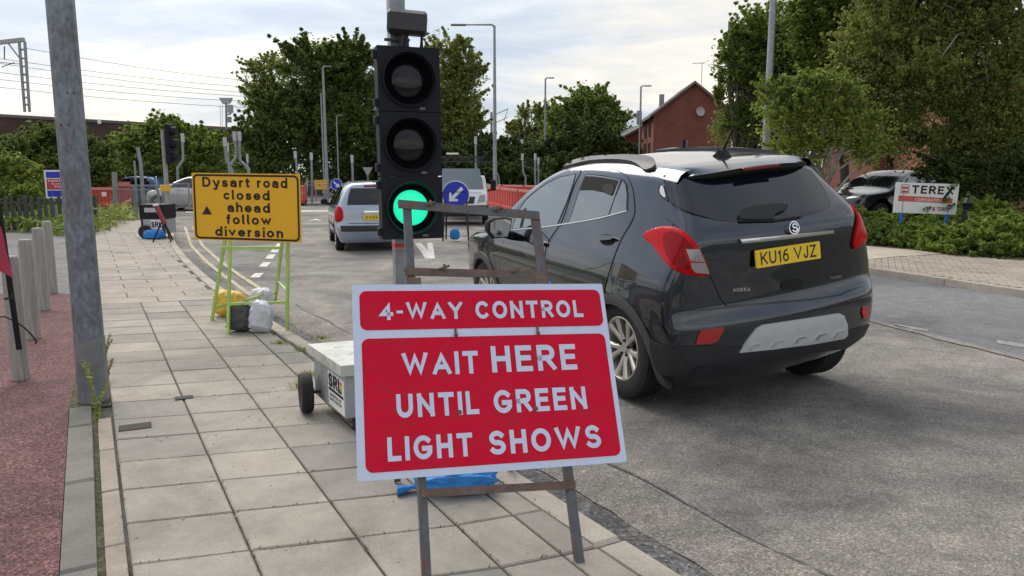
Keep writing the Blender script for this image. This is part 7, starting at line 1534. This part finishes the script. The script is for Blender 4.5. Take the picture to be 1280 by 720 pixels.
def fterex(bd_, M, w_, h_):
    T_ = lambda s_, x, z, ww, cap, st, m, sk=0: (lambda tb: (text(tb, s_, x * w_, z * h_, ww * w_, cap * h_, st, -.004, M=M, skew=sk), tb.build('lettering', m, bd_)))(MB())
    p = MB(); sheet(p, [(-.44 * w_, -.12 * h_), (.42 * w_, -.14 * h_), (.42 * w_, .03 * h_), (-.44 * w_, .07 * h_)], -.002, M=M); p.build('red_band', flat('faded_red_print', (.60, .10, .09)), bd_)
    T_('TEREX', -.24, .15, .66, .27, .21, MT['ink'])
    p = MB(); p.bar(M @ Vector((.28 * w_, -.006, .02 * h_)), M @ Vector((.40 * w_, -.006, .40 * h_)), .018 * 3, .004, up=(0, 1, 0)); p.build('logo_stroke', MT['ink'], bd_)
    T_('CORPORATION', -.17, -.10, .42, .10, .2, MT['white'])
    p = MB(); ringsheet(p, rrect(-.42 * w_, .13 * h_, -.28 * w_, .44 * h_, .01, 2), rrect(-.405 * w_, .16 * h_, -.295 * w_, .41 * h_, .005, 2), -.002, M=M); p.build('logo_frame', flat('grey_print', (.35, .35, .36)), bd_)
    p = MB(); sheet(p, [(-.40 * w_, .17 * h_), (-.30 * w_, .17 * h_), (-.30 * w_, .23 * h_), (-.40 * w_, .23 * h_)], -.003, M=M)
    for k in range(3): x = -.385 + k * .035; sheet(p, [((x - .02) * w_, .32 * h_), (x * w_, .26 * h_), ((x + .02) * w_, .32 * h_), (x * w_, .39 * h_)], -.003 - .0002 * k, M=M)
    p.build('logo_mark', flat('red_print', (.55, .04, .04)), bd_)
    p = MB(); sheet(p, [(.12 * w_, -.40 * h_), (.16 * w_, -.40 * h_), (.16 * w_, -.27 * h_), (.12 * w_, -.27 * h_)], -.003, M=M); p.build('small_logo', flat('faded_red_print', (.60, .10, .09)), bd_)
    T_('TEREX', .19, -.40, .20, .13, .2, MT['ink'])
t = board('company_sign', 'white company sign reading TEREX on blue posts behind the low junipers', 'sign', 1119.5, 229, 1195.5, 267, 15.68, MT['white'], fterex, (-.36, .36), 0, flat('blue_post', (.02, .14, .50), .5), .0, .035)
for k, (x, z) in enumerate(((.40, -.33), (.30, -.12), (.02, -.42), (.42, .36))): 
    S_ = np.array([[x * 1.25 + q * .03, -.05, z * .6 + .95 + (q % 3) * .03, .035] for q in range(-2, 3)]); V, F = leaves(S_, 7, .035, 90 + k); V = V + np.array([t.location.x, t.location.y, 0]); o_ = npmesh('birch_twig', V, F, LM['dark'], None, smooth=False); tag(o_, ['leafy twig hanging over the lower right corner of the company sign', 'leafy twig crossing the red band of the company sign', 'leafy twig over the bottom edge of the company sign', 'leafy twig at the top right corner of the company sign'][k], 'twig')
def fnotice(bd_, M, w_, h_):
    for z0, z1, m in ((.22, .44, MT['blue']), (-.44, -.22, MT['blue']), (-.19, .19, flat('notice_red', (.50, .05, .06)))): p = MB(); sheet(p, [(-.46 * w_, z0 * h_), (.46 * w_, z0 * h_), (.46 * w_, z1 * h_), (-.46 * w_, z1 * h_)], -.002, M=M); p.build('printed_band', m, bd_)
    for s_, x, z, ww in (('HIGHWAYS', -.42, .09, .8), ('Customer', -.34, -.01, .66), ('Emergency', -.28, -.11, .56), ('Call', .02, -.18, .2)):
        tb = MB(); text(tb, s_, x * w_, z * h_, ww * w_, .065 * h_, .18, -.004, M=M); tb.build('lettering', MT['white'], bd_)
board('notice_sign', 'blue and red notice board with white lettering, mostly hidden by the galvanised column', 'sign', 54.5, 212.5, 113, 248, 20.2, MT['white'], fnotice, (-.35, .35), 0)
def farrow(bd_, M, w_, h_):
    p = MB(); sheet(p, [(-.25 * w_, 0), (-.08 * w_, .12 * h_), (-.08 * w_, .04 * h_), (.22 * w_, .04 * h_), (.22 * w_, -.04 * h_), (-.08 * w_, -.04 * h_), (-.08 * w_, -.12 * h_)], -.003, M=M); p.build('arrow', MT['ink'], bd_)
    tb = MB(); text(tb, 'Diversion', -.40 * w_, .24 * h_, .8 * w_, .12 * h_, .2, -.003, M=M); tb.build('lettering', MT['ink'], bd_)
board('arrow_sign', 'small yellow sign with a black left arrow beside the sycamore lamp column', 'sign', 392.5, 225, 409.5, 237, 40, MT['signyellow'], farrow, (-.4, .4), RZ)
def disc(name, label, px, py, D, r_px, arrow, legs=(), rotz=0.0, frame_h=None, base=RZ):
    """round blue sign with a white downward arrow"""
    c = far(px, py, D); r_ = r_px * D / FPX; t = thing(name, label, 'sign', (c.x, D, base), rotz); M = Matrix.Translation((0, 0, c.z - base)); n = 36
    p = MB(); circ = lambda q: [(q * math.cos(2 * math.pi * k / n), q * math.sin(2 * math.pi * k / n)) for k in range(n)]
    sheet(p, circ(r_), 0, M=M, thick=.015); d_ = p.build('disc', MT['white'], t); p = MB(); sheet(p, circ(r_ * .94), -.002, M=M); p.build('blue_face', MT['blue'], d_)
    a = math.radians(arrow); u = Vector((math.cos(a), math.sin(a))); v = Vector((-u.y, u.x)); Q = [u * .62, u * .05 + v * .38 + u * .12, u * .17 + v * .13, -u * .68 + v * .13, -u * .68 - v * .13, u * .17 - v * .13, u * .05 - v * .38 + u * .12]
    Q = [u * .66, u * .22 + v * .42, u * .10 + v * .34, u * .26 + v * .12, -u * .68 + v * .12, -u * .68 - v * .12, u * .26 - v * .12, u * .10 - v * .34, u * .22 - v * .42]
    p = MB(); sheet(p, [(q.x * r_, q.y * r_) for q in Q], -.004, M=M); p.build('arrow', MT['white'], d_)
    return t, r_, c
t, r_, c_ = disc('keep_left_sign', 'blue round sign with a white arrow pointing down left, in front of the white truck', 569.5, 243.5, 17.5, 17.5, 225)
zc = c_.z - RZ
for sx, y0 in ((-.30, -.02), (.30, -.02)):
    p = MB(); p.bar((sx * .8, .03, zc + .1), (sx, -.10, 0), .038, .014); p.build('leg', MT['darkmetal'], t); p = MB(); p.bar((sx * .7, .05, zc), (sx * .9, .42, 0), .038, .014); p.build('leg', MT['darkmetal'], t)
for z in (.12, zc - r_ * .98, zc + r_ * .2): p = MB(); p.bar((-.29, -.0 if z > .2 else -.09, z), (.29, -.0 if z > .2 else -.09, z), .032, .012); p.build('cross_bar', MT['darkmetal'], t)
q = at(568, 291, RZ); bag('sandbag', 'blue sandbag hanging on the lower bar of the blue arrow sign frame', MT['bagblue'], (c_.x - .02, 17.4, RZ + .03), (.24, .16, .27), 0, 77)
t, r_, c_ = disc('keep_right_sign', 'blue round sign with a white arrow pointing down right, left of the silver estate', 420.5, 230.5, 36, 7.2, 315); p = MB(); p.tube([(0, .05, 0), (0, .05, c_.z - RZ)], .04, 8); p.build('post', MT['galv'], t)
t, r_, c_ = disc('keep_right_sign', 'blue arrow disc seen edge on beside the yellow push button box', 195, 228, 31, 7.5, 315, rotz=-1.05); p = MB(); p.tube([(0, .05, 0), (0, .05, c_.z - RZ)], .04, 8); p.build('post', MT['galv'], t)
# little triangular sign on a pole behind the estate
q = gnd(462, 44); t = thing('warning_sign', 'small triangular sign on a pole just left of the signal head', 'sign', tuple(q)); z = far(462, 217, 44).z - RZ; p = MB(); p.prism([(-.30, .26), (.30, .26), (0, -.26)], 1, -.02, .01); p.v = [(a, b, c + z + .1) for a, b, c in p.v]; p.build('plate', flat('pale_grey_back', (.35, .36, .37), .5), t); p = MB(); p.tube([(0, .03, 0), (0, .03, z + .2)], .035, 8); p.build('post', MT['galv'], t)
# bollards of the heritage kind
def bollard2(label, px, pyb, pyt, D):
    b = gnd(px, D, 0); H_ = far(px, pyt, D).z; t = thing('cast_iron_bollard', label, 'bollard', tuple(b), 0, 'black cast iron bollards'); s_ = H_ / 1.15; p = MB()
    p.lathe([(.10, 0), (.10, .10), (.085, .13), (.078, .45), (.088, .47), (.088, .50), (.076, .52), (.072, .80), (.082, .82), (.082, .85)], 20); p.v = [(a * s_ * 1.15, b_ * s_ * 1.15, c * s_) for a, b_, c in p.v]; p.build('shaft', flat('black_cast_iron', (.014, .015, .017), .4), t, smooth=True, angle=30)
    p = MB(); p.lathe([(.072, .85), (.10, .90), (.105, .93), (.055, 1.02), (.030, 1.05), (.042, 1.08), (.034, 1.12), (.001, 1.15)], 20); p.v = [(a * s_ * 1.15, b_ * s_ * 1.15, c * s_) for a, b_, c in p.v]; p.build('cap', flat('black_cast_iron', (.014, .015, .017), .4), t, smooth=True, angle=30)
    p = MB(); p.box((0, -.093 * s_, .62 * s_), (.05, .006, .09)); p.build('crest', flat('faded_crest', (.22, .20, .12)), t)
bollard2('black bollard with a pointed cap standing in the junipers right of the company sign', 1205.5, 300, 241, 15.3)
bollard2('black bollard whose pointed cap shows beside the rear of the dark car', 1047.5, 300, 247, 16.0)
# box at the far end of the pavement with its folded sign and blue bag
b = at(192, 298); t = thing('signal_controller', 'grey SRL cabinet with a black top standing at the far end of the pavement', 'cabinet', (b.x, b.y + .3, 0)); k_ = (b.y) / FPX; W_ = 31 * k_
p = MB(); p.box((0, 0, .27), (W_ * .92, .6, .34), bev=.01); p.build('box', MT['cart'], t); p = MB(); p.box((0, 0, .60), (W_, .62, .33), bev=.015); p.build('hood', MT['black'], t)
Mb = Matrix.Translation((0, -.318, .64)); p = MB(); sheet(p, rrect(-W_ * .28, -.05, W_ * .26, .05, .01, 2), 0, M=Mb); l_ = p.build('label', flat('pale_label', (.45, .47, .5)), t)
Mb = Matrix.Translation((W_ * .18, -.304, .27)); p = MB(); sheet(p, rrect(-W_ * .26, -.14, W_ * .24, .14, .01, 2), 0, M=Mb); l_ = p.build('printed_panel', MT['white'], t); tb = MB(); text(tb, 'SRL', -W_ * .23, -.02, W_ * .42, .13, .24, -.002, M=Mb, space=.1); tb.build('lettering', MT['ink'], l_)
for x in (-W_ * .42, W_ * .42): p = MB(); p.box((x, -.28, .25), (.05, .05, .5)); p.build('leg', MT['darkmetal'], t)
wm = MB(); Mw = Matrix.Translation((-W_ * .27, -.36, .15)) @ Matrix.Rotation(math.pi / 2, 4, 'X'); wm.lathe([(.06, -.03), (.13, -.035), (.15, -.02), (.15, .02), (.13, .035), (.06, .03)], 24, 0, Mw); wo = wm.build('wheel', MT['rubber'], t, smooth=True, angle=40); hb = MB(); hb.lathe([(.06, .02), (.03, .03), (.001, .032)], 16, 0, Mw); hb.build('hub', flat('dull_red_hub', (.20, .02, .025), .5), wo)
bag('sandbag', 'blue sandbag slumped against the far cabinet with the black top', MT['bagblue'], (b.x + .10, b.y - .18, 0), (.46, .26, .22), .1, 78)
q = at(200, 303); t = thing('folded_sign', 'red folded roadworks sign on black tripod legs leaning by the far cabinet', 'sign', tuple(q)); D = q.y; G_ = lambda x, y, dd=0: far(x, y, D + dd) - q
p = MB(); p.bar(G_(195, 256.5), G_(206, 280), .13, .05, up=(1, 0, .4)); p.build('rolled_sign', flat('dark_red_fabric', (.26, .02, .03), .6), t); p = MB(); p.bar(G_(194, 254.5), G_(195.2, 257.5), .14, .06, up=(1, 0, .4)); p.build('end_cap', MT['white'], t)
for x0, y0, x1, y1, dd in ((203, 275, 191, 301, 0), (205, 277, 214, 301, 0), (205, 277, 216, 295, .5)): p = MB(); e = G_(x1, y1, dd); e.z = 0.0; p.bar(G_(x0, y0), e, .025); p.build('leg', MT['black'], t)
# drain cover slots in the pavement, stones and litter
for px, py, w_, lab in ((169, 534, .17, 'larger rusty stop tap cover set in the slab beside the column'), (230, 497.5, .11, 'smaller stop tap cover further along the slabs')):
    q = at(px, py); a = -KA; t = thing('tap_cover', lab, 'cover', (q.x, q.y, .003), KA * -1 + 0); p = MB(); p.box((0, 0, .0015), (w_, w_ * .62, .003)); p.build('pit', flat('dark_pit', (.06, .062, .05), .9), t); 
    t.rotation_euler = (0, 0, .45)
rgs = random.Random(12); S_ = MB()
for k in range(260):
    if k < 120: pt_ = PS(rgs.uniform(-.16, 1.6), rgs.uniform(1.5, 7), .0)
    elif k < 200: v = at(rgs.uniform(700, 1280), rgs.uniform(470, 720), RZ); pt_ = Vector((v.x, v.y, RZ + .006))
    else: s_q = rgs.uniform(1.2, 8); pt_ = PS(kerb_p(s_q) + rgs.uniform(.02, .3), s_q, RZ + .008)
    r_ = rgs.uniform(.002, .006); S_.box((pt_.x, pt_.y, pt_.z + r_ * .5), (r_ * 2, r_ * 1.5, r_), rz=rgs.uniform(0, 3), bev=r_ * .4)
o_ = S_.build('grit', flat('pale_grit', (.45, .42, .38), .9), None); o_['kind'] = 'stuff'
